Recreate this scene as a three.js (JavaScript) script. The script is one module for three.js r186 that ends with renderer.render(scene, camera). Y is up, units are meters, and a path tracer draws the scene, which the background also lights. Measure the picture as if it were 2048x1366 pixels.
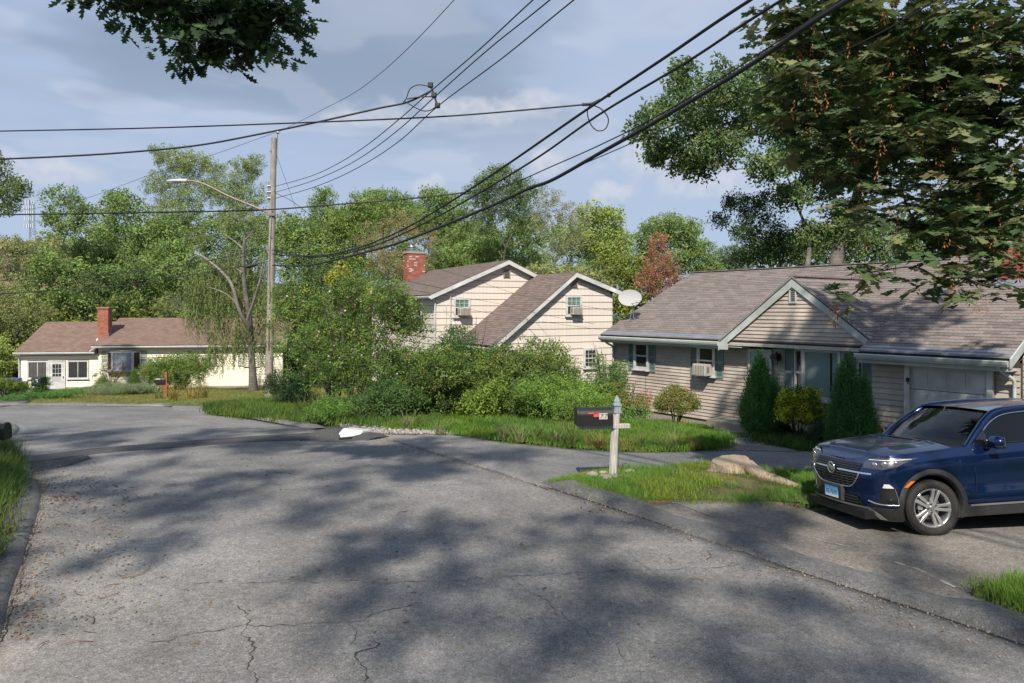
import * as THREE from 'three';
import { mergeGeometries } from 'three/addons/utils/BufferGeometryUtils.js';
import { RoundedBoxGeometry } from 'three/addons/geometries/RoundedBoxGeometry.js';

// ---------- camera, sky, sun, exposure ----------
const scene = new THREE.Scene();
const EYE = 2.85, FOCAL = 1400, HORIZON = 616;          // eye height (m), focal length and horizon row of a 2048 x 1366 frame
const camera = new THREE.PerspectiveCamera(2 * Math.atan(683 / FOCAL) * 180 / Math.PI, 2048 / 1366, 0.05, 1500);
camera.position.set(0, EYE, 0);
camera.setViewOffset(2048, 1366, 0, 683 - HORIZON, 2048, 1366);   // level lens, shifted down a little
scene.add(camera);
const renderer = new THREE.WebGLRenderer({ antialias: true });
renderer.setSize(1024, 683);
renderer.toneMapping = THREE.LinearToneMapping;
renderer.toneMappingExposure = 1.38;
renderer.shadowMap.enabled = true;
const SUN_EL = 45 * Math.PI / 180, SUN_DIR = new THREE.Vector3(-0.12 * Math.cos(SUN_EL), Math.sin(SUN_EL), 0.993 * Math.cos(SUN_EL)).normalize();
const sun = new THREE.DirectionalLight(new THREE.Color(1.0, 0.92, 0.80), 5.0);
sun.position.copy(SUN_DIR).multiplyScalar(90); sun.castShadow = true; sun.shadow.radius = 2;
sun.shadow.mapSize.set(4096, 4096);
Object.assign(sun.shadow.camera, { left: -60, right: 60, top: 60, bottom: -60, near: 1, far: 220 });
scene.add(sun, sun.target);

// ---------- noise ----------
function rng(seed) { let a = seed >>> 0; return () => { a = (a + 0x6D2B79F5) | 0; let t = Math.imul(a ^ (a >>> 15), 1 | a); t = (t + Math.imul(t ^ (t >>> 7), 61 | t)) ^ t; return ((t ^ (t >>> 14)) >>> 0) / 4294967296; }; }
const hash2 = (i, j, s = 0) => { let h = Math.imul(i, 374761393) + Math.imul(j, 668265263) + Math.imul(s, 2147483647 / 7 | 0); h = Math.imul(h ^ (h >>> 13), 1274126177); return ((h ^ (h >>> 16)) >>> 0) / 4294967296; };
function vnoise(x, y, s = 0, per = 0) {
  const i = Math.floor(x), j = Math.floor(y), fx = x - i, fy = y - j, u = fx * fx * (3 - 2 * fx), v = fy * fy * (3 - 2 * fy);
  const w = per ? (k) => ((k % per) + per) % per : (k) => k;
  const a = hash2(w(i), w(j), s), b = hash2(w(i + 1), w(j), s), c = hash2(w(i), w(j + 1), s), d = hash2(w(i + 1), w(j + 1), s);
  return a + (b - a) * u + (c - a) * v + (a - b - c + d) * u * v;
}
function fbm(x, y, oct = 4, s = 0, per = 0) { let f = 0, a = 0.5, n = 0; for (let k = 0; k < oct; k++) { f += a * vnoise(x, y, s + k, per); n += a; a *= 0.5; x *= 2; y *= 2; per *= 2; } return f / n; }
const clamp = (x, a = 0, b = 1) => Math.min(b, Math.max(a, x)), lerp = (a, b, t) => a + (b - a) * t;
const smooth = (a, b, x) => { const t = clamp((x - a) / (b - a)); return t * t * (3 - 2 * t); };

// ---------- the sky: hazy late-summer air with broken cloud ----------
{
  const W = 3072, H = 1536, data = new Float32Array(W * H * 4);
  // low cumulus heaps: azimuth (deg, 0 = ahead, + = to the right), elevation, half widths
  const puffs = [[-6.9, 9.6, 1.3, 1.0], [2.6, 11.2, 1.6, 1.3], [8.0, 9.0, 1.7, 1.1], [12.5, 11.5, 5.5, 2.4], [16, 9.5, 5, 1.8], [21, 8.5, 3.5, 1.4], [-33, 9, 4, 1.4], [33, 10, 5, 2], [-3.5, 15.4, 8, 1.3], [-12, 14.6, 4, 0.9], [2, 16.0, 3, 1.2], [48, 12, 7, 3], [-58, 12, 8, 3], [75, 10, 9, 3], [-85, 11, 9, 3], [110, 10, 9, 3], [-120, 10, 9, 3], [150, 11, 9, 3], [-155, 12, 9, 3], [180, 9, 8, 3]];
  for (let j = 0; j < H; j++) {
    const el = (((j + 0.5) / H) - 0.5) * 180;
    for (let i = 0; i < W; i++) {
      const k = (j * W + i) * 4;
      let r, g, b;
      if (el < -1.5) { r = 0.19; g = 0.21; b = 0.2; }
      else {
        const th = ((i + 0.5) / W - 0.5) * 360; let az = th + 90; if (az > 180) az -= 360;       // th = -90 is straight ahead
        const e = Math.max(el, 0), t = Math.pow(clamp(e / 70), 0.6);
        r = lerp(0.475, 0.25, t); g = lerp(0.565, 0.36, t); b = lerp(0.705, 0.60, t);
        // stretched cloud deck, on a plane overhead
        const ce = Math.max(e, 2.5) * Math.PI / 180, q = 1 / Math.tan(ce), ar = az * Math.PI / 180, px = Math.sin(ar) * q, py = Math.cos(ar) * q;
        const n = fbm(px * 0.62 + 11.3, py * 0.62 + 4.1, 5, 31), n2 = fbm(px * 2.1 + 3, py * 2.1, 4, 57);
        const lowfade = smooth(7, 19, e), left = 0.07 * Math.sin((az + 78) * Math.PI / 90);
        const c = smooth(0.44, 0.66, n * 0.8 + n2 * 0.2 + left) * lowfade;
        const bright = smooth(0.45, 0.6, n2) * 0.5 + 0.5 * smooth(0.75, 0.35, c);
        const cr = lerp(0.255, 0.56, bright * bright), cg = lerp(0.325, 0.60, bright * bright), cb = lerp(0.445, 0.70, bright * bright);
        r = lerp(r, cr, c * 0.88); g = lerp(g, cg, c * 0.88); b = lerp(b, cb, c * 0.88);
        // thin high veil
        const v = smooth(0.4, 0.8, fbm(az * 0.045 + 9, e * 0.11 + 2, 5, 77)) * 0.3; r = lerp(r, 0.5, v); g = lerp(g, 0.56, v); b = lerp(b, 0.67, v);
        if (e < 24) for (const [a0, e0, wa, we] of puffs) {
          let da = az - a0; if (da > 180) da -= 360; if (da < -180) da += 360;
          if (Math.abs(da) > wa * 2 || Math.abs(e - e0) > we * 2.2) continue;
          const wob = fbm(az * 0.55 + a0, e * 0.75 + 5, 5, 13) - 0.5, wob2 = fbm(az * 1.9 + a0, e * 2.4, 4, 19) - 0.5;
          const flat = e < e0 ? 1.8 : 1;
          const d = Math.hypot(da / wa, (e - e0) / we * flat) - 1 + wob * 1.9 + wob2 * 0.7, m = smooth(0.25, -0.6, d) * 0.62;
          const lit = clamp(0.45 + (e - e0) / we * 0.35 + wob2 * 1.2);
          r = lerp(r, lerp(0.45, 0.70, lit), m); g = lerp(g, lerp(0.51, 0.71, lit), m); b = lerp(b, lerp(0.62, 0.77, lit), m);
        }
      }
      data[k] = r * 0.80; data[k + 1] = g * 0.80; data[k + 2] = b * 0.80; data[k + 3] = 1;
    }
  }
  const t = new THREE.DataTexture(data, W, H, THREE.RGBAFormat, THREE.FloatType);
  t.mapping = THREE.EquirectangularReflectionMapping; t.magFilter = THREE.LinearFilter; t.minFilter = THREE.LinearFilter; t.colorSpace = THREE.LinearSRGBColorSpace; t.needsUpdate = true;
  scene.background = t; scene.environment = t; 
}

// ---------- helpers ----------
const P = (X, y, D) => new THREE.Vector3(X, y, -D);              // X to the right, D metres ahead of the camera
function ground(D) { const t = Math.max(0, Math.min(D, 50) - 8); let h = -0.078 * (t - 6 * (1 - Math.exp(-t / 6))); if (D > 50) h -= 0.35 * (1 - Math.exp(-(D - 50) / 6)); return h; }
function at(px, py) {                                            // where the sight line through a place in the frame meets the ground: [X, D]
  let lo = 2, hi = 120; for (let k = 0; k < 50; k++) { const m = (lo + hi) / 2; if (HORIZON + FOCAL * (EYE - ground(m)) / m > py) lo = m; else hi = m; }
  return [(px - 1024) / FOCAL * lo, lo];
}
const used = {};
function numbered(name) { if (used[name] === undefined) { used[name] = 0; return name; } used[name]++; return name + '_' + String(used[name]).padStart(3, '0'); }
function tag(o, label, category, group, kind) { if (label) o.userData.label = label; if (category) o.userData.category = category; if (group) o.userData.group = group; if (kind) o.userData.kind = kind; return o; }
function thing(name, label, category, pos = [0, 0, 0], turn = 0, group) { const o = new THREE.Group(); o.name = numbered(name); o.position.set(...pos); o.rotation.y = turn; tag(o, label, category, group); scene.add(o); return o; }
function shade(o) { o.castShadow = true; o.receiveShadow = true; return o; }
function mesh(name, geo, mat, parent) { const m = shade(new THREE.Mesh(geo, mat)); m.name = parent ? name : numbered(name); (parent || scene).add(m); return m; }
function planarUV(g) {                                           // uv in metres, by the way each face points
  g = g.index ? g.toNonIndexed() : g; const p = g.attributes.position, n = p.count, uv = new Float32Array(n * 2);
  const a = new THREE.Vector3(), b = new THREE.Vector3(), c = new THREE.Vector3();
  for (let i = 0; i < n; i += 3) {
    a.fromBufferAttribute(p, i); b.fromBufferAttribute(p, i + 1); c.fromBufferAttribute(p, i + 2);
    const N = b.clone().sub(a).cross(c.clone().sub(a)), X = Math.abs(N.x), Y = Math.abs(N.y), Z = Math.abs(N.z);
    [a, b, c].forEach((v, k) => { const q = (i + k) * 2; if (Y >= X && Y >= Z) { uv[q] = v.x; uv[q + 1] = v.z; } else if (X >= Z) { uv[q] = v.z; uv[q + 1] = v.y; } else { uv[q] = v.x; uv[q + 1] = v.y; } });
  }
  g.setAttribute('uv', new THREE.BufferAttribute(uv, 2)); return g;
}
function clean(g) { g = g.index ? g.toNonIndexed() : g; for (const k of Object.keys(g.attributes)) if (!['position', 'normal', 'uv'].includes(k)) g.deleteAttribute(k); if (!g.attributes.normal) g.computeVertexNormals(); return g; }
class MB {                                                       // collects shapes, builds ONE named mesh
  constructor() { this.l = []; }
  add(g, m) { if (m) g.applyMatrix4(m); this.l.push(planarUV(clean(g))); return this; }
  box(x, y, z, w, h, d, ry = 0, rx = 0, rz = 0) { return this.add(new THREE.BoxGeometry(w, h, d), new THREE.Matrix4().compose(new THREE.Vector3(x, y, z), new THREE.Quaternion().setFromEuler(new THREE.Euler(rx, ry, rz, 'YXZ')), new THREE.Vector3(1, 1, 1))); }
  rbox(x, y, z, w, h, d, r = 0.01, ry = 0, rx = 0, rz = 0) { return this.add(new RoundedBoxGeometry(w, h, d, 2, Math.min(r, w / 2.01, h / 2.01, d / 2.01)), new THREE.Matrix4().compose(new THREE.Vector3(x, y, z), new THREE.Quaternion().setFromEuler(new THREE.Euler(rx, ry, rz, 'YXZ')), new THREE.Vector3(1, 1, 1))); }
  tube(pts, r0, r1 = r0, sides = 6, n = 0) { return this.add(limb(pts, r0, r1, sides, n)); }
  geo() { return this.l.length === 1 ? this.l[0] : mergeGeometries(this.l); }
  build(name, mat, parent) { return mesh(name, this.geo(), mat, parent); }
}
function limb(pts, r0, r1, sides = 6, n = 0) {                   // tapered tube through points
  pts = pts.map(p => p.isVector3 ? p : new THREE.Vector3(...p));
  const c = pts.length > 2 ? new THREE.CatmullRomCurve3(pts, false, 'centripetal') : new THREE.LineCurve3(pts[0], pts[1]); n = n || Math.max(1, (pts.length - 1) * 3);
  if (pts.length === 2 && !n) n = 1;
  const pos = [], nor = [], idx = []; let up = new THREE.Vector3(0.31, 0.2, 0.93).normalize();
  for (let i = 0; i <= n; i++) {
    const t = i / n, p = c.getPoint(t), tg = c.getTangent(t).normalize(), r = typeof r0 === 'function' ? r0(t) : lerp(r0, r1, t);
    const s = new THREE.Vector3().crossVectors(tg, up); if (s.lengthSq() < 1e-4) s.crossVectors(tg, new THREE.Vector3(1, 0, 0)); s.normalize(); up = new THREE.Vector3().crossVectors(s, tg).normalize();
    for (let k = 0; k <= sides; k++) { const a = k / sides * Math.PI * 2, d = s.clone().multiplyScalar(Math.cos(a)).addScaledVector(up, Math.sin(a)); pos.push(p.x + d.x * r, p.y + d.y * r, p.z + d.z * r); nor.push(d.x, d.y, d.z); }
  }
  for (let i = 0; i < n; i++) for (let k = 0; k < sides; k++) { const a = i * (sides + 1) + k, b = a + sides + 1; idx.push(a, b, a + 1, b, b + 1, a + 1); }
  for (const [row, sgn] of [[0, -1], [n, 1]]) { const base = pos.length / 3, o = row * (sides + 1); let cx = 0, cy = 0, cz = 0; for (let k = 0; k < sides; k++) { cx += pos[(o + k) * 3]; cy += pos[(o + k) * 3 + 1]; cz += pos[(o + k) * 3 + 2]; } pos.push(cx / sides, cy / sides, cz / sides); const tg = c.getTangent(row / n).multiplyScalar(sgn); nor.push(tg.x, tg.y, tg.z); for (let k = 0; k < sides; k++) sgn > 0 ? idx.push(base, o + k + 1, o + k) : idx.push(base, o + k, o + k + 1); }
  const g = new THREE.BufferGeometry(); g.setAttribute('position', new THREE.Float32BufferAttribute(pos, 3)); g.setAttribute('normal', new THREE.Float32BufferAttribute(nor, 3)); g.setIndex(idx); return g;
}
function grid(nu, nv, f, colour) {                               // surface f(u, v) -> [x, y, z]
  const pos = [], col = [], idx = []; for (let j = 0; j <= nv; j++) for (let i = 0; i <= nu; i++) { const p = f(i / nu, j / nv); pos.push(...(p.isVector3 ? p.toArray() : p)); if (colour) col.push(...colour(p, i / nu, j / nv)); }
  for (let j = 0; j < nv; j++) for (let i = 0; i < nu; i++) { const a = j * (nu + 1) + i, b = a + nu + 1; idx.push(a, a + 1, b, b, a + 1, b + 1); }
  const g = new THREE.BufferGeometry(); g.setAttribute('position', new THREE.Float32BufferAttribute(pos, 3)); if (colour) g.setAttribute('color', new THREE.Float32BufferAttribute(col, 3)); g.setIndex(idx); g.computeVertexNormals(); return g;
}
function poly2(pts) { const c = new THREE.CatmullRomCurve3(pts.map(([x, d]) => new THREE.Vector3(x, 0, d)), false, 'centripetal'); return t => { const p = c.getPointAt(clamp(t)); return [p.x, p.z]; }; }
// a strip of ground between two plan lines ([X, D] points); lift(u, v, X, D) metres above the terrain; uv in metres
function strip(name, mat, A, B, nu, nv, lift, colour) {
  const a = poly2(A), b = poly2(B), uv = [];
  const g = grid(nu + 2, nv + 2, (uu, vv) => { const i = Math.round(uu * (nu + 2)), j = Math.round(vv * (nv + 2)), rim = i === 0 || j === 0 || i === nu + 2 || j === nv + 2, u = clamp((i - 1) / nu), v = clamp((j - 1) / nv); const [ax, ad] = a(u), [bx, bd] = b(u), X = lerp(ax, bx, v), D = lerp(ad, bd, v); uv.push(X, D); return [X, ground(D) + lift(u, v, X, D) - (rim ? 0.2 : 0), -D]; }, colour && ((p) => colour(p[0], -p[2])));
  if (g.attributes.normal.getY(Math.floor(g.attributes.normal.count / 2)) < 0) { const ix = g.index.array; for (let i = 0; i < ix.length; i += 3) { const t = ix[i]; ix[i] = ix[i + 1]; ix[i + 1] = t; } g.computeVertexNormals(); }
  g.setAttribute('uv', new THREE.Float32BufferAttribute(uv, 2));
  return mesh(name, g, mat);
}

// ---------- textures (metres per tile in the comments) and materials ----------
function dtex(S, metres, f, srgb = true, aspect = 1) {
  const W = S, H = Math.round(S * aspect), d = new Uint8Array(W * H * 4);
  for (let j = 0; j < H; j++) for (let i = 0; i < W; i++) { const c = f(i / W, j / H, i, j), k = (j * W + i) * 4; if (typeof c === 'number') d[k] = d[k + 1] = d[k + 2] = clamp(c) * 255; else { d[k] = clamp(c[0]) * 255; d[k + 1] = clamp(c[1]) * 255; d[k + 2] = clamp(c[2]) * 255; } d[k + 3] = 255; }
  const t = new THREE.DataTexture(d, W, H, THREE.RGBAFormat); t.wrapS = t.wrapT = THREE.RepeatWrapping; t.magFilter = THREE.LinearFilter; t.minFilter = THREE.LinearMipmapLinearFilter; t.generateMipmaps = true; if (srgb) t.colorSpace = THREE.SRGBColorSpace; t.repeat.set(1 / metres, 1 / metres / aspect); t.needsUpdate = true; return t;
}
const R0 = rng(5);
const stones = Array.from({ length: 1024 * 1024 }, () => R0());
const T = {
  asphalt: dtex(1024, 3.3, (u, v, i, j) => { const s = stones[j * 1024 + i], s2 = stones[((j >> 1) * 512 + (i >> 1) + 7777) % 1048576], s3 = stones[(((j + 1) >> 2) * 256 + ((i + 2) >> 2) + 30011) % 1048576], m = fbm(u * 9, v * 9, 4, 3, 9), m2 = fbm(u * 80, v * 80, 2, 8, 80); let c = 0.66 + (m - 0.5) * 0.14 + (m2 - 0.5) * 0.16 + (s - 0.5) * 0.10 + (s2 - 0.5) * 0.13; if (s3 > 0.88) c += 0.10; if (s3 < 0.10) c -= 0.12; if (s2 > 0.96) c += 0.13; const w = (s2 - 0.5) * 0.05; return [c + w, c, c - w]; }),
  asphaltBump: dtex(1024, 3.3, (u, v, i, j) => { const s2 = stones[((j >> 1) * 512 + (i >> 1) + 7777) % 1048576], s3 = stones[(((j + 1) >> 2) * 256 + ((i + 2) >> 2) + 30011) % 1048576]; return 0.5 + (s2 - 0.5) * 0.4 + (s3 - 0.5) * 0.5; }, false),
  mottle: dtex(512, 2.1, (u, v, i, j) => 0.86 + (fbm(u * 6, v * 6, 5, 21, 6) - 0.5) * 0.3 + (stones[j * 512 + i] - 0.5) * 0.06),
  fine: dtex(512, 0.7, (u, v, i, j) => 0.88 + (fbm(u * 24, v * 24, 3, 33, 24) - 0.5) * 0.26 + (stones[j * 512 + i] - 0.5) * 0.14),
  grain: dtex(512, 0.8, (u, v, i, j) => 0.84 + (fbm(u * 90, v * 5, 3, 41, 5) - 0.5) * 0.42 + (fbm(u * 8, v * 3, 3, 44, 3) - 0.5) * 0.14),
  bark: dtex(512, 1.1, (u, v) => { const f = fbm(u * 34, v * 7, 4, 51, 1), b = smooth(0.35, 0.62, f); return 0.5 + b * 0.42 + (fbm(u * 4, v * 4, 3, 53, 4) - 0.5) * 0.3; }),
  granule: dtex(512, 0.9, (u, v, i, j) => { const s = stones[j * 512 + i]; return 0.80 + (s - 0.5) * 0.3 + (fbm(u * 14, v * 14, 3, 61, 14) - 0.5) * 0.34; }),
  soil: dtex(512, 2.6, (u, v, i, j) => { const m = fbm(u * 10, v * 10, 5, 71, 10), s = stones[j * 512 + i]; return [0.62 + (m - 0.5) * 0.5 + (s - 0.5) * 0.2, 0.62 + (m - 0.5) * 0.46 + (s - 0.5) * 0.2, 0.6 + (m - 0.5) * 0.4 + (s - 0.5) * 0.2]; }),
  shake: dtex(512, 1.22, (u, v, i, j) => { const k = Math.floor(u * 6), e = Math.abs(u * 6 - k - 0.5) * 2, st = fbm(u * 70, v * 2, 2, 83, 2); return 0.9 + (hash2(k, 3, 9) - 0.5) * 0.05 + (st - 0.5) * 0.14 - (e > 0.965 ? 0.13 : 0); }),
};
const std = (r, g, b, o = {}) => { const m = new THREE.MeshStandardMaterial({ roughness: 0.85, ...o }); m.color.setRGB(r, g, b); return m; };
const phys = (r, g, b, o = {}) => { const m = new THREE.MeshPhysicalMaterial({ roughness: 0.4, ...o }); m.color.setRGB(r, g, b); return m; };
const M = {
  road: std(0.44, 0.43, 0.42, { map: T.asphalt, bumpMap: T.asphaltBump, bumpScale: 0.004, vertexColors: true, roughness: 0.9, side: THREE.DoubleSide }),
  berm: std(0.36, 0.355, 0.35, { map: T.asphalt, bumpMap: T.asphaltBump, bumpScale: 0.007, vertexColors: true, roughness: 0.9, side: THREE.DoubleSide }),
  freshTar: std(0.125, 0.125, 0.13, { map: T.asphalt, bumpMap: T.asphaltBump, bumpScale: 0.004, side: THREE.DoubleSide }),
  crackFill: std(0.045, 0.043, 0.04, { map: T.fine, side: THREE.DoubleSide }),
  earth: std(0.125, 0.16, 0.045, { map: T.soil, vertexColors: true, side: THREE.DoubleSide }),
  dirt: std(0.30, 0.21, 0.15, { map: T.soil, side: THREE.DoubleSide }),
  paintLine: std(0.66, 0.65, 0.63, { map: T.soil, side: THREE.DoubleSide }),
  concrete: std(0.40, 0.36, 0.31, { map: T.mottle, bumpMap: T.fine, bumpScale: 0.003 }),
  concreteGrey: std(0.36, 0.35, 0.33, { map: T.fine, bumpMap: T.fine, bumpScale: 0.004 }),
  lapShadeCore: std(0.05, 0.045, 0.04, { roughness: 0.95 }),  // wall core painted near-black so board gaps show as lap shade
  whiteTrim: std(0.72, 0.73, 0.72, { map: T.mottle, roughness: 0.5 }),
  fascia: std(0.58, 0.63, 0.61, { map: T.mottle, roughness: 0.5 }),
  siding: [0.53, 0.555, 0.58].map(k => std(k, k * 0.86, k * 0.745, { map: T.mottle, roughness: 0.55 })),
  shake: [0.70, 0.73].map(k => std(k, k * 0.90, k * 0.80, { map: T.shake, bumpMap: T.shake, bumpScale: 0.006, roughness: 0.75 })),
  lapCream: std(0.78, 0.71, 0.57, { roughness: 0.6 }),
  shutter: std(0.24, 0.345, 0.325, { map: T.mottle, roughness: 0.5 }),
  shutterSage: std(0.30, 0.36, 0.27, { map: T.mottle, roughness: 0.6 }),
  tabsGrey: [0.255, 0.28, 0.31, 0.22, 0.335].map(k => std(k, k * 0.85, k * 0.785, { map: T.granule, bumpMap: T.granule, bumpScale: 0.003, roughness: 0.95 })),
  tab: std(1, 1, 1, { map: T.granule, bumpMap: T.granule, bumpScale: 0.003, roughness: 0.95 }),
  deck: std(0.08, 0.07, 0.065, { map: T.granule, roughness: 0.95 }),
  flashing: std(0.32, 0.36, 0.42, { map: T.mottle, roughness: 0.4, metalness: 0.3 }),
  galv: std(0.50, 0.51, 0.52, { map: T.mottle, roughness: 0.35, metalness: 0.8 }),
  brick: std(1, 1, 1, { map: T.fine, bumpMap: T.fine, bumpScale: 0.004 }),
  mortar: std(0.40, 0.35, 0.31, { map: T.fine }),
  glass: phys(1, 1, 1, { transmission: 1, roughness: 0.02, thickness: 0, ior: 1.5 }),
  darkRoom: std(0.018, 0.02, 0.02, { roughness: 0.9 }),
  darkPane: phys(0.012, 0.015, 0.015, { roughness: 0.04, ior: 1.6 }),
  curtain_or_reflection: std(0.20, 0.27, 0.27, { roughness: 0.95 }),  // bay window cloth; its teal paints in the reflection on the glass
  curtainBlue: std(0.34, 0.38, 0.47, { map: T.grain, roughness: 0.95 }),
  blind: std(0.10, 0.19, 0.15, { roughness: 0.8 }),
  blackIron: std(0.012, 0.012, 0.013, { roughness: 0.5 }),
  blackPlastic: std(0.016, 0.016, 0.017, { map: T.fine, roughness: 0.45 }),
  poleWood: std(0.40, 0.35, 0.31, { map: T.grain, bumpMap: T.grain, bumpScale: 0.008 }),
  oldWood: std(0.56, 0.54, 0.50, { map: T.grain, bumpMap: T.grain, bumpScale: 0.004 }),
  stumpWood: std(0.42, 0.33, 0.24, { map: T.grain, bumpMap: T.bark, bumpScale: 0.02 }),
  redWood: std(0.36, 0.115, 0.06, { map: T.grain }),
  bark: std(0.17, 0.14, 0.115, { map: T.bark, bumpMap: T.bark, bumpScale: 0.02 }),
  barkPale: std(0.44, 0.40, 0.345, { map: T.bark, bumpMap: T.bark, bumpScale: 0.012 }),
  barkDark: std(0.085, 0.07, 0.06, { map: T.bark, bumpMap: T.bark, bumpScale: 0.02 }),
  wire: std(0.012, 0.012, 0.014, { roughness: 0.6 }),
  rust: std(0.30, 0.155, 0.08, { map: T.mottle, roughness: 0.7, metalness: 0.2 }),
  armPaint: std(0.34, 0.27, 0.22, { map: T.mottle, roughness: 0.6, metalness: 0.2 }),
  stone: std(0.34, 0.32, 0.29, { map: T.fine, bumpMap: T.fine, bumpScale: 0.01 }),
};
const leafMat = (t = 0.35, rough = 0.62) => phys(1, 1, 1, { roughness: rough, transmission: t, thickness: 0, side: THREE.DoubleSide, specularIntensity: 0.3 });
M.leaf = leafMat(0.35, 0.85); M.leafNear = leafMat(0.5, 0.7); M.dryLeaf = leafMat(0.3, 0.95); M.grass = leafMat(0.35, 0.8); M.needle = leafMat(0.15, 0.9);

// ---------- the setting: ground, road, drives, kerbs ----------
{
  const xs = [], ds = []; for (let x = -130; x <= 130; x += Math.abs(x) < 30 ? 1.2 : 6) xs.push(x); for (let d = -30; d <= 60; d += 1.2) ds.push(d); for (let d = 66; d <= 600; d += d < 150 ? 8 : 60) ds.push(d);
  const uv = [];
  const g = grid(xs.length - 1, ds.length - 1, (u, v) => { const X = xs[Math.round(u * (xs.length - 1))] * (ds[Math.round(v * (ds.length - 1))] > 60 ? 4 : 1), D = ds[Math.round(v * (ds.length - 1))]; uv.push(X, D); return [X, ground(D) - 0.03, -D]; },
    p => { const n = fbm(p[0] * 0.35 + 40, -p[2] * 0.35 + 40, 4, 91), k = 0.75 + n * 0.5, dry = smooth(0.52, 0.68, fbm(p[0] * 0.16 + 9, -p[2] * 0.16 + 70, 3, 95)); return [k * lerp(0.8, 1.35, dry), k * lerp(1, 1.05, dry), k]; });
  g.setAttribute('uv', new THREE.Float32BufferAttribute(uv, 2));
  tag(mesh('ground', g, M.earth), 'rough grassy ground of the gardens sloping gently down', null, null, 'structure');
}
const roadTone = (X, D) => { const n = fbm(X * 0.5 + 50, D * 0.5 + 50, 4, 101), w = fbm(X * 0.22 + 9, D * 0.22 + 30, 3, 105); const st = smooth(0.62, 0.74, fbm(X * 1.7 + 8, D * 1.7 + 3, 3, 109)); const k = 0.88 + (n - 0.5) * 0.5 + (w - 0.5) * 0.45 - st * 0.16; return [k * (1 + (w - 0.5) * 0.10), k, k * (1 - (w - 0.5) * 0.10)]; };
const LEFT = [[2.6, -6], [0.2, -2], [-2.1, 2], [-4.36, 5.96], [-5.0, 6.98], [-5.62, 8.08], [-6.4, 9.4], [-7.3, 10.84], [-9.4, 13.5], [-11.7, 16.2], [-14.5, 20.4], [-20, 23.6], [-34, 26]];
const RIGHT = [[11.4, -6], [9, -2], [6.6, 2.2], [4.33, 5.92], [2.98, 7.76], [1.38, 10.17], [0.62, 11.35], [-1.26, 14.2], [-3.31, 17.55], [-5.2, 19.0], [-9.4, 23.6], [-11.2, 26.6], [-13.7, 28.0], [-16.7, 28.4], [-20.3, 28.7], [-34, 30.4]];
tag(strip('road', M.road, LEFT, RIGHT, 130, 34, (u, v, X, D) => (fbm(X * 0.7 + 20, D * 0.7 + 20, 2, 111) - 0.5) * 0.012, roadTone), 'cracked grey asphalt street bending away to the left', null, null, 'structure');
const road = scene.getObjectByName('road');
// ribbons on the road: cracks, fresh trench, dust lines
function ribbon(pts, w, wob, lift, seed, n = 0) {
  const c = poly2(pts), L = pts.slice(1).reduce((s, p, i) => s + Math.hypot(p[0] - pts[i][0], p[1] - pts[i][1]), 0), N = n || Math.max(6, Math.round(L / 0.05)), r = rng(seed), uv = [], pos = [], idx = [];
  let off = 0;
  for (let i = 0; i <= N; i++) {
    const t = i / N, [x, d] = c(t), [x2, d2] = c(Math.min(1, t + 0.004)), [x1, d1] = c(Math.max(0, t - 0.004)), l = Math.hypot(x2 - x1, d2 - d1) || 1, nx = (d2 - d1) / l, nd = -(x2 - x1) / l;
    off = off * 0.72 + (r() - 0.5) * wob * 1.3; const hw = (typeof w === 'function' ? w(t, r) : w * (0.15 + r() * r() * 1.1)) / 2;
    for (const s of [-1, 1]) { const X = x + nx * (off + s * hw), D = d + nd * (off + s * hw); pos.push(X, ground(D) + lift + (fbm(X * 0.7 + 20, D * 0.7 + 20, 2, 111) - 0.5) * 0.012, -D); uv.push(X, D); }
    if (i) { const a = i * 2 - 2; idx.push(a, a + 2, a + 1, a + 1, a + 2, a + 3); }
  }
  const g = new THREE.BufferGeometry(); g.setAttribute('position', new THREE.Float32BufferAttribute(pos, 3)); g.setAttribute('uv', new THREE.Float32BufferAttribute(uv, 2)); g.setIndex(idx); g.computeVertexNormals(); return g;
}
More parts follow.
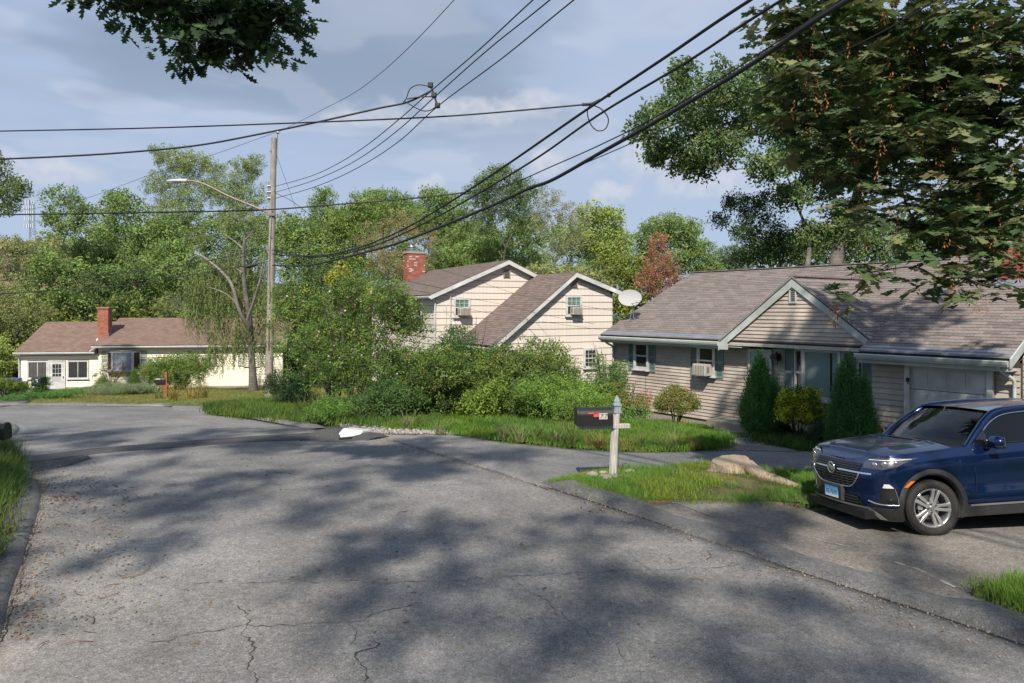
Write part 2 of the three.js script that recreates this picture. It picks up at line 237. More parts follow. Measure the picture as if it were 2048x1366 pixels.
{
  const c = (pts, w, wob, seed) => mesh('crack', ribbon(pts.map(p => at(...p)), w, wob, 0.005, seed), M.crackFill, road);
  c([[300, 1283], [500, 1254], [620, 1246], [700, 1246], [760, 1226], [840, 1210]], 0.017, 0.05, 1); c([[478, 1211], [490, 1235], [488, 1258], [505, 1290], [500, 1320], [520, 1364]], 0.02, 0.05, 2);
  c([[697, 1250], [715, 1268], [708, 1290]], 0.014, 0.04, 3); c([[742, 1280], [752, 1292], [716, 1310], [724, 1340], [728, 1364]], 0.022, 0.05, 4);
  c([[385, 1166], [520, 1163], [640, 1160], [760, 1166], [900, 1163], [1040, 1155], [1160, 1146], [1260, 1140], [1480, 1136]], 0.014, 0.05, 5); c([[340, 1003], [450, 996], [560, 982], [700, 975], [850, 972], [980, 968]], 0.014, 0.04, 6);
  c([[440, 928], [500, 934], [560, 946], [620, 952], [660, 960]], 0.014, 0.06, 7); c([[1255, 1100], [1275, 1124], [1290, 1135]], 0.010, 0.03, 8); c([[1010, 1150], [1060, 1180], [1130, 1225], [1190, 1265], [1270, 1320]], 0.012, 0.06, 9);
  c([[200, 855], [330, 845], [430, 842], [520, 843]], 0.02, 0.05, 10); c([[600, 938], [640, 955], [650, 962]], 0.012, 0.05, 13);
  // long seam where the old kerb-side paving joins the drive
  c([[1096, 980], [1010, 948], [900, 914], [820, 891], [765, 875]], 0.05, 0.02, 11); c([[2046, 1292], [1900, 1242], [1720, 1182], [1561, 1130], [1400, 1074], [1214, 1013], [1096, 976]], 0.03, 0.015, 12);
  c([[4, 1283], [22, 1225], [36, 1170], [52, 1108], [64, 1076], [76, 1045]], 0.035, 0.02, 14);
  // a strip of fresh dark asphalt over a pipe trench
  const p = strip('trench_patch', M.freshTar, [[-10.3, 14.15], ...[[60, 926], [200, 907], [350, 896], [500, 885], [620, 880], [690, 878]].map(q => at(...q))], [[-10.9, 14.9], ...[[60, 911], [200, 896], [350, 884], [500, 873], [620, 867], [680, 866]].map(q => at(...q))], 40, 4, (u, v, X, D) => 0.007 + (fbm(X * 0.7 + 20, D * 0.7 + 20, 2, 111) - 0.5) * 0.012);
  road.attach(p);
  const q = strip('trench_patch', std(0.15, 0.145, 0.145, { map: T.asphalt, side: THREE.DoubleSide }), [[60, 945], [120, 936], [182, 917]].map(z => at(...z)), [[60, 927], [120, 919], [176, 911]].map(z => at(...z)), 12, 3, (u, v, X, D) => 0.0055 + (fbm(X * 0.7 + 20, D * 0.7 + 20, 2, 111) - 0.5) * 0.012); road.attach(q);
  const q2 = strip('trench_patch', std(0.12, 0.12, 0.125, { map: T.asphalt, side: THREE.DoubleSide }), [[600, 882], [680, 884], [752, 878]].map(z => at(...z)), [[600, 870], [660, 868], [740, 872]].map(z => at(...z)), 12, 3, (u, v, X, D) => 0.0045 + (fbm(X * 0.7 + 20, D * 0.7 + 20, 2, 111) - 0.5) * 0.012); road.attach(q2);
  const bl = strip('blue_spray_mark', std(0.16, 0.33, 0.42, { map: T.soil, side: THREE.DoubleSide }), [[46, 953], [62, 951]].map(z => at(...z)), [[48, 945], [64, 943]].map(z => at(...z)), 6, 2, (u, v, X, D) => 0.008); road.attach(bl);
}
// drives
tag(strip('driveway', M.road, [at(760, 874), at(900, 915), at(1000, 945), at(1096, 974), at(1150, 970), at(1215, 948), at(1300, 938), at(1430, 934), [5.4, 12.6], [8.6, 12.6], [12.5, 12.4]], [at(762, 868), at(860, 866), at(930, 874), at(1000, 884), at(1100, 894), at(1200, 903), at(1320, 905), at(1430, 901), [6.6, 14.9], [8.9, 15.6], [12.5, 14.6]], 50, 12, (u, v, X, D) => 0.014 + 0.05 * smooth(0, 0.12, Math.min(1, v * 1)) * 0 , roadTone), 'asphalt drive leading to the garage of the grey house', null, null, 'structure');
tag(strip('parking_drive', M.road, [[1.72, 10.3], [2.5, 9.2], [3.3, 8.0], [4.0, 7.0], [4.35, 6.55]], [[15, 10.9], [15, 10.5], [15, 9.8], [15, 9.1], [15, 8.7]], 14, 40, (u, v, X, D) => 0.012 + 0.03 * smooth(0.0, 0.05, v) - 0.07 * clamp(D - 8.7, 0, 2.2) * smooth(3.6, 4.6, X), (X, D) => { const k = roadTone(X, D), n = 0.5 * smooth(0.4, 0.7, fbm(X * 0.9, D * 0.9, 3, 120)); return [k[0] * (1 - 0.12 + n * 0.12), k[1] * (0.85 + n * 0.1), k[2] * (0.8 + n * 0.06)]; }), 'worn asphalt parking drive under the blue car', null, null, 'structure');
tag(strip('far_driveway', M.road, [at(345, 819), at(430, 822), at(470, 821), at(540, 812), [-7.5, 30.5], [-3, 32]], [at(345, 812), at(420, 812), at(500, 811), [-10.2, 32.5], [-7.5, 34], [-3, 35]], 24, 8, () => 0.02, roadTone), 'asphalt drive turning in behind the planted bed', null, null, 'structure');
tag(strip('house_driveway', M.road, [at(-60, 822), at(0, 815), at(40, 808), at(60, 802), [-29.3, 40], [-28.6, 46.4]], [at(-60, 812), at(0, 808), at(-10, 798), at(10, 796), [-33, 41], [-33, 46.4]], 20, 8, () => 0.02, (X, D) => [0.55, 0.55, 0.57]), 'dark asphalt drive beside the long yellow house', null, null, 'structure');
{ const o = strip('front_walk', std(0.36, 0.34, 0.31, { map: T.asphalt, vertexColors: true, side: THREE.DoubleSide }), [at(1425, 902), at(1470, 893), at(1442, 884), at(1425, 876)], [at(1600, 906), at(1580, 900), at(1535, 888), at(1520, 878)], 16, 8, () => 0.03, roadTone); tag(o, 'short paved walk from the drive to the front step', null, null, 'structure'); }
// rolled asphalt kerbs: [width, height] profiles carried along the edge
function berm(name, edge, side, width, height, label) {
  const c = poly2(edge), prof = [[0, 0], [0.06, 0.55], [0.18, 0.92], [0.38, 1], [0.6, 0.95], [0.82, 0.7], [1, 0.25]], N = 260;
  const uv = [], g = grid(prof.length - 1, N, (u, v) => { const k = Math.round(u * (prof.length - 1)), [x, d] = c(v), [x2, d2] = c(v + 0.004), [x1, d1] = c(v - 0.004), l = Math.hypot(x2 - x1, d2 - d1), nx = (d2 - d1) / l * side, nd = -(x2 - x1) / l * side, n = fbm(x * 2.1 + 30, d * 2.1, 3, 131), n3 = fbm(x * 7 + 3, d * 7, 3, 135), w = width(v) * (0.75 + n * 0.5), h = height(v) * (0.45 + n * 0.7 + (n3 - 0.5) * 0.22) * smooth(0, 0.04, v) * smooth(1, 0.96, v); const X = x + nx * prof[k][0] * w, D = d + nd * prof[k][0] * w; uv.push(X, D); return [X, ground(D) + 0.004 + prof[k][1] * h, -D]; }, p => { const k = roadTone(p[0] + 9, -p[2]); return k.map(a => a * 0.92); });
  const ny = g.attributes.normal.getY(40); if (ny < 0) { const ix = g.index.array; for (let i = 0; i < ix.length; i += 3) { const t = ix[i]; ix[i] = ix[i + 1]; ix[i + 1] = t; } g.computeVertexNormals(); }
  g.setAttribute('uv', new THREE.Float32BufferAttribute(uv, 2)); return tag(mesh(name, g, M.berm), label, null, null, 'structure');
}
berm('kerb', [[10.2, -4], [9, -2], [6.6, 2.2], [4.33, 5.92], [2.98, 7.76], [1.38, 10.17], [0.62, 11.35], [0.3, 11.8]], 1, v => 0.52, v => { const f = smooth(0.62, 0.70, v) * (1 - smooth(0.86, 0.93, v)); return lerp(0.13, 0.055, f) * (1 - 0.7 * smooth(0.97, 1, v)); }, 'rolled asphalt kerb along the grass and the parking drive');
berm('kerb', [[1.3, -4], [0.2, -2], [-2.1, 2], [-4.36, 5.96], [-5.0, 6.98], [-5.62, 8.08], [-6.4, 9.4], [-7.3, 10.84], [-9.4, 13.5], [-11.7, 16.2], [-14.5, 20.4], [-20, 23.6]], -1, () => 0.5, () => 0.09, 'rolled asphalt kerb along the weedy bank at the road\'s edge');
berm('kerb', [[-5.6, 19.3], [-7.5, 21.5], [-9.4, 23.6], [-10.6, 25.2], [-11.0, 26.4]], 1, () => 0.5, () => 0.1, 'low asphalt kerb along the planted bed by the wooden pole');
berm('kerb', [[-13.9, 28.15], [-16.7, 28.5], [-20.3, 28.8], [-24, 29.2]], 1, () => 0.55, () => 0.12, 'pale low kerb in front of the yellow house\'s lawn');
// grass banks
const bank = (X, D) => { const n = fbm(X * 1.1 + 60, D * 1.1 + 9, 4, 141), b = smooth(0.6, 0.78, fbm(X * 0.8 + 5, D * 0.8, 3, 145)); return [0.75 + n * 0.35 + b * 0.9, 0.85 + n * 0.35 + b * 0.25, 0.7 + n * 0.3 + b * 0.5]; };
const islandLift = (u, v) => 0.004 + 0.145 * Math.pow(Math.sin(Math.PI * clamp(v, 0.001, 0.999)), 0.6) * smooth(0, 0.15, u);
const ISL_A = [at(1118, 970), at(1180, 992), at(1240, 1006), at(1310, 1010), at(1450, 1010), at(1600, 1012), [7, 10.75], [15, 11.1]], ISL_B = [at(1124, 966), at(1165, 955), at(1215, 946), at(1310, 938), at(1430, 934), [5.4, 12.3], [8.6, 12.3], [15, 12.0]];
tag(strip('grass_island', M.earth, ISL_A, ISL_B, 50, 12, islandLift, bank), 'raised strip of grass between the two drives', null, null, 'structure');
tag(strip('lawn', M.earth, [at(770, 862), at(860, 864), at(930, 872), at(1000, 882), at(1100, 892), at(1200, 901), at(1320, 904), at(1425, 899)], [[-3.2, 24.2], [-1.2, 23.8], [0.5, 23.2], [2.2, 22.8], [3.2, 22.2], [4.1, 20.4], [4.9, 19.2], at(1440, 883)], 44, 20, (u, v, X, D) => 0.05 + 0.10 * Math.sin(Math.PI * v), bank), 'front lawn of the grey house below the shrub border', null, null, 'structure');
tag(strip('corner_lawn', M.earth, [[4.78, 6.25], [5.6, 5.1], [7.2, 2.6]], [[4.5, 6.85], [7, 7.6], [14, 8.8]], 14, 14, (u, v) => 0.09 * smooth(0, 0.2, v) + 0.03, bank), 'bright corner of lawn beside the parking drive', null, null, 'structure');
tag(strip('far_lawn', M.earth, [at(60, 807), at(120, 807), at(220, 807), at(330, 808), at(420, 808), at(520, 806), [-9, 32.4]], [[-29.2, 45.5], [-26, 46], [-22, 46.4], [-18, 46.8], [-14, 47.2], [-11, 45], [-8, 36]], 40, 16, (u, v) => 0.05 + 0.06 * Math.sin(Math.PI * v), (X, D) => { const n = fbm(X * 0.5, D * 0.5, 4, 151), d = smooth(0.4, 0.6, fbm(X * 0.2 + 3, D * 0.3, 3, 152)); return [1.3 + n * 0.5 + d * 0.7, 1.35 + n * 0.5 + d * 0.25, 1.0 + n * 0.3 + d * 0.5]; }), 'sunlit dry lawn before the long yellow house', null, null, 'structure');
tag(strip('planting_bed', M.earth, [at(436, 829), at(520, 838), at(600, 846), at(680, 850), at(770, 858), [-2.2, 19.6]], [at(438, 824), at(500, 812), [-9.2, 31], [-7, 29], [-4.5, 26.5], [-2.8, 24.4]], 30, 16, (u, v) => 0.06 + 0.14 * Math.sin(Math.PI * v), bank), 'grassy planted bed round the wooden utility pole', null, null, 'structure');
tag(strip('bank', M.earth, [[-0.3, -1.8], [-2.6, 2.2], [-4.86, 6.1], [-6.1, 8.3], [-7.8, 11.1], [-9.9, 13.8], [-12.2, 16.5], [-15, 20.7], [-21, 24]], [[-6, -4], [-9, 1], [-11, 5], [-13, 8], [-15, 11], [-17, 13], [-19, 16], [-22, 19], [-27, 22]], 40, 12, (u, v) => 0.06 + 0.5 * smooth(0, 0.6, v), bank), 'weedy grass bank at the left edge of the road', null, null, 'structure');
{ const o = strip('gravel', std(0.36, 0.34, 0.31, { map: T.soil, side: THREE.DoubleSide }), [at(690, 858), at(760, 868), at(830, 866), at(900, 872)], [at(690, 846), at(770, 851), at(850, 857), at(930, 868)], 20, 5, (u, v) => 0.05, null); tag(o, 'pale gravel edge behind the drain hump', null, null, 'structure'); }
{ const o = strip('bare_soil', M.dirt, [at(1270, 1014), at(1360, 1015), at(1440, 1015), at(1600, 1016)], [at(1290, 1006), at(1370, 1005), at(1450, 1006), at(1600, 1010)], 24, 4, (u, v, X, D) => 0.012 + 0.03 * v + 0.02 * vnoise(X * 5, D * 5, 3) - 0.07 * clamp(D - 8.7, 0, 2.2) * smooth(3.6, 4.6, X) * (1 - v), null); tag(o, 'strip of bare brown soil edging the grass island', null, null, 'structure'); }
{ const o = thing('chalk_line', 'broken white chalk line across the parking drive', 'road marking'); for (const [pts, w, sd] of [[[[1345, 1010], [1385, 1022], [1432, 1040]], 0.05, 61], [[[1612, 1082], [1680, 1097], [1700, 1102]], 0.035, 62], [[[1775, 1128], [1840, 1150], [1885, 1170], [1912, 1182]], 0.055, 63], [[[1490, 1052], [1540, 1063]], 0.02, 64]]) mesh('dash', ribbon(pts.map(q => at(...q)), (t, r) => w * 1.0 * (0.05 + r()), 0.03, 0.046, sd), M.paintLine, o); }

// ---------- houses: shared builders (local axes: x along the front, y up, z out of the front) ----------
function coursePrism(a0, a1, b0, b1, yb, yt, z, lip) {            // one lapped board: bottom edge stands proud
  const v = [[a0, yb, z + lip], [a1, yb, z + lip], [b1, yt, z + 0.003], [b0, yt, z + 0.003], [a0, yb, z], [a1, yb, z], [b1, yt, z], [b0, yt, z]];
  const q = [[0, 1, 2, 3], [4, 5, 1, 0], [0, 3, 7, 4], [1, 5, 6, 2]], pos = []; for (const [a, b, c, d] of q) for (const k of [a, b, c, a, c, d]) pos.push(...v[k]);
  const g = new THREE.BufferGeometry(); g.setAttribute('position', new THREE.Float32BufferAttribute(pos, 3)); g.computeVertexNormals(); return planarUV(g);
}
function courses({ y0, y1, step, z, lip = 0.026, span, openings = [], board = 0 }) { // list of board geometries; span(y) -> [from, to]
  const out = []; for (let yb = y0; yb < y1 - 0.01; yb += step) {
    const yt = Math.min(yb + step, y1), [a0, a1] = span(yb), [b0, b1] = span(yt); if (a1 - a0 < 0.05) continue;
    let segs = [[a0, a1, b0, b1]]; const mid = (yb + yt) / 2;
    for (const [oa, ob, ya, yc] of openings) if (mid > ya && mid < yc) segs = segs.flatMap(([p, q, r, s]) => { const o = []; if (p < oa) o.push([p, Math.min(q, oa), r, Math.min(s, oa)]); if (q > ob) o.push([Math.max(p, ob), q, Math.max(r, ob), s]); return o; }).filter(s => s[1] - s[0] > 0.02);
    if (board) segs = segs.flatMap(([p, q, r, s]) => { const cuts = [], off = hash2(Math.round(yb * 100), 7, 3) * board; for (let c = Math.ceil((p - off) / board) * board + off; c < q - 0.25; c += board) if (c > p + 0.25) cuts.push(c); const e = [p, ...cuts, q]; return e.slice(1).map((b, i) => [e[i] + (i ? 0.002 : 0), b - (i < cuts.length ? 0.002 : 0), i ? e[i] + 0.002 : r, i < cuts.length ? b - 0.002 : s]); });
    for (const s of segs) out.push(coursePrism(s[0], s[1], s[2], s[3], yb, yt - step * 0.045, z + (board ? (hash2(Math.round(s[0] * 50), Math.round(yb * 90)) - 0.5) * 0.004 : 0), lip));
  } return out;
}
function pieces(name, geos, mats, parent, seed = 1) { const r = rng(seed); for (const g of geos) mesh(name, g, Array.isArray(mats) ? mats[Math.floor(r() * mats.length)] : mats, parent); }
const TAB = (() => { const g = new THREE.BoxGeometry(1, 1, 1); g.translate(0.5, 0.5, 0.5); const p = g.attributes.position; for (let i = 0; i < p.count; i++) if (p.getY(i) > 0.5) p.setZ(i, p.getZ(i) > 0.5 ? 0.35 : 0); return planarUV(clean(g)); })();
// rows of asphalt shingle tabs on a roof plane: origin (eave corner), along (unit), up the slope (unit), length, rise length; keep(s, t) clips
function tabs(origin, along, up, len, run, { w = 0.305, e = 0.145, seed = 3, keep = null } = {}) {
  const nrm = new THREE.Vector3().crossVectors(along, up).normalize(), out = [], r = rng(seed);
  for (let row = 0; row * e < run; row++) for (let s = -(row % 2 ? w / 2 : 0) - (row * 0.037 % w) * 0.3; s < len; s += w) {
    const a = Math.max(0, s), b = Math.min(len, s + w - 0.008), t = row * e; if (b - a < 0.03) continue; if (keep && !keep((a + b) / 2, t + e / 2)) continue;
    const h = Math.min(e * 1.12, run - t); const m = new THREE.Matrix4().makeBasis(along.clone().multiplyScalar(b - a), up.clone().multiplyScalar(h), nrm.clone().multiplyScalar(0.019));
    m.setPosition(origin.clone().addScaledVector(along, a).addScaledVector(up, t).addScaledVector(nrm, r() * 0.0025)); out.push([m, r()]);
  } return out;
}
function tabStuff(list, parent, tone, name = 'shingles') {
  const im = shade(new THREE.InstancedMesh(TAB, M.tab, list.length)), c = new THREE.Color(); im.name = name; im.userData.kind = 'stuff';
  list.forEach(([m, k], i) => { im.setMatrixAt(i, m); const f = tone[3] * (0.82 + 0.36 * k) ; im.setColorAt(i, c.setRGB(tone[0] * f, tone[1] * f, tone[2] * f)); }); parent.add(im); return im;
}
const UNIT = planarUV(clean(new THREE.BoxGeometry(1, 1, 1)));
function brickStack(parent, w, h, d, x, y, z, seed, tone = [0.36, 0.115, 0.07], white = 0) { // a chimney: mortar core and laid bricks, joined
  new MB().box(x, y + h / 2, z, w - 0.02, h, d - 0.02).build('mortar_core', M.mortar, parent);
  const list = [], r = rng(seed), bh = 0.075, bl = 0.215; for (let k = 0; k * bh < h - 0.02; k++) for (const [sx, sz, len, fixed] of [[1, 0, w, d / 2 - 0.02], [1, 0, w, -d / 2 + 0.02], [0, 1, d, w / 2 - 0.02], [0, 1, d, -w / 2 + 0.02]]) {
    for (let s = -len / 2 - (k % 2) * bl / 2; s < len / 2 - 0.01; s += bl) { const a = Math.max(s, -len / 2), b = Math.min(s + bl - 0.012, len / 2); if (b - a < 0.02) continue; const c = (a + b) / 2; const m = new THREE.Matrix4().makeScale(sx ? b - a : 0.045, bh - 0.012, sx ? 0.045 : b - a); m.setPosition(x + (sx ? c : fixed), y + k * bh + bh / 2, z + (sx ? fixed : c)); list.push([m, r(), k * bh / h]); }
  }
  const im = shade(new THREE.InstancedMesh(UNIT, M.brick, list.length)), c = new THREE.Color(); im.name = 'bricks'; im.userData.kind = 'stuff';
  list.forEach(([m, k, q], i) => { im.setMatrixAt(i, m); const f = 0.75 + k * 0.5; if (white && q > 0.62 && q < 0.93 && hash2(i, 3) < white) im.setColorAt(i, c.setRGB(0.6, 0.55, 0.52)); else im.setColorAt(i, c.setRGB(tone[0] * f, tone[1] * f, tone[2] * f)); }); parent.add(im);
}
// a window: casing, sashes, panes, sill; (cx, cy) centre on the wall plane z
function windowUnit(parent, cx, cy, w, h, z, o = {}) {
  const t = o.trim ?? 0.07, win = new THREE.Group(); win.name = 'window'; win.position.set(cx, cy, z); parent.add(win);
  const f = new MB(); f.box(-w / 2 + t / 2, 0, 0.025, t, h, 0.07).box(w / 2 - t / 2, 0, 0.025, t, h, 0.07).box(0, h / 2 - t / 2, 0.025, w - 2 * t, t, 0.07).box(0, -h / 2 + t / 2, 0.025, w - 2 * t, t, 0.07); f.build('casing', o.frame || M.whiteTrim, win);
  if (o.sill !== false) new MB().rbox(0, -h / 2 - 0.02, 0.05, w + 0.08, 0.045, 0.13, 0.008).build('sill', o.frame || M.whiteTrim, win);
  const iw = w - 2 * t, ih = h - 2 * t; new MB().box(0, 0, 0.004, iw, ih, 0.008).build('room_dark', M.darkRoom, win);
  if (o.curtain_or_reflection) { const n = 40, g = grid(n, 2, (u, v) => [(u - 0.5) * iw * (o.cw || 1) + (o.cx || 0), (v - 0.5) * ih * (o.ch || 1) + (o.cy || 0), 0.016 + 0.007 * Math.sin(u * (o.folds || 60)) + 0.003 * Math.sin(u * 23)]); mesh('curtain_or_reflection', planarUV(g), o.curtain_or_reflection, win); }
  const cols = o.cols || 1, rows = o.rows || 2, mt = 0.028; // sash bars
  const s = new MB(); for (let i = 1; i < cols; i++) s.box(-iw / 2 + iw * i / cols, 0, 0.037, o.slide ? 0.04 : mt, ih, 0.022); for (let j = 1; j < rows; j++) s.box(0, -ih / 2 + ih * j / rows, 0.041, iw, 0.045, 0.03);
  const sb = 0.028; s.box(-iw / 2 + sb / 2, 0, 0.036, sb, ih, 0.03).box(iw / 2 - sb / 2, 0, 0.036, sb, ih, 0.03).box(0, ih / 2 - sb / 2, 0.0355, iw - 2 * sb, sb, 0.03).box(0, -ih / 2 + sb / 2, 0.0355, iw - 2 * sb, sb, 0.03);
  if (o.muntins) for (const [a, b, nx, ny] of o.muntins) { for (let i = 1; i < nx; i++) s.box(-iw / 2 + iw * i / nx, -ih / 2 + ih * (a + b) / 2, 0.034, 0.016, ih * (b - a), 0.014); for (let j = 1; j < ny; j++) s.box(0, -ih / 2 + ih * (a + (b - a) * j / ny), 0.0335, iw, 0.016, 0.014); }
  s.build('sash', o.sashMat || M.whiteTrim, win);
  for (let i = 0; i < cols; i++) for (let j = 0; j < rows; j++) { const pw = iw / cols, ph = ih / rows; mesh('pane', planarUV(clean(new THREE.PlaneGeometry(pw * 0.96, ph * 0.96).translate(-iw / 2 + pw * (i + 0.5), -ih / 2 + ph * (j + 0.5), 0.028 + 0.001 * j))), M.glass, win); }
  return win;
}
function shutter(parent, cx, cy, w, h, z, mat, n = 26) { const g = new THREE.Group(); g.name = 'shutter'; g.position.set(cx, cy, z); parent.add(g); const b = 0.035; new MB().box(-w / 2 + b / 2, 0, 0.02, b, h, 0.034).box(w / 2 - b / 2, 0, 0.02, b, h, 0.034).box(0, h / 2 - b, 0.0195, w - 2 * b, 2 * b, 0.032).box(0, -h / 2 + b, 0.0195, w - 2 * b, 2 * b, 0.032).box(0, 0, 0.0195, w - 2 * b, b * 1.4, 0.032).build('rail', mat, g); const s = new MB(); for (let k = 0; k < n; k++) { const y = -h / 2 + 2 * b + (h - 4 * b) * (k + 0.5) / n; if (Math.abs(y) < b * 0.8) continue; s.box(0, y, 0.015, w - 2 * b, (h - 4 * b) / n * 0.95, 0.008, 0, 0.5); } s.box(0, 0, 0.004, w - 0.02, h - 0.02, 0.008); s.build('louvres', mat, g).userData.kind = 'stuff'; return g; }
function acUnit(x, y, z, turn, w, h, d, label, parentMatrix, grilleLeft) {
  const p = new THREE.Vector3(x, y, z).applyMatrix4(parentMatrix), a = thing('air_conditioner', label, 'air conditioner', p.toArray(), turn, 'window air conditioners');
  new MB().rbox(0, h / 2, d / 2, w, h, d, 0.012).build('casing', std(0.56, 0.53, 0.47, { map: T.mottle, roughness: 0.5 }), a);
  const gr = new MB(); for (let i = 0; i < 9; i++) gr.box(0, h * (0.13 + 0.74 * i / 8), d + 0.004, w * 0.86, 0.010, 0.012); for (let i = 0; i < 8; i++) gr.box(-w * 0.43 + w * 0.86 * i / 7, h / 2, d + 0.005, 0.010, h * 0.78, 0.012); gr.build('grille', std(0.5, 0.47, 0.42), a);
  new MB().box(0, h / 2, d + 0.001, w * 0.86, h * 0.78, 0.004).build('grille_recess', std(0.03, 0.03, 0.03), a);
  const sv = new MB(); for (const s of [-1, 1]) for (let i = 0; i < 7; i++) sv.box(s * (w / 2 + 0.001), h * (0.3 + i * 0.075), d * 0.62, 0.006, 0.012, d * 0.4); sv.build('side_vent', std(0.06, 0.06, 0.06), a);
  return a;
}
function gutter(parent, x0, x1, y, z, mat) { const pr = [[0, 0], [0.0, 0.11], [0.02, 0.12], [0.11, 0.12], [0.125, 0.105], [0.115, 0.05], [0.09, 0.0], [0, 0]], sh = new THREE.Shape(pr.map(([a, b]) => new THREE.Vector2(a, b))); const g = new THREE.ExtrudeGeometry(sh, { depth: x1 - x0, bevelEnabled: false }); g.rotateY(Math.PI / 2); g.rotateX(0); g.scale(1, 1, -1); g.computeVertexNormals(); const p = g.attributes.position; for (let i = 0; i < p.count; i++) p.setXYZ(i, p.getX(i) + x0, p.getY(i) + y, p.getZ(i) + z); const gg = clean(g.toNonIndexed()); gg.computeVertexNormals(); mesh('gutter', planarUV(gg), mat, parent); }
const V3 = (x, y, z) => new THREE.Vector3(x, y, z);
function slab(name, pts, th, mat, parent) { // a sloped plate: four corners (counter-clockwise seen from outside), thickness downwards
  const n = new THREE.Vector3().crossVectors(pts[1].clone().sub(pts[0]), pts[3].clone().sub(pts[0])).normalize().multiplyScalar(-th), lo = pts.map(p => p.clone().add(n)), pos = []; const quad = (a, b, c, d) => [a, b, c, a, c, d].forEach(v => pos.push(v.x, v.y, v.z)); quad(...pts); quad(lo[3], lo[2], lo[1], lo[0]); for (let i = 0; i < 4; i++) quad(pts[i], lo[i], lo[(i + 1) % 4], pts[(i + 1) % 4]); const g = new THREE.BufferGeometry(); g.setAttribute('position', new THREE.Float32BufferAttribute(pos, 3)); g.computeVertexNormals(); return mesh(name, planarUV(g), mat, parent);
}
function board(name, a, b, h, th, mat, parent, zdir = V3(0, 0, 1)) { // a trim board from a to b (its top edge), h deep (straight down), th thick along zdir
  const pos = [], d = V3(0, -h, 0), t = zdir.clone().multiplyScalar(th), v = [a, b, b.clone().add(d), a.clone().add(d)], w = v.map(p => p.clone().add(t)); const quad = (p, q, r, s) => [p, q, r, p, r, s].forEach(k => pos.push(k.x, k.y, k.z)); quad(w[3], w[2], w[1], w[0]); quad(v[0], v[1], v[2], v[3]); for (let i = 0; i < 4; i++) quad(v[i], w[i], w[(i + 1) % 4], v[(i + 1) % 4]); const g = new THREE.BufferGeometry(); g.setAttribute('position', new THREE.Float32BufferAttribute(pos, 3)); g.computeVertexNormals(); return mesh(name, planarUV(g), mat, parent);
}
function prismWall(name, poly, z0, z1, mat, parent) { const g = new THREE.ExtrudeGeometry(new THREE.Shape(poly.map(([a, b]) => new THREE.Vector2(a, b))), { depth: z1 - z0, bevelEnabled: false }); g.translate(0, 0, z0); return mesh(name, planarUV(clean(g)), mat, parent); }

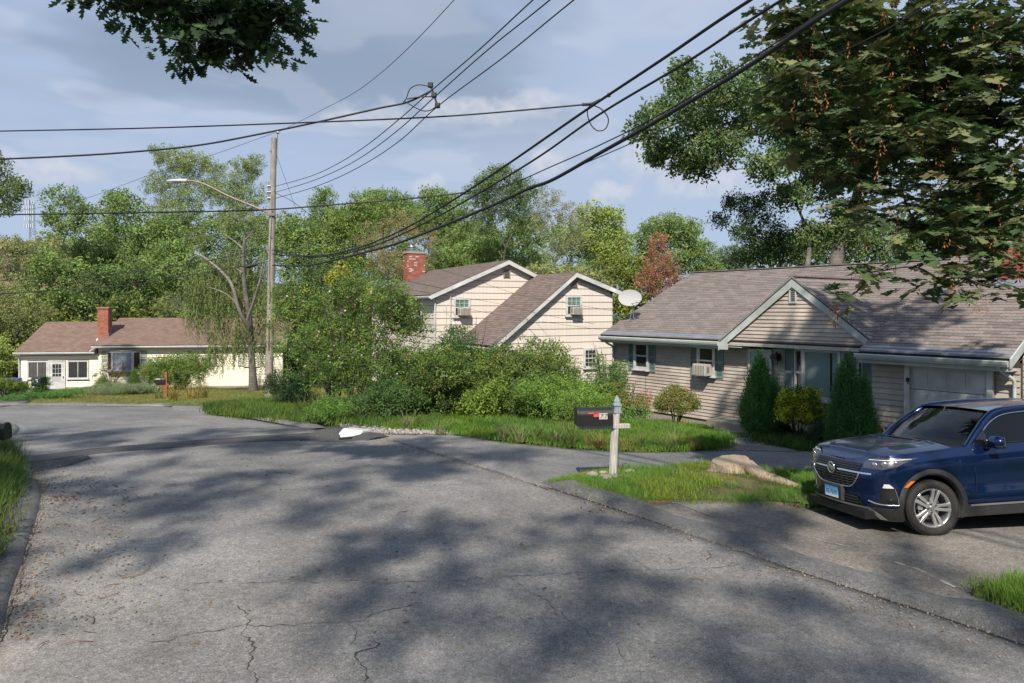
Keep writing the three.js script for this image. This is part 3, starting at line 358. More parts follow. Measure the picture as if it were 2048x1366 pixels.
// ---------- the grey clapboard house with the garage ----------
const GY = 0.8, greyTurn = Math.atan2(-0.807, 0.590);
const grey = thing('clapboard_house', 'grey-beige clapboard house with teal shutters, gabled porch front and garage', 'house', [3.43, -GY, -24.0], greyTurn);
{
  const h = grey, Y = y => y + GY, U0 = 0.08, siteBottom = -0.46, eave = 1.76;
  // foundation and wall cores
  new MB().box(4.6, Y(-0.95), -4.3, 9.0, 1.0, 8.55).build('foundation', M.concrete, h);
  new MB().box(4.62, Y(0.68), -4.3, 9.06, 2.26, 8.58).build('wall_core', M.lapShadeCore, h);
  new MB().box(10.65, Y(0.3), -3.4, 2.96, 2.9, 7.98).build('wall_core', M.lapShadeCore, h);
  const open = [[1.08, 1.72, 0.82, 1.73], [3.68, 4.32, 0.82, 1.73], [5.45, 6.2, -0.35, 1.73], [6.85, 8.6, 0.45, 1.84]].map(([a, b, c, d]) => [a, b, Y(c), Y(d)]);
  pieces('clapboard', courses({ y0: Y(siteBottom), y1: Y(eave), step: 0.1016, z: 0, span: () => [U0 + 0.09, 9.14], openings: open, board: 3.1 }), M.siding, h, 11);
  new MB().box(U0 + 0.045, Y(0.65), 0.012, 0.09, 2.22, 0.03).build('corner_board', M.siding[2], h);
  // the left end wall
  { const end = new THREE.Group(); end.name = 'end_wall'; end.position.set(0.08, 0, 0); end.rotation.y = -Math.PI / 2; h.add(end); const gs = courses({ y0: Y(siteBottom), y1: Y(4.0), step: 0.1016, z: 0.004, span: y => { const yy = y - GY; if (yy <= 1.8) return [-8.6, 0]; const k = (yy - 1.8) / 0.469; return [-8.9 + k, -0.1 - k]; } }); mesh('clapboards', mergeGeometries(gs), M.siding[1], end).userData.kind = 'stuff'; prismWall('gable_core', [[-8.6, Y(1.7)], [-0.05, Y(1.7)], [-4.35, Y(3.9)]], -0.3, 0, M.siding[0], end); }
  // roof: front and back slopes, eave 0.45 in front of the wall
  const zf = 0.45, yE = Y(1.95), zr = -4.35, yR = Y(4.2), uL = -0.1, uR = 12.6;
  const up = V3(0, yR - yE, zr - zf).normalize(), run = Math.hypot(yR - yE, zr - zf);
  slab('roof_deck', [V3(uL, yE - 0.02, zf), V3(9.3, yE - 0.02, zf), V3(9.3, yR - 0.02, zr), V3(uL, yR - 0.02, zr)], 0.10, M.deck, h);
  slab('roof_deck', [V3(uR, yE - 0.02, zr * 2 - zf), V3(uL, yE - 0.02, zr * 2 - zf), V3(uL, yR - 0.02, zr), V3(uR, yR - 0.02, zr)], 0.10, M.deck, h);
  // garage roof plane
  const zg = 1.0, yg = Y(1.86), gu0 = 9.05, gu1 = 12.05, upG = up.clone(), runG = Math.hypot(zg - zr - 0.1, (zg - zr - 0.1) * 0.469);
  const gTop = V3(0, yg, zg).addScaledVector(upG, runG);
  slab('roof_deck', [V3(gu0, yg - 0.02, zg), V3(gu1, yg - 0.02, zg), V3(gu1, gTop.y - 0.02, gTop.z), V3(gu0, gTop.y - 0.02, gTop.z)], 0.10, M.deck, h);
  slab('roof_deck', [V3(gu1, yg - 0.02, gTop.z * 2 - zg), V3(gu0, yg - 0.02, gTop.z * 2 - zg), V3(gu0, gTop.y - 0.02, gTop.z), V3(gu1, gTop.y - 0.02, gTop.z)], 0.10, M.deck, h);
  // porch gable roof planes
  const gl = 4.80, gp = 7.06, gr = 9.34, yl = Y(1.93), yp = Y(3.66), zo = 0.50, zi = -3.3, upL = V3(gp - gl, yp - yl, 0).normalize(), runL = Math.hypot(gp - gl, yp - yl), upR = V3(gp - gr, yp - yl, 0).normalize(), runR = Math.hypot(gp - gr, yp - yl);
  slab('roof_deck', [V3(gl, yl - 0.02, zi), V3(gl, yl - 0.02, zo), V3(gp, yp - 0.02, zo), V3(gp, yp - 0.02, zi)], 0.035, M.deck, h);
  slab('roof_deck', [V3(gr, yl - 0.02, zo), V3(gr, yl - 0.02, zi), V3(gp, yp - 0.02, zi), V3(gp, yp - 0.02, zo)], 0.035, M.deck, h);
  // shingle tabs; the ones that show largest are pieces of their own
  const all = [...tabs(V3(uL, yE, zf), V3(1, 0, 0), up, 9.4, run, { seed: 5 }), ...tabs(V3(gu0, yg, zg), V3(1, 0, 0), upG, gu1 - gu0, runG, { seed: 6 }), ...tabs(V3(gr, yl, zo), V3(0, 0, -1), upR, zo - zi, runR, { seed: 7 }), ...tabs(V3(gl, yl, zi), V3(0, 0, 1), upL, zo - zi, runL, { seed: 8 })];
  h.updateMatrixWorld(true); const p = new THREE.Vector3(); for (const t of all) t.push(p.setFromMatrixPosition(t[0]).applyMatrix4(h.matrixWorld).distanceTo(camera.position));
  // hidden ones (under the porch gable) are not worth a piece
  all.sort((a, b) => a[2] - b[2]);
  const near = all.slice(0, 300), rest = all.slice(300);
  near.forEach(([m, k]) => { const o = mesh('shingle', TAB, M.tabsGrey[Math.floor(k * 4.99)], h); o.matrixAutoUpdate = true; m.decompose(o.position, o.quaternion, o.scale); });
  tabStuff(rest, h, [0.28, 0.238, 0.219, 1], 'shingles');
  tabStuff(tabs(V3(uR, yE, zr * 2 - zf), V3(-1, 0, 0), V3(0, yR - yE, zf - zr).normalize(), uR - uL, run, { seed: 9, e: 0.29, w: 0.6 }), h, [0.28, 0.238, 0.219, 1], 'shingles');
  new MB().box((uL + gu0) / 2, yR + 0.012, zr, gu0 - uL, 0.03, 0.26).build('ridge_cap', M.tabsGrey[1], h); new MB().box(gp, yp + 0.012, (zo + zi) / 2, 0.2, 0.03, zo - zi).build('ridge_cap', M.tabsGrey[1], h);
  new MB().box((gu0 + gu1) / 2, gTop.y + 0.02, gTop.z, gu1 - gu0, 0.03, 0.26).build('ridge_cap', M.tabsGrey[1], h);
  // metal edge strip, gutters, fascia, soffit
  slab('drip_edge', [V3(uL, yE + 0.004, zf + 0.02), V3(gl + 0.1, yE + 0.004, zf + 0.02), V3(gl + 0.1, yE + 0.125, zf - 0.22), V3(uL, yE + 0.125, zf - 0.22)], 0.006, M.flashing, h);
  slab('drip_edge', [V3(gu0, yg + 0.006, zg + 0.02), V3(gu1, yg + 0.006, zg + 0.02), V3(gu1, yg + 0.135, zg - 0.25), V3(gu0, yg + 0.135, zg - 0.25)], 0.006, M.flashing, h);
  gutter(h, uL, gl - 0.02, yE - 0.17, zf - 0.01, M.fascia); gutter(h, gu0 - 0.05, gu1 - 0.02, yg - 0.17, zg - 0.01, M.fascia);
  new MB().box((uL + gl) / 2, yE - 0.155, zf - 0.03, gl - uL, 0.2, 0.03).box((uL + gl) / 2, yE - 0.25, zf / 2, gl - uL, 0.02, zf - 0.03).box(gl + 0.35, yE - 0.13, 0.2, 0.7, 0.14, 0.42).build('fascia', M.fascia, h);
  new MB().box((gu0 + gu1) / 2, yg - 0.15, zg - 0.03, gu1 - gu0, 0.2, 0.03).box((gu0 + gu1) / 2, yg - 0.25, zg - 0.22, gu1 - gu0, 0.02, 0.44).build('fascia', M.fascia, h);
  // left rake board, garage rake board
  board('rake_board', V3(uL, yE - 0.02, zf), V3(uL, yR - 0.02, zr), 0.18, 0.025, M.fascia, h, V3(-1, 0, 0)); board('rake_board', V3(uL, yR - 0.02, zr), V3(uL, yE - 0.02, 2 * zr - zf), 0.18, 0.025, M.fascia, h, V3(-1, 0, 0));
  board('rake_board', V3(gu1, yg - 0.0, zg + 0.02), V3(gu1, gTop.y - 0.0, gTop.z), 0.2, 0.03, M.fascia, h, V3(1, 0, 0));
  // porch gable face
  const gb = Y(1.84); const slope = (yp - yl) / (gp - gl);
  prismWall('gable_core', [[gl + 0.25, gb], [gr - 0.25, gb], [gr - 0.25, gb + 0.12], [gp, yp - 0.14], [gl + 0.25, gb + 0.12]], -0.2, 0.415, M.lapShadeCore, h);
  pieces('clapboard', courses({ y0: gb, y1: yp - 0.16, step: 0.1016, z: 0.418, board: 3.1, span: y => { const k = Math.max(0, (y - gb - 0.02) / slope); return [gl + 0.14 + k * 0.97, gr - 0.14 - k * 0.97]; }, openings: [[gp - 0.1, gp + 0.1, Y(2.98), Y(3.36)]] }), M.siding, h, 12);
  board('rake_board', V3(gl - 0.03, yl - 0.02, 0.44), V3(gp, yp + 0.0, 0.44), 0.27, 0.055, M.fascia, h); board('rake_board', V3(gp, yp + 0.0, 0.441), V3(gr + 0.03, yl + 0.0, 0.441), 0.27, 0.055, M.fascia, h);
  new MB().box(gl + 0.12, yl - 0.14, 0.47, 0.3, 0.22, 0.056).build('gable_return', M.fascia, h); new MB().box(gr - 0.12, yl - 0.14, 0.47, 0.3, 0.22, 0.056).build('gable_return', M.fascia, h);
  new MB().box((gl + gr) / 2, gb - 0.015, 0.22, gr - gl - 0.3, 0.03, 0.44).build('soffit', M.whiteTrim, h);
  { const v = new THREE.Group(); v.name = 'gable_vent'; v.position.set(gp, Y(3.17), 0.43); h.add(v); const f = new MB(); f.box(-0.085, 0, 0.02, 0.03, 0.40, 0.04).box(0.085, 0, 0.02, 0.03, 0.40, 0.04).box(0, 0.185, 0.0195, 0.14, 0.03, 0.039).box(0, -0.185, 0.0195, 0.14, 0.03, 0.039); f.build('frame', M.whiteTrim, v); new MB().box(0, 0, 0.004, 0.15, 0.36, 0.004).build('backing', M.darkRoom, v); for (let k = 0; k < 7; k++) new MB().box(0, -0.15 + k * 0.05, 0.02, 0.14, 0.03, 0.006, 0, 0.6).build('louvre', M.whiteTrim, v); }
  // windows, shutters
  windowUnit(h, 1.40, Y(1.29), 0.66, 0.90, 0.016); windowUnit(h, 4.00, Y(1.29), 0.66, 0.90, 0.016);
  for (const c of [0.945, 1.86, 3.535, 4.465]) shutter(h, c, Y(1.28), 0.25, 0.96, 0.012, M.shutter);
  // bay window: broad centre light and two angled side lights
  { const bay = new THREE.Group(); bay.name = 'bay_window'; bay.position.set(7.72, Y(1.17), 0.02); h.add(bay); const W = 1.02, H = 1.28, d = 0.2;
    const c = windowUnit(bay, 0, 0, W, H, d, { rows: 1, trim: 0.05, curtain_or_reflection: M.curtain_or_reflection, folds: 14, sill: false }); 
    for (const s of [-1, 1]) { const w = windowUnit(bay, s * (W / 2 + 0.155), 0, 0.40, H, d / 2 - 0.01, { rows: 2, trim: 0.045, sill: false, curtain_or_reflection: s > 0 ? M.curtain_or_reflection : null }); w.rotation.y = s * 0.52; }
    new MB().box(0, H / 2 + 0.06, 0.1, 1.74, 0.12, 0.24).build('head', M.whiteTrim, bay); new MB().rbox(0, -H / 2 - 0.035, 0.13, 1.74, 0.07, 0.34, 0.01).build('sill', M.whiteTrim, bay); new MB().box(0, -H / 2 - 0.17, 0.05, 1.6, 0.2, 0.14).build('apron', M.siding[0], bay); }
  shutter(h, 6.68, Y(1.14), 0.26, 1.34, 0.012, M.shutter, 34); shutter(h, 8.77, Y(1.14), 0.26, 1.34, 0.012, M.shutter, 34);
  // front door with a big light
  { const d = new THREE.Group(); d.name = 'front_door'; d.position.set(5.83, Y(-0.28), 0.016); h.add(d); const w = 0.74, H = 2.0; new MB().box(-w / 2 + 0.04, H / 2, 0.03, 0.08, H, 0.08).box(w / 2 - 0.04, H / 2, 0.03, 0.08, H, 0.08).box(0, H - 0.04, 0.03, w - 0.16, 0.08, 0.08).build('frame', M.whiteTrim, d); new MB().box(-0.235, H / 2 - 0.04, 0.03, 0.11, H - 0.08, 0.04).box(0.235, H / 2 - 0.04, 0.03, 0.11, H - 0.08, 0.04).box(0, H - 0.16, 0.0295, 0.36, 0.16, 0.039).box(0, 0.36, 0.0295, 0.36, 0.72, 0.039).build('storm_door', M.whiteTrim, d); new MB().box(0, 1.25, 0.004, 0.4, 1.2, 0.008).build('room_dark', M.darkRoom, d); mesh('pane', planarUV(clean(new THREE.PlaneGeometry(0.36, 1.1).translate(0, 1.27, 0.03))), M.glass, d); new MB().tube([[0.2, 0.95, 0.06], [0.2, 1.08, 0.07]], 0.012).build('handle', M.blackIron, d); }
  { const l = new THREE.Group(); l.name = 'wall_lantern'; l.position.set(6.38, Y(1.5), 0.02); h.add(l); new MB().box(0, 0.03, 0.02, 0.12, 0.2, 0.04).build('bracket', M.blackIron, l); new MB().tube([[0, 0.1, 0.03], [0, 0.16, 0.1], [0, 0.1, 0.17]], 0.012).build('arm', M.blackIron, l); new MB().rbox(0, 0.04, 0.17, 0.2, 0.12, 0.2, 0.03).build('hood', M.blackIron, l); const cg = new MB(); for (let k = 0; k < 8; k++) { const a = k / 8 * 6.283; cg.tube([[Math.cos(a) * 0.085, -0.01, 0.17 + Math.sin(a) * 0.085], [Math.cos(a) * 0.05, -0.19, 0.17 + Math.sin(a) * 0.05]], 0.006); } for (const y of [-0.07, -0.13]) cg.add(new THREE.TorusGeometry(0.072 + y * 0.1, 0.005, 4, 16).rotateX(Math.PI / 2).translate(0, y, 0.17)); cg.build('cage', M.blackIron, l); mesh('lamp_glass', new THREE.CylinderGeometry(0.05, 0.035, 0.15, 12).translate(0, -0.09, 0.17), phys(0.9, 0.92, 0.92, { transmission: 0.8, roughness: 0.3, thickness: 0 }), l); }
  // garage front
  pieces('clapboard', courses({ y0: Y(-0.5), y1: Y(1.66), step: 0.127, z: 0.6, board: 3.1, span: () => [9.18, 12.1], openings: [[9.9, 11.66, Y(-1), Y(1.64)]] }), M.siding, h, 13);
  { const e = new THREE.Group(); e.name = 'end_wall'; e.position.set(12.12, 0, 0.6); e.rotation.y = Math.PI / 2; h.add(e); mesh('clapboards', mergeGeometries(courses({ y0: Y(-0.8), y1: Y(3.8), step: 0.127, z: 0.012, span: y => { const yy = y - GY; if (yy <= 1.9) return [0, 8]; const k = (yy - 1.9) / 0.469; return [k, 9.8 - k]; } })), M.siding[0], e).userData.kind = 'stuff'; }
  { const d = new THREE.Group(); d.name = 'garage_door'; d.position.set(10.8, Y(-0.45), 0.69); h.add(d); const w = 1.5, H = 2.02; new MB().box(0, H / 2, -0.06, w, H, 0.04).build('leaf', M.whiteTrim, d); for (let j = 0; j < 4; j++) for (let i = 0; i < 4; i++) { const pw = w / 4, ph = H / 4, f = new MB(); f.rbox(-w / 2 + pw * (i + 0.5), ph * (j + 0.5), -0.035, pw * 0.80, ph * 0.68, 0.012, 0.005); f.build('panel', M.whiteTrim, d); } const s = new MB(); for (let j = 1; j < 4; j++) s.box(0, j * H / 4, -0.038, w, 0.012, 0.006); s.build('joint', std(0.10, 0.10, 0.10), d); new MB().box(-w / 2 - 0.055, H / 2 + 0.03, 0.0, 0.11, H + 0.1, 0.1).box(w / 2 + 0.055, H / 2 + 0.03, 0.0, 0.11, H + 0.1, 0.1).box(0, H + 0.035, 0.0, w, 0.09, 0.1).build('frame', M.whiteTrim, d); new MB().box(-w / 2 - 0.01, 1.72, 0.09, 0.05, 0.09, 0.06).tube([[-w / 2 - 0.01, 1.62, 0.09], [-w / 2 - 0.01, 1.72, 0.07]], 0.012).build('hook', M.blackIron, d); }
  // down pipes
  new MB().tube([[U0 + 0.0, yE - 0.15, zf + 0.04], [U0 + 0.02, yE - 0.28, zf - 0.1], [U0 + 0.05, yE - 0.42, 0.09], [U0 + 0.05, yE - 0.6, 0.07]], 0.036, 0.036, 8, 10).tube([[U0 + 0.05, yE - 0.55, 0.07], [U0 + 0.05, Y(-0.7), 0.07]], 0.036, 0.036, 8).build('downpipe', M.whiteTrim, h);
  new MB().tube([[11.85, yg - 0.15, zg + 0.05], [11.9, yg - 0.28, zg - 0.08], [12.02, yg - 0.45, 0.72], [12.02, yg - 0.6, 0.68]], 0.036, 0.036, 8, 10).tube([[12.02, yg - 0.55, 0.68], [12.02, Y(-0.6), 0.68]], 0.036, 0.036, 8).build('downpipe', M.fascia, h);
  // valley flashing by the porch gable
  slab('flashing', [V3(gr - 0.05, yl - 0.02, zo + 0.06), V3(gr + 0.42, yg + 0.26, zo - 0.05), V3(gr + 0.3, yg + 0.42, zo - 0.4), V3(gr - 0.25, yl + 0.16, zo - 0.3)], 0.006, M.flashing, h);
  // chimney on the ridge
  { const c = new THREE.Group(); c.name = 'chimney'; c.position.set(11.1, Y(3.4), -2.6); h.add(c); brickStack(c, 0.75, 0.95, 0.75, 0, 0, 0, 31); new MB().rbox(0, 0.98, 0, 0.86, 0.09, 0.86, 0.02).build('cap', M.concreteGrey, c); new MB().box(0, 0.03, 0.4, 0.9, 0.3, 0.02, 0, -0.4).build('flashing', M.flashing, c); }
  // steps
  new MB().rbox(5.55, Y(-0.62), 0.42, 1.9, 0.66, 0.8, 0.02).build('step', M.concrete, h); new MB().rbox(5.4, Y(-0.76), 1.02, 2.3, 0.56, 0.42, 0.02).build('step', M.concrete, h); new MB().rbox(5.3, Y(-0.86), 1.42, 2.6, 0.42, 0.4, 0.02).build('step', M.concrete, h);
  h.updateMatrixWorld(true);
  acUnit(3.99, Y(0.86), 0.07, greyTurn, 0.48, 0.34, 0.3, 'beige air conditioner in the shuttered window of the grey house', h.matrixWorld);
}
const greyPoint = (u, y, z) => new THREE.Vector3(u, y + GY, z).applyMatrix4(grey.matrixWorld);
{ // satellite dish on the roof corner
  const p = greyPoint(0.55, 2.40, -0.5), d = thing('satellite_dish', 'pale grey satellite dish on the roof corner of the grey house', 'satellite dish', p.toArray(), -0.35);
  new MB().tube([[0, 0, 0], [-0.04, 0.35, 0], [-0.12, 0.62, 0.02]], 0.022).build('mast', M.galv, d); new MB().tube([[-0.14, 0.02, 0.1], [-0.07, 0.38, 0.01]], 0.01).tube([[0.18, 0.08, -0.06], [-0.06, 0.4, 0]], 0.01).build('strut', M.galv, d); new MB().box(0, 0.01, 0, 0.2, 0.02, 0.14, 0, 0.4).build('foot', M.galv, d);
  const g = grid(24, 8, (u, v) => { const a = u * Math.PI * 2, r = v; return [Math.cos(a) * r * 0.40, Math.sin(a) * r * 0.30, (r * r - 1) * 0.06]; }); const dish = mesh('reflector', planarUV(g), std(0.33, 0.33, 0.335, { roughness: 0.7, side: THREE.DoubleSide }), d); dish.position.set(-0.13, 0.80, 0.05); dish.rotation.set(-0.35, 0.1, 0);
  new MB().tube([[-0.1, 0.6, 0.05], [0.14, 0.62, 0.34]], 0.012).build('feed_arm', M.galv, d); new MB().rbox(0.2, 0.68, 0.36, 0.14, 0.12, 0.12, 0.03).build('feed_horn', std(0.42, 0.42, 0.43), d);
}

// ---------- the cream shingled house ----------
{
  const turn = Math.atan2(0.454, 0.891), CY = 1.9, h = thing('shingled_house', 'cream shingled two-storey house with sweeping brown roof behind the shrubs', 'house', [-3.6, -CY, -33], turn), Y = y => y + CY;
  const tone = [0.25, 0.19, 0.165, 1];
  // main block: gable end at z = 0, x 0..7.46, runs back 10.8
  const W = 7.46, L = 10.8, e = 3.50, pk = 5.1, pz = 3.8;
  prismWall('wall_core', [[0, 0], [W, 0], [W, Y(e)], [W / 2, Y(pk)], [0, Y(e)]], -L, -0.02, M.lapShadeCore, h);
  const span = y => { const yy = y - CY; if (yy <= e) return [0, W]; const k = (yy - e) / (pk - e) * W / 2; return [k, W - k]; };
  pieces('shingle_course', courses({ y0: Y(-1.6), y1: Y(pk - 0.02), step: 0.305, z: 0, lip: 0.03, span, openings: [[0.93, 1.71, Y(2.47), Y(3.27)]] }), M.shake, h, 21);
  { const s = new THREE.Group(); s.name = 'side_wall'; s.rotation.y = -Math.PI / 2; h.add(s); pieces('shingle_course', courses({ y0: Y(-1.6), y1: Y(e), step: 0.305, z: 0.004, lip: 0.03, span: () => [-L, 0], openings: [] }), M.shake, s, 22); 
    windowUnit(s, -2.35, Y(2.86), 1.1, 0.98, 0.03, { rows: 2, muntins: [[0.5, 1, 3, 2]] }); windowUnit(s, -8.4, Y(2.86), 1.2, 0.98, 0.03, { rows: 2 }); }
  const roofSide = (x0, y0, x1, y1, z0, z1, seed, t = tone) => { const u = V3(x1 - x0, y1 - y0, 0), run = u.length(); u.normalize(); const flip = x1 < x0; slab('roof_deck', flip ? [V3(x0, y0 - 0.02, z1), V3(x0, y0 - 0.02, z0), V3(x1, y1 - 0.02, z0), V3(x1, y1 - 0.02, z1)] : [V3(x0, y0 - 0.02, z0), V3(x0, y0 - 0.02, z1), V3(x1, y1 - 0.02, z1), V3(x1, y1 - 0.02, z0)], 0.1, M.deck, h); tabStuff(flip ? tabs(V3(x0, y0, z1), V3(0, 0, -1), u, z1 - z0, run, { seed }) : tabs(V3(x0, y0, z0), V3(0, 0, 1), u, z1 - z0, run, { seed }), h, t); };
  const sl = (pk - e) / (W / 2);
  roofSide(-0.35, Y(e - 0.35 * sl + 0.12), W / 2, Y(pk + 0.12), -L - 0.25, 0.28, 41); roofSide(W + 0.3, Y(e - 0.3 * sl + 0.12), W / 2, Y(pk + 0.12), -L - 0.25, 0.28, 42);
  board('rake_board', V3(-0.35, Y(e - 0.35 * sl + 0.1), 0.26), V3(W / 2, Y(pk + 0.1), 0.26), 0.2, 0.04, M.whiteTrim, h); board('rake_board', V3(W / 2, Y(pk + 0.1), 0.261), V3(W + 0.3, Y(e - 0.3 * sl + 0.1), 0.261), 0.2, 0.04, M.whiteTrim, h);
  { const g = new THREE.Group(); g.name = 'eave_trim'; g.rotation.y = -Math.PI / 2; h.add(g); gutter(g, -L - 0.2, 0.25, Y(e - 0.2), 0.32, M.whiteTrim); }
  new MB().tube([[-0.3, Y(e - 0.1), 0.12], [-0.06, Y(e - 0.42), 0.06], [-0.05, Y(e - 0.7), 0.05]], 0.04, 0.04, 8, 8).tube([[-0.05, Y(e - 0.6), 0.05], [-0.05, Y(-1.5), 0.05]], 0.04, 0.04, 8).build('downpipe', M.whiteTrim, h);
  windowUnit(h, 1.32, Y(2.87), 0.86, 0.92, 0.03, { rows: 2, muntins: [[0.5, 1, 3, 2]], curtain_or_reflection: M.blind, ch: 0.48, cy: 0.2, folds: 0 });
  const vent = (x, y, z, m) => { const v = new THREE.Group(); v.name = 'gable_vent'; v.position.set(x, y, z); h.add(v); new MB().box(0, 0, 0.02, 0.36, 0.42, 0.02).build('backing', M.darkRoom, v); new MB().box(-0.165, 0, 0.03, 0.03, 0.42, 0.04).box(0.165, 0, 0.03, 0.03, 0.42, 0.04).build('frame', m, v); for (let k = 0; k < 6; k++) new MB().box(0, -0.17 + k * 0.07, 0.035, 0.3, 0.045, 0.008, 0, 0.6).build('louvre', m, v); };
  vent(W / 2, Y(4.55), 0.02, std(0.33, 0.30, 0.28));
  // the wing in front, saltbox roof: plane z = 3.8
  const xl = 1.15, xr = 7.5, xp = 5.29, yl = 1.22, yr = 3.66, yp = 4.40;
  prismWall('wall_core', [[xl + 0.05, 0], [xr - 0.1, 0], [xr - 0.1, Y(yr - 0.06)], [xp, Y(yp - 0.1)], [xl + 0.1, Y(yl - 0.05)]], 0.02, pz - 0.03, M.lapShadeCore, h);
  const span2 = y => { const yy = y - CY; let a = xl + 0.05, b = xr - 0.1; if (yy > yl) a = lerp(xl, xp, (yy - yl) / (yp - yl)); if (yy > yr) b = lerp(xr - 0.1, xp, (yy - yr) / (yp - yr)); return [a, Math.max(a, b)]; };
  pieces('shingle_course', courses({ y0: Y(-1.75), y1: Y(yp - 0.05), step: 0.305, z: pz - 0.02, lip: 0.03, span: span2, openings: [[4.86, 5.66, Y(2.5), Y(3.38)], [5.82, 6.48, Y(0.12), Y(0.95)]] }), M.shake, h, 23);
  { const s = new THREE.Group(); s.name = 'side_wall'; s.position.set(xr - 0.1, 0, 0); s.rotation.y = Math.PI / 2; h.add(s); pieces('shingle_course', courses({ y0: Y(-1.75), y1: Y(yr), step: 0.305, z: 0.004, lip: 0.03, span: () => [-pz, 6] }), M.shake, s, 24); }
  roofSide(xl - 0.05, Y(yl + 0.0), xp, Y(yp + 0.08), -0.3, pz + 0.25, 43); roofSide(xr + 0.25, Y(yr + 0.0), xp, Y(yp + 0.08), -6, pz + 0.25, 44);
  board('rake_board', V3(xl - 0.05, Y(yl - 0.02), pz + 0.22), V3(xp, Y(yp + 0.06), pz + 0.22), 0.2, 0.04, M.whiteTrim, h); board('rake_board', V3(xp, Y(yp + 0.06), pz + 0.221), V3(xr + 0.25, Y(yr - 0.02), pz + 0.221), 0.2, 0.04, M.whiteTrim, h);
  { const g = new THREE.Group(); g.name = 'eave_trim'; g.position.set(xl, 0, pz); g.rotation.y = -Math.PI / 2; h.add(g); gutter(g, -3.7, 0.2, Y(yl - 0.22), -0.02, M.whiteTrim); }
  windowUnit(h, 5.26, Y(2.95), 0.86, 0.94, pz + 0.01, { rows: 2, muntins: [[0.5, 1, 3, 2]], curtain_or_reflection: M.blind, ch: 0.48, cy: 0.2, folds: 0 }); windowUnit(h, 6.15, Y(0.53), 0.74, 0.92, pz + 0.01, { rows: 2, muntins: [[0.5, 1, 3, 2], [0, 0.5, 3, 2]] });
  vent(xp, Y(3.98), pz + 0.0, std(0.42, 0.37, 0.34));
  // porch slab roof edge between the wings, seen low behind the shrubs
  // chimney on the far end
  { const c = new THREE.Group(); c.name = 'chimney'; c.position.set(2.55, Y(3.2), -L + 0.35); h.add(c); brickStack(c, 1.15, 3.0, 0.75, 0, 0, 0, 33, [0.40, 0.13, 0.08], 0.13); new MB().rbox(0, 3.06, 0, 1.25, 0.12, 0.85, 0.02).build('cap', M.concreteGrey, c); mesh('flue', new THREE.CylinderGeometry(0.17, 0.17, 0.3, 16).translate(-0.15, 3.28, 0), M.galv, c); mesh('flue_cap', new THREE.CylinderGeometry(0.22, 0.24, 0.05, 16).translate(-0.15, 3.46, 0), M.galv, c); }
  // service mast and meter cable
  new MB().tube([[0.72, Y(3.45), 0.1], [0.72, Y(-0.2), 0.06]], 0.02).tube([[0.5, Y(2.95), 0.06], [0.5, Y(-0.2), 0.06]], 0.012).build('conduit', std(0.5, 0.45, 0.4), h);
  h.updateMatrixWorld(true);
  acUnit(1.36, Y(2.5), 0.07, turn, 0.56, 0.36, 0.34, 'air conditioner in the left gable window of the cream house', h.matrixWorld); acUnit(5.3, Y(2.55), pz + 0.06, turn, 0.52, 0.34, 0.26, 'air conditioner in the right wing window of the cream house', h.matrixWorld);
}

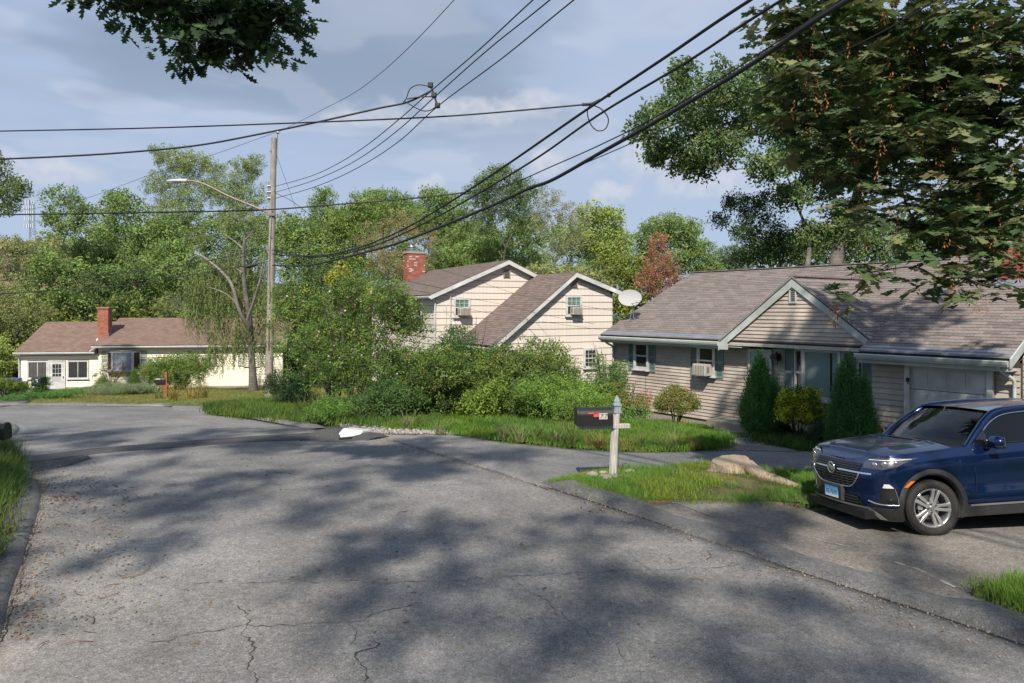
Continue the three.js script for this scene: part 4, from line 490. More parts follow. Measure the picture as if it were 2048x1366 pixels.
// ---------- the long yellow house ----------
{
  const turn = Math.atan2(0.14, 0.99), FY = 2.85, h = thing('ranch_house', 'long low yellow house with brown roof beyond the lawn', 'house', [-32.75, -FY, -46.4], turn), Y = y => y + FY;
  const tone = [0.28, 0.19, 0.15, 1], z0 = 0;
  const lap = (u0, u1, y0, y1, z, open) => { const m = mesh('siding', mergeGeometries(courses({ y0, y1, step: 0.115, z, lip: 0.04, span: () => [u0, u1], openings: open })), M.lapCream, h); m.userData.kind = 'stuff'; };
  new MB().box(2.55, Y(-1.4), -3.7, 4.9, 2.9, 7.3).build('wall_core', M.lapShadeCore, h); new MB().box(11, Y(-1.2), -4.0, 12, 3.1, 8).build('wall_core', M.lapShadeCore, h);
  new MB().box(2.6, Y(-2.7), -3.6, 5.0, 0.55, 7.34).build('foundation', M.concrete, h); new MB().box(11, Y(-2.8), -3.95, 12.02, 0.6, 8.1).build('foundation', M.concrete, h);
  lap(0.12, 5.0, Y(-2.45), Y(-0.2), 0, [[0.6, 1.86, Y(-1.88), Y(-0.64)], [1.9, 2.95, Y(-2.85), Y(-0.62)], [3.05, 4.4, Y(-1.95), Y(-0.64)]]);
  lap(5.0, 16.95, Y(-2.55), Y(0.2), 0.06, [[5.85, 7.4, Y(-1.5), Y(0.05)]]);
  new MB().box(2.55, Y(-0.42), 0.07, 4.9, 0.14, 0.1).build('porch_beam', M.lapCream, h);
  const roof = (x0, x1, y0, y1, zf, zr, s) => { const u = V3(0, y1 - y0, zr - zf), run = u.length(); u.normalize(); slab('roof_deck', [V3(x0, y0 - 0.02, zf), V3(x1, y0 - 0.02, zf), V3(x1, y1 - 0.02, zr), V3(x0, y1 - 0.02, zr)], 0.1, M.deck, h); tabStuff(tabs(V3(x0, y0, zf), V3(1, 0, 0), u, x1 - x0, run, { seed: s }), h, tone); slab('roof_deck', [V3(x1, y0 - 0.02, zr * 2 - zf), V3(x0, y0 - 0.02, zr * 2 - zf), V3(x0, y1 - 0.02, zr), V3(x1, y1 - 0.02, zr)], 0.1, M.deck, h); };
  roof(-0.05, 5.0, Y(-0.06), Y(1.86), 0.35, -3.7, 51); roof(4.75, 17.3, Y(0.34), Y(2.12), 0.45, -4.0, 52);
  prismWall('gable_core', [[5.02, Y(-0.3)], [5.0, Y(-0.3)], [5.0, Y(0.3)]], -0.02, 0, M.lapCream, h);
  gutter(h, -0.1, 4.9, Y(-0.2), 0.36, M.whiteTrim); gutter(h, 4.75, 17.3, Y(0.18), 0.46, M.whiteTrim); new MB().box(11, Y(0.22), 0.3, 12.4, 0.04, 0.35).build('soffit', M.whiteTrim, h);
  new MB().tube([[0.1, Y(-0.2), 0.4], [0.12, Y(-0.5), 0.15], [0.12, Y(-2.6), 0.1]], 0.05, 0.05, 8, 8).build('downpipe', M.whiteTrim, h); new MB().tube([[4.95, Y(0.2), 0.52], [4.75, Y(0.05), 0.45], [4.6, Y(-0.05), 0.4]], 0.05, 0.05, 8, 6).build('downpipe', M.whiteTrim, h);
  windowUnit(h, 1.23, Y(-1.26), 1.28, 1.2, 0.03, { rows: 1, cols: 2, slide: true, curtain_or_reflection: std(0.10, 0.09, 0.085, { map: T.grain }), folds: 40 }); windowUnit(h, 3.72, Y(-1.28), 1.34, 1.24, 0.03, { rows: 1, cols: 2, slide: true });
  { const d = new THREE.Group(); d.name = 'door'; d.position.set(2.42, Y(-2.78), 0.03); h.add(d); new MB().box(-0.49, 1.07, 0.03, 0.08, 2.14, 0.08).box(0.49, 1.07, 0.03, 0.08, 2.14, 0.08).box(0, 2.1, 0.03, 0.9, 0.08, 0.08).build('frame', M.whiteTrim, d); const b = new MB(); b.box(-0.36, 1.03, 0.03, 0.18, 2.06, 0.04).box(0.36, 1.03, 0.03, 0.18, 2.06, 0.04).box(0, 1.97, 0.0295, 0.54, 0.18, 0.039).box(0, 0.33, 0.0295, 0.54, 0.66, 0.039).box(0, 1.26, 0.03, 0.54, 0.04, 0.03); for (const x of [-0.09, 0.09]) b.box(x, 1.45, 0.027, 0.02, 0.86, 0.014); for (const y of [1.58]) b.box(0, y, 0.0265, 0.54, 0.02, 0.014); b.build('leaf', M.whiteTrim, d); new MB().box(0, 1.25, 0.004, 0.56, 1.3, 0.006).build('room_dark', M.darkRoom, d); new MB().box(0, 0.86, 0.02, 0.54, 0.4, 0.004).build('screen', std(0.4, 0.39, 0.38), d); mesh('pane', planarUV(clean(new THREE.PlaneGeometry(0.54, 1.2).translate(0, 1.27, 0.024))), M.glass, d); new MB().box(0.4, 1.02, 0.07, 0.04, 0.14, 0.04).build('handle', M.blackIron, d); }
  { const b = new THREE.Group(); b.name = 'bow_window'; b.position.set(6.63, Y(-0.72), 0.08); h.add(b); windowUnit(b, 0, 0, 1.35, 1.3, 0.28, { rows: 1, trim: 0.06, curtain_or_reflection: M.curtainBlue, folds: 44, sill: false }); for (const s of [-1, 1]) windowUnit(b, s * 0.84, 0, 0.5, 1.3, 0.13, { rows: 1, trim: 0.05, sill: false, curtain_or_reflection: std(0.12, 0.03, 0.03, { map: T.grain }), cw: 0.55, folds: 20 }).rotation.y = s * 0.55; const g = grid(16, 4, (u, v) => { const a = (u - 0.5) * 2; return [a * lerp(1.12, 0.75, v), 0.68 + 0.2 * v, lerp(0.34 - 0.2 * a * a, 0.02, v)]; }); mesh('hood', planarUV(g), std(0.62, 0.63, 0.64, { roughness: 0.4, metalness: 0.3, side: THREE.DoubleSide }), b); new MB().box(0, -0.69, 0.15, 2.1, 0.07, 0.32).build('sill', M.whiteTrim, b); slab('apron', [V3(-0.65, -1.05, 0.02), V3(0.65, -1.05, 0.02), V3(1.0, -0.72, 0.28), V3(-1.0, -0.72, 0.28)], 0.02, std(0.42, 0.42, 0.32), b); }
  shutter(h, 5.42, Y(-0.7), 0.42, 1.36, 0.07, M.shutterSage, 20); shutter(h, 7.86, Y(-0.7), 0.42, 1.36, 0.07, M.shutterSage, 20);
  for (const x of [11.6, 14.9]) { windowUnit(h, x, Y(-0.62), 0.95, 1.1, 0.07, { rows: 2 }); shutter(h, x - 0.72, Y(-0.62), 0.4, 1.15, 0.07, M.shutterSage, 18); shutter(h, x + 0.72, Y(-0.62), 0.4, 1.15, 0.07, M.shutterSage, 18); }
  { const c = new THREE.Group(); c.name = 'chimney'; c.position.set(4.9, Y(0.55), -1.2); h.add(c); brickStack(c, 0.68, 2.25, 0.68, 0, 0, 0, 35, [0.42, 0.15, 0.10]); new MB().rbox(0, 2.3, 0, 0.8, 0.12, 0.8, 0.03).build('cap', std(0.36, 0.18, 0.13, { map: T.fine }), c); new MB().box(0, 0.12, 0.36, 0.8, 0.2, 0.03, 0, -0.45).box(0.36, 0.45, 0, 0.03, 0.3, 0.7).build('flashing', M.flashing, c); }
}

// ---------- the blue car (local axes: x forward, y up, z to its right; origin under the front axle) ----------
{
  const car = thing('parked_car', 'dark blue crossover car parked on the drive facing the street', 'car', [5.11, 0.04, -9.47], Math.atan2(-0.139, -0.990));
  car.rotation.order = 'YXZ'; car.rotation.x = 0.085; car.rotation.z = -0.022; car.position.y = -0.035; car.scale.setScalar(0.975);
  const paint = phys(0.004, 0.019, 0.08, { metalness: 0.65, roughness: 0.22, clearcoat: 1, clearcoatRoughness: 0.03 });
  const clad = std(0.035, 0.035, 0.037, { map: T.fine, roughness: 0.6 }), black = std(0.006, 0.006, 0.006, { roughness: 0.5 }), chrome = std(0.75, 0.76, 0.78, { metalness: 1, roughness: 0.12 }), silver = std(0.55, 0.55, 0.55, { metalness: 0.85, roughness: 0.3 }), gloss = phys(0.006, 0.006, 0.007, { roughness: 0.12, clearcoat: 1 });
  const lens = phys(1, 1, 1, { transmission: 1, roughness: 0.02, thickness: 0, ior: 1.45 }), tint = phys(0.62, 0.70, 0.66, { transmission: 1, roughness: 0.02, thickness: 0, ior: 1.5 }), dark = phys(0.05, 0.055, 0.055, { transmission: 0.95, roughness: 0.02, thickness: 0, ior: 1.5 });
  // half outline in plan, nose centre to tail centre
  const plan = [[0.80, 0], [0.793, 0.22], [0.772, 0.42], [0.73, 0.60], [0.65, 0.745], [0.53, 0.83], [0.36, 0.872], [0.1, 0.892], [-0.3, 0.897], [-0.9, 0.902], [-1.7, 0.904], [-2.5, 0.897], [-3.0, 0.865], [-3.3, 0.75], [-3.44, 0.5], [-3.48, 0.25], [-3.49, 0]];
  const curve = new THREE.CatmullRomCurve3(plan.map(([x, z]) => V3(x, 0, z)), false, 'centripetal'), LEN = curve.getLength(); curve.arcLengthDivisions = 800; curve.updateArcLengths();
  const key = (tab, x) => { for (let i = 1; i < tab.length; i++) if (x >= tab[i][0]) { const t = (x - tab[i][0]) / (tab[i - 1][0] - tab[i][0]), s = clamp(t); return lerp(tab[i][1], tab[i - 1][1], s * s * (3 - 2 * s) * 0.5 + s * 0.5); } return tab[tab.length - 1][1]; };
  const EDGE = [[1, 0.895], [0.79, 0.90], [0.72, 0.94], [0.62, 1.0], [0.35, 1.035], [0, 1.06], [-0.4, 1.085], [-0.8, 1.10], [-1.8, 1.13], [-2.6, 1.18], [-3.2, 1.16], [-4, 1.12]];
  const edge = x => key(EDGE, x), wheelY = 0.345, AR = 0.395;
  const bottom = x => { let b = 0.22; for (const xc of [0, -2.595]) { const d = Math.abs(x - xc); if (d < AR) b = Math.max(b, wheelY + 0.025 + Math.sqrt(AR * AR - d * d)); } return b; };
  const insetAt = (y, x, front) => { const t = clamp((y - 0.2) / (edge(x) - 0.2)); const side = 0.055 * Math.pow(1 - clamp(t / 0.34), 1.6) + 0.012 * Math.sin(Math.PI * clamp((t - 0.3) / 0.45)) + 0.06 * Math.pow(clamp((t - 0.78) / 0.22), 1.8); const nose = 0.10 * Math.pow(1 - clamp(t / 0.3), 1.5) + 0.03 * clamp((0.75 - t) / 0.3) * clamp(t / 0.3) + 0.13 * Math.pow(clamp((t - 0.7) / 0.3), 2); return lerp(side, nose, front); };
  // point of the body skin: a = signed arc length from the nose centre (negative = left, the side towards the street), y height, off = distance proud of it
  const skin = (a, y, off = 0) => {
    const s = Math.abs(a) / LEN, sg = a < 0 ? -1 : 1, p = curve.getPointAt(clamp(s, 0, 1)), tg = curve.getTangentAt(clamp(s, 0.0001, 0.9999)); const nx = tg.z, nz = -tg.x;  // outward normal in plan
    const front = smooth(0.35, 0.85, nx), inn = insetAt(y, p.x, Math.abs(nx) > 0.35 ? front : 0);
    return V3(p.x + nx * (off - inn), y, sg * (p.z + nz * (off - inn)));
  };
  const aOfX = (x) => { let lo = 0, hi = 1; for (let k = 0; k < 40; k++) { const m = (lo + hi) / 2; if (curve.getPointAt(m).x > x) lo = m; else hi = m; } return lo * LEN; };
  // skin patch between two heights rows; A(y) and B(y) give the arc length limits
  const patch = (A, B, y0, y1, off, nu = 24, nv = 12) => { const g = grid(nu, nv, (u, v) => { const y = lerp(y0, y1, v); return skin(lerp(A(y), B(y), u), y, off); }); return g; };
  const poly = (pts) => y => { for (let i = 1; i < pts.length; i++) if (y <= pts[i][1]) { const t = clamp((y - pts[i - 1][1]) / ((pts[i][1] - pts[i - 1][1]) || 1)); return lerp(pts[i - 1][0], pts[i][0], t); } return pts[pts.length - 1][0]; };
  const C = v => () => v;
  { // main skin, both sides
    const N = 260, NV = 26, gs = []; for (const sg of [-1, 1]) gs.push(grid(N, NV, (u, v) => { const a = sg * u * LEN, x = curve.getPointAt(u).x, b = bottom(x), e = edge(x); return skin(a === 0 ? sg * 1e-5 : a, lerp(b, e, v)); }));
    mesh('body', planarUV(mergeGeometries(gs.map(g => { const c = g.toNonIndexed(); c.deleteAttribute('normal'); c.computeVertexNormals(); return g.toNonIndexed(); }))), paint, car);
    // bonnet
    const x0 = 0.90, x1 = -0.34; const hood = grid(40, 30, (u, v) => { const aL = aOfX(lerp(0.797, x1, Math.pow(v, 1.25))), x = curve.getPointAt(aL / LEN).x, L = skin(-aL, edge(x)), R = skin(aL, edge(x)); const t = u * 2 - 1, p = L.clone().lerp(R, u); const raise = 0.055 * smooth(0.79, 0.3, x) + 0.012; p.y += raise * (1 - t * t * t * t) + 0.012 * smooth(0.0, 0.12, Math.abs(Math.abs(t) - 0.62) < 0.08 ? 0.08 - Math.abs(Math.abs(t) - 0.62) : 0); p.x += v > 0.96 ? (0.10 * (1 - t * t)) * 1 : 0; return p; }); mesh('bonnet', planarUV(hood), paint, car);
    mesh('bonnet_gap', planarUV(mergeGeometries([-1, 1].map(s => limb(Array.from({ length: 14 }, (_, k) => { const x = lerp(0.62, -0.32, k / 13), p = skin(s * aOfX(x), edge(x) - 0.018, 0.0005); return p; }), 0.004, 0.004, 5).toNonIndexed()))), black, car);
    // cowl
    mesh('cowl', planarUV(grid(20, 4, (u, v) => { const t = u * 2 - 1; return [lerp(-0.27, -0.52, v) - 0.16 * t * t * v, 1.085 + 0.01 * v - 0.02 * t * t, t * 0.80]; })), black, car);
  }
  { // lower cladding round the bumper and along the sills
    const lo = y => 0; const side = -1;
    for (const sg of [-1, 1]) {
      const aw = aOfX(0.40); mesh('bumper_cladding', planarUV(patch(C(sg * 0.001), C(sg * aw), 0.19, 0.36, 0.008, 30, 8)), clad, car);
      const a1 = aOfX(-0.41), a2 = aOfX(-2.18); mesh('sill_cladding', planarUV(patch(C(sg * a1), C(sg * a2), 0.21, 0.37, 0.012, 20, 6)), clad, car);
      mesh('rear_cladding', planarUV(patch(C(sg * aOfX(-3.0)), C(sg * (LEN - 0.001)), 0.21, 0.5, 0.012, 20, 6)), clad, car);
    }
    // arch cladding rings
    for (const xc of [0, -2.595]) for (const sg of [-1, 1]) {
      const ring = grid(48, 5, (u, v) => { const ph = lerp(-0.42, Math.PI + 0.42, u), r = lerp(AR - 0.012, AR + 0.075, v), x = xc + Math.cos(ph) * r, y = Math.max(0.2, wheelY + 0.025 + Math.sin(ph) * r); const p = skin(sg * aOfX(x), y, 0.014 - 0.006 * Math.pow(v * 2 - 1, 2)); if (v < 0.05) p.z -= sg * 0.05; return p; }); mesh('arch_cladding', planarUV(ring), clad, car);
      mesh('wheel_well', planarUV(grid(30, 2, (u, v) => { const ph = lerp(-0.5, Math.PI + 0.5, u); return [xc + Math.cos(ph) * (AR + 0.01), wheelY + 0.025 + Math.sin(ph) * (AR + 0.01), sg * lerp(0.5, 0.87, v)]; })), black, car);
    }
    const am = aOfX(0.30); mesh('side_marker', planarUV(patch(poly([[-aOfX(0.395), 0.62], [-aOfX(0.30), 0.70]]), poly([[-aOfX(0.35), 0.62], [-aOfX(0.245), 0.70]]), 0.625, 0.70, 0.022, 8, 6)), phys(0.75, 0.16, 0.01, { roughness: 0.15, clearcoat: 1 }), car);
    new MB().box(-1.2, 0.26, 0, 4.0, 0.1, 1.3).build('underbody', black, car);
  }
  { // front: grille, bars, badge, lamps, bumper openings
    const gy0 = 0.575, gy1 = 0.89, half = poly([[0.30, gy0], [0.40, 0.62], [0.52, 0.74], [0.50, 0.80], [0.50, 0.89]]);
    mesh('grille', planarUV(patch(y => -half(y), half, gy0, gy1, 0.006, 40, 16)), black, car);
    const bars = []; for (let k = 0; k < 5; k++) { const y = 0.605 + k * 0.034, w = half(y) * 0.97; bars.push(limb(Array.from({ length: 61 }, (_, i) => { const a = lerp(-w, w, i / 60); return skin(a, y + 0.006 * Math.sin(a * 60), 0.016); }), 0.006, 0.006, 5, 90).toNonIndexed()); } for (let k = 0; k < 3; k++) { const y = 0.81 + k * 0.026, w = half(y) * 0.97; bars.push(limb(Array.from({ length: 21 }, (_, i) => skin(lerp(-w, w, i / 20), y, 0.014)), 0.005, 0.005, 5, 40).toNonIndexed()); }
    mesh('grille_bars', planarUV(mergeGeometries(bars)), std(0.10, 0.10, 0.11, { metalness: 0.7, roughness: 0.25 }), car);
    mesh('grille_surround', planarUV(limb([[-0.52, 0.775], [-0.50, 0.73], [-0.42, 0.635], [-0.33, 0.578], [-0.2, 0.567], [0, 0.565], [0.2, 0.567], [0.33, 0.578], [0.42, 0.635], [0.50, 0.73], [0.52, 0.775]].map(([a, y]) => skin(a, y, 0.012)), 0.011, 0.011, 8, 60)), chrome, car);
    for (const s of [-1, 1]) mesh('chrome_wing', planarUV(patch(C(s * 0.085), C(s * 0.70), 0.773, 0.792, 0.022, 24, 4)), chrome, car);
    const b = new THREE.Group(); b.name = 'badge'; b.position.copy(skin(0.0, 0.785, 0.045)); b.rotation.y = Math.PI / 2; b.scale.setScalar(1); car.add(b); mesh('ring', new THREE.TorusGeometry(0.072, 0.011, 8, 32), chrome, b); mesh('disc', new THREE.CylinderGeometry(0.07, 0.07, 0.012, 32).rotateX(Math.PI / 2), gloss, b); for (let k = -1; k <= 1; k++) { const sh = new THREE.Shape([[-0.018, 0.03], [0.018, 0.03], [0.018, 0], [0, -0.032], [-0.018, 0]].map(p => new THREE.Vector2(...p))); const g = new THREE.ExtrudeGeometry(sh, { depth: 0.006, bevelEnabled: true, bevelSize: 0.002, bevelThickness: 0.002, bevelSegments: 1 }); g.rotateZ(-0.5); g.translate(k * 0.03, -k * 0.016, 0.004); mesh('shield', g, silver, b); }
    for (const s of [-1, 1]) {
      const hl = new THREE.Group(); hl.name = 'headlight'; car.add(hl);
      const inner = poly([[0.56, 0.845], [0.54, 0.90], [0.53, 0.93], [0.70, 0.985]]), outer = poly([[0.82, 0.845], [0.99, 0.875], [1.10, 0.925], [1.30, 0.985]]);
      mesh('housing', planarUV(patch(y => s * inner(y), y => s * outer(y), 0.845, 0.985, 0.004, 30, 10)), std(0.10, 0.10, 0.105, { metalness: 0.6, roughness: 0.3 }), hl);
      for (const [a, y, r] of [[0.72, 0.895, 0.034], [0.86, 0.905, 0.040], [1.0, 0.925, 0.03]]) { const p = skin(s * a, y, 0.010), tg = curve.getTangentAt(a / LEN), g = new THREE.SphereGeometry(r, 16, 8).scale(1, 1, 0.45); const m = mesh('reflector', g, chrome, hl); m.position.copy(p); m.rotation.y = Math.atan2(tg.z, s * -tg.x); }
      mesh('running_strip', planarUV(limb(Array.from({ length: 12 }, (_, k) => skin(s * lerp(0.60, 1.2, k / 11), lerp(0.945, 0.972, k / 11), 0.014)), 0.006, 0.006, 5)), std(0.8, 0.8, 0.8, { roughness: 0.2 }), hl);
      mesh('lens', planarUV(patch(y => s * inner(y), y => s * outer(y), 0.845, 0.985, 0.028, 30, 10)), lens, hl);
      const fog = new THREE.Group(); fog.name = 'fog_lamp_bezel'; car.add(fog); const fi = poly([[0.62, 0.40], [0.78, 0.46], [0.80, 0.60], [0.83, 0.67]]), fo = poly([[0.99, 0.40], [0.985, 0.50], [0.955, 0.62], [0.90, 0.67]]);
      mesh('recess', planarUV(patch(y => s * fi(y), y => s * fo(y), 0.40, 0.67, 0.005, 16, 12)), black, fog); mesh('turn_lamp', planarUV(patch(y => s * (fi(y) + 0.01), y => s * (fo(y) - 0.01), 0.615, 0.665, 0.02, 10, 5)), phys(0.6, 0.62, 0.62, { roughness: 0.1, clearcoat: 1 }), fog);
      mesh('silver_trim', planarUV(limb([[0.62, 0.435], [0.72, 0.41], [0.84, 0.402], [0.99, 0.402]].map(([a, y]) => skin(s * a, y, 0.012)), 0.011, 0.009, 6)), silver, fog); mesh('edge_trim', planarUV(limb([[0.99, 0.402], [0.985, 0.5], [0.958, 0.61]].map(([a, y]) => skin(s * a, y, 0.012)), 0.006, 0.004, 6)), silver, fog); const lp = mesh('lamp', new THREE.SphereGeometry(0.035, 12, 8), gloss, fog); lp.position.copy(skin(s * 0.90, 0.46, 0.0));
    }
    mesh('lower_intake', planarUV(patch(y => -poly([[0.58, 0.36], [0.40, 0.48]])(y), poly([[0.58, 0.36], [0.40, 0.48]]), 0.36, 0.48, 0.012, 30, 6)), black, car);
    mesh('intake_slat', planarUV(mergeGeometries([0.385, 0.42, 0.455].map(y => limb(Array.from({ length: 20 }, (_, i) => skin(lerp(-0.46, 0.46, i / 19), y, 0.022)), 0.006, 0.006, 5).toNonIndexed()))), clad, car);
    mesh('bumper_lip', planarUV(patch(C(-0.62), C(0.62), 0.325, 0.355, 0.03, 30, 3)), silver, car); mesh('lip_slot', planarUV(patch(C(-0.52), C(0.52), 0.285, 0.325, 0.012, 30, 3)), black, car);
    for (const s of [-1, 1]) mesh('skid_end', planarUV(patch(poly([[s * 0.74, 0.205], [s * 0.56, 0.355]]), poly([[s * 0.86, 0.205], [s * 0.63, 0.355]]), 0.205, 0.355, 0.024, 8, 8)), silver, car);
    // number plate
    const pl = new THREE.Group(); pl.name = 'number_plate'; pl.position.copy(skin(0, 0.465, 0.055)); pl.rotation.y = Math.PI / 2; car.add(pl);
    new MB().rbox(0, 0, -0.03, 0.42, 0.21, 0.07, 0.015).build('bracket', clad, pl); new MB().rbox(0, 0, 0.004, 0.335, 0.185, 0.012, 0.012).build('plate_frame', gloss, pl);
    const cv = document.createElement('canvas'); cv.width = 512; cv.height = 256; const c = cv.getContext('2d'); const gr = c.createLinearGradient(0, 0, 0, 256); gr.addColorStop(0, '#3f86c4'); gr.addColorStop(0.55, '#9cc6e4'); gr.addColorStop(1, '#dfecf4'); c.fillStyle = gr; c.fillRect(0, 0, 512, 256); c.fillStyle = '#0b1b46'; c.font = 'bold 128px sans-serif'; c.textAlign = 'center'; c.textBaseline = 'middle'; c.save(); c.translate(256, 142); c.scale(0.78, 1.12); c.fillText('BG\u00b776391', 0, 0); c.restore();
    const tx = new THREE.CanvasTexture(cv); tx.colorSpace = THREE.SRGBColorSpace; const pm = new THREE.Mesh(new THREE.PlaneGeometry(0.305, 0.145), new THREE.MeshStandardMaterial({ map: tx, roughness: 0.4 })); pm.position.z = 0.0115; pm.name = 'plate'; shade(pm); pl.add(pm);
  }
  { // greenhouse
    const base = t => V3(-0.40 - 0.22 * t * t, 1.085 - 0.015 * t * t, t * 0.775), top = t => V3(-1.04 - 0.10 * t * t, 1.525 - 0.03 * t * t, t * 0.60);
    mesh('windscreen', planarUV(grid(24, 14, (u, v) => { const t = (u * 2 - 1) * 0.94, p = base(t).lerp(top(t), v); p.x += 0.035 * Math.sin(Math.PI * v); p.y += 0.02 * Math.sin(Math.PI * v); return p; })), tint, car);
    const railX = [-1.0, -1.3, -1.7, -2.2, -2.7, -3.05], railY = x => 1.495 + 0.045 * Math.sin(Math.PI * clamp((-x - 0.9) / 2.4)) - 0.05 * smooth(-2.6, -3.2, x);
    const rail = (s, x) => V3(x, railY(x), s * (0.625 - 0.05 * smooth(-2.4, -3.2, x)));
    mesh('roof', planarUV(grid(24, 24, (u, v) => { const t = u * 2 - 1, x = lerp(-1.02 - 0.10 * t * t, -3.1, v), k = rail(1, x); return [x, k.y + 0.055 * (1 - t * t) * (0.55 + 0.45 * Math.sin(Math.PI * clamp(v + 0.15))), t * k.z]; })), paint, car);
    for (const s of [-1, 1]) {
      // A pillar and roof rail, one strip in body colour
      const pts = [V3(-0.60, 1.07, s * 0.80), V3(-0.80, 1.25, s * 0.745), V3(-1.02, 1.41, s * 0.675), V3(-1.18, 1.487, s * 0.645), V3(-1.5, 1.525, s * 0.635), V3(-2.2, 1.532, s * 0.62), V3(-2.9, 1.485, s * 0.58), V3(-3.25, 1.33, s * 0.62)]; mesh('roof_rail', planarUV(limb(pts, 0.048, 0.05, 10, 50)), paint, car);
      const trim = [V3(-0.66, 1.10, s * 0.828), V3(-0.84, 1.24, s * 0.778), V3(-1.06, 1.385, s * 0.712), V3(-1.24, 1.455, s * 0.688), V3(-1.6, 1.487, s * 0.678), V3(-2.3, 1.48, s * 0.668), V3(-2.9, 1.40, s * 0.66)]; mesh('window_trim', planarUV(limb(trim, 0.011, 0.011, 6, 50)), chrome, car);
      const glassTop = new THREE.CatmullRomCurve3(trim, false, 'centripetal'); mesh('side_window', planarUV(grid(40, 8, (u, v) => { const t = glassTop.getPoint(u), b = V3(t.x, edge(t.x) - 0.01, s * 0.842); return b.lerp(t, v).add(V3(0, 0, s * -0.012)); })), dark, car);
      mesh('window_sill', planarUV(limb([V3(-0.62, 1.10, s * 0.842), V3(-1.6, 1.128, s * 0.846), V3(-2.9, 1.19, s * 0.81)], 0.009, 0.009, 6, 20)), gloss, car);
      new MB().tube([V3(-1.62, 1.13, s * 0.832), V3(-1.72, 1.485, s * 0.672)], 0.03, 0.03, 6).build('b_pillar', gloss, car);
      mesh('tail_quarter', planarUV(grid(8, 8, (u, v) => { const x = lerp(-2.75, -3.42, u); return [x + 0.25 * v * u, lerp(edge(x) - 0.02, 1.48 - 0.1 * u, v), s * lerp(0.84 - 0.12 * u, 0.63, v)]; })), paint, car);
      // door gaps and handle
      const gap = (xs) => limb(xs.map(([x, y]) => skin(s * aOfX(x), y, 0.001)), 0.0045, 0.0045, 5); mesh('door_gap', planarUV(mergeGeometries([gap([[-0.60, 1.07], [-0.615, 0.8], [-0.60, 0.38]]), gap([[-1.66, 1.1], [-1.66, 0.7], [-1.68, 0.38]])].map(g => g.toNonIndexed()))), black, car);
      new MB().tube([skin(s * aOfX(-1.42), 0.93, 0.025), skin(s * aOfX(-1.58), 0.935, 0.025)], 0.014, 0.014, 6).build('door_handle', paint, car);
      mesh('sill_trim', planarUV(patch(C(s * aOfX(-0.50)), C(s * aOfX(-2.1)), 0.345, 0.37, 0.022, 10, 2)), silver, car);
      // mirror
      const mr = new THREE.Group(); mr.name = 'mirror'; mr.position.set(-0.86, 1.15, s * 0.985); car.add(mr); const shell = new THREE.SphereGeometry(1, 24, 16).scale(0.085, 0.078, 0.125); const ps = shell.attributes.position; for (let i = 0; i < ps.count; i++) { if (ps.getX(i) < 0) ps.setX(i, ps.getX(i) * 0.45); ps.setZ(i, Math.sign(ps.getZ(i)) * Math.pow(Math.abs(ps.getZ(i)) / 0.125, 0.8) * 0.125); } shell.computeVertexNormals(); mesh('shell', shell, paint, mr); new MB().rbox(0.0, -0.06, -s * 0.02, 0.12, 0.045, 0.25, 0.018).box(0.05, -0.07, -s * 0.13, 0.07, 0.04, 0.12).build('base', gloss, mr); new MB().rbox(-0.045, 0, 0, 0.01, 0.11, 0.19, 0.004).build('mirror_glass', chrome, mr);
      mesh('sail_panel', planarUV(grid(6, 6, (u, v) => { const x = lerp(-0.64, -0.88, u); return [x, lerp(1.095, 1.095 + 0.19 * u * 1.0 + 0.005, v), s * lerp(0.838, 0.838 - 0.06 * u, v)]; })), gloss, car);
    }
    // rear glass and tail
    mesh('rear_screen', planarUV(grid(10, 6, (u, v) => { const t = u * 2 - 1; return [lerp(-3.42, -3.1, v), lerp(1.13, 1.55, v), t * lerp(0.72, 0.58, v)]; })), dark, car);
    mesh('rear_shelf', planarUV(grid(4, 10, (u, v) => { const x = lerp(-0.5, -3.45, v); return [x, 1.05, (u * 2 - 1) * 0.80 * (v > 0.9 ? 0.85 : 1)]; })), black, car);
    // cabin: dashboard, seats, wheel, inner mirror
    mesh('dashboard', planarUV(grid(12, 6, (u, v) => { const t = u * 2 - 1; return [lerp(-0.52, -1.0, v) - 0.16 * t * t * (1 - v), 1.075 + 0.03 * Math.sin(Math.PI * v) - 0.02 * v, t * 0.74]; })), black, car);
    for (const s of [-1, 1]) { const st = new THREE.Group(); st.name = 'seat'; st.position.set(-1.55, 0.55, s * 0.36); car.add(st); new MB().rbox(0, 0.38, 0, 0.16, 0.72, 0.46, 0.07, 0, 0, 0.22).build('backrest', std(0.03, 0.03, 0.03), st); new MB().rbox(-0.12, 0.83, 0, 0.1, 0.17, 0.26, 0.04).build('headrest', std(0.03, 0.03, 0.03), st); }
    mesh('steering_wheel', new THREE.TorusGeometry(0.18, 0.016, 8, 24).rotateY(Math.PI / 2).rotateZ(0.4).translate(-1.08, 1.02, -0.36), black, car);
    new MB().rbox(-0.98, 1.45, 0, 0.03, 0.06, 0.22, 0.012).tube([[-0.96, 1.48, 0], [-1.0, 1.55, 0]], 0.01).build('inner_mirror', black, car);
new MB().tube([base(-0.75).add(V3(0.05, 0.02, 0)), base(-0.1).add(V3(-0.03, 0.05, 0))], 0.009, 0.007).build('wiper', black, car); new MB().tube([base(0.15).add(V3(0.05, 0.02, 0)), base(0.7).add(V3(-0.02, 0.04, 0))], 0.009, 0.007).build('wiper', black, car);
  }
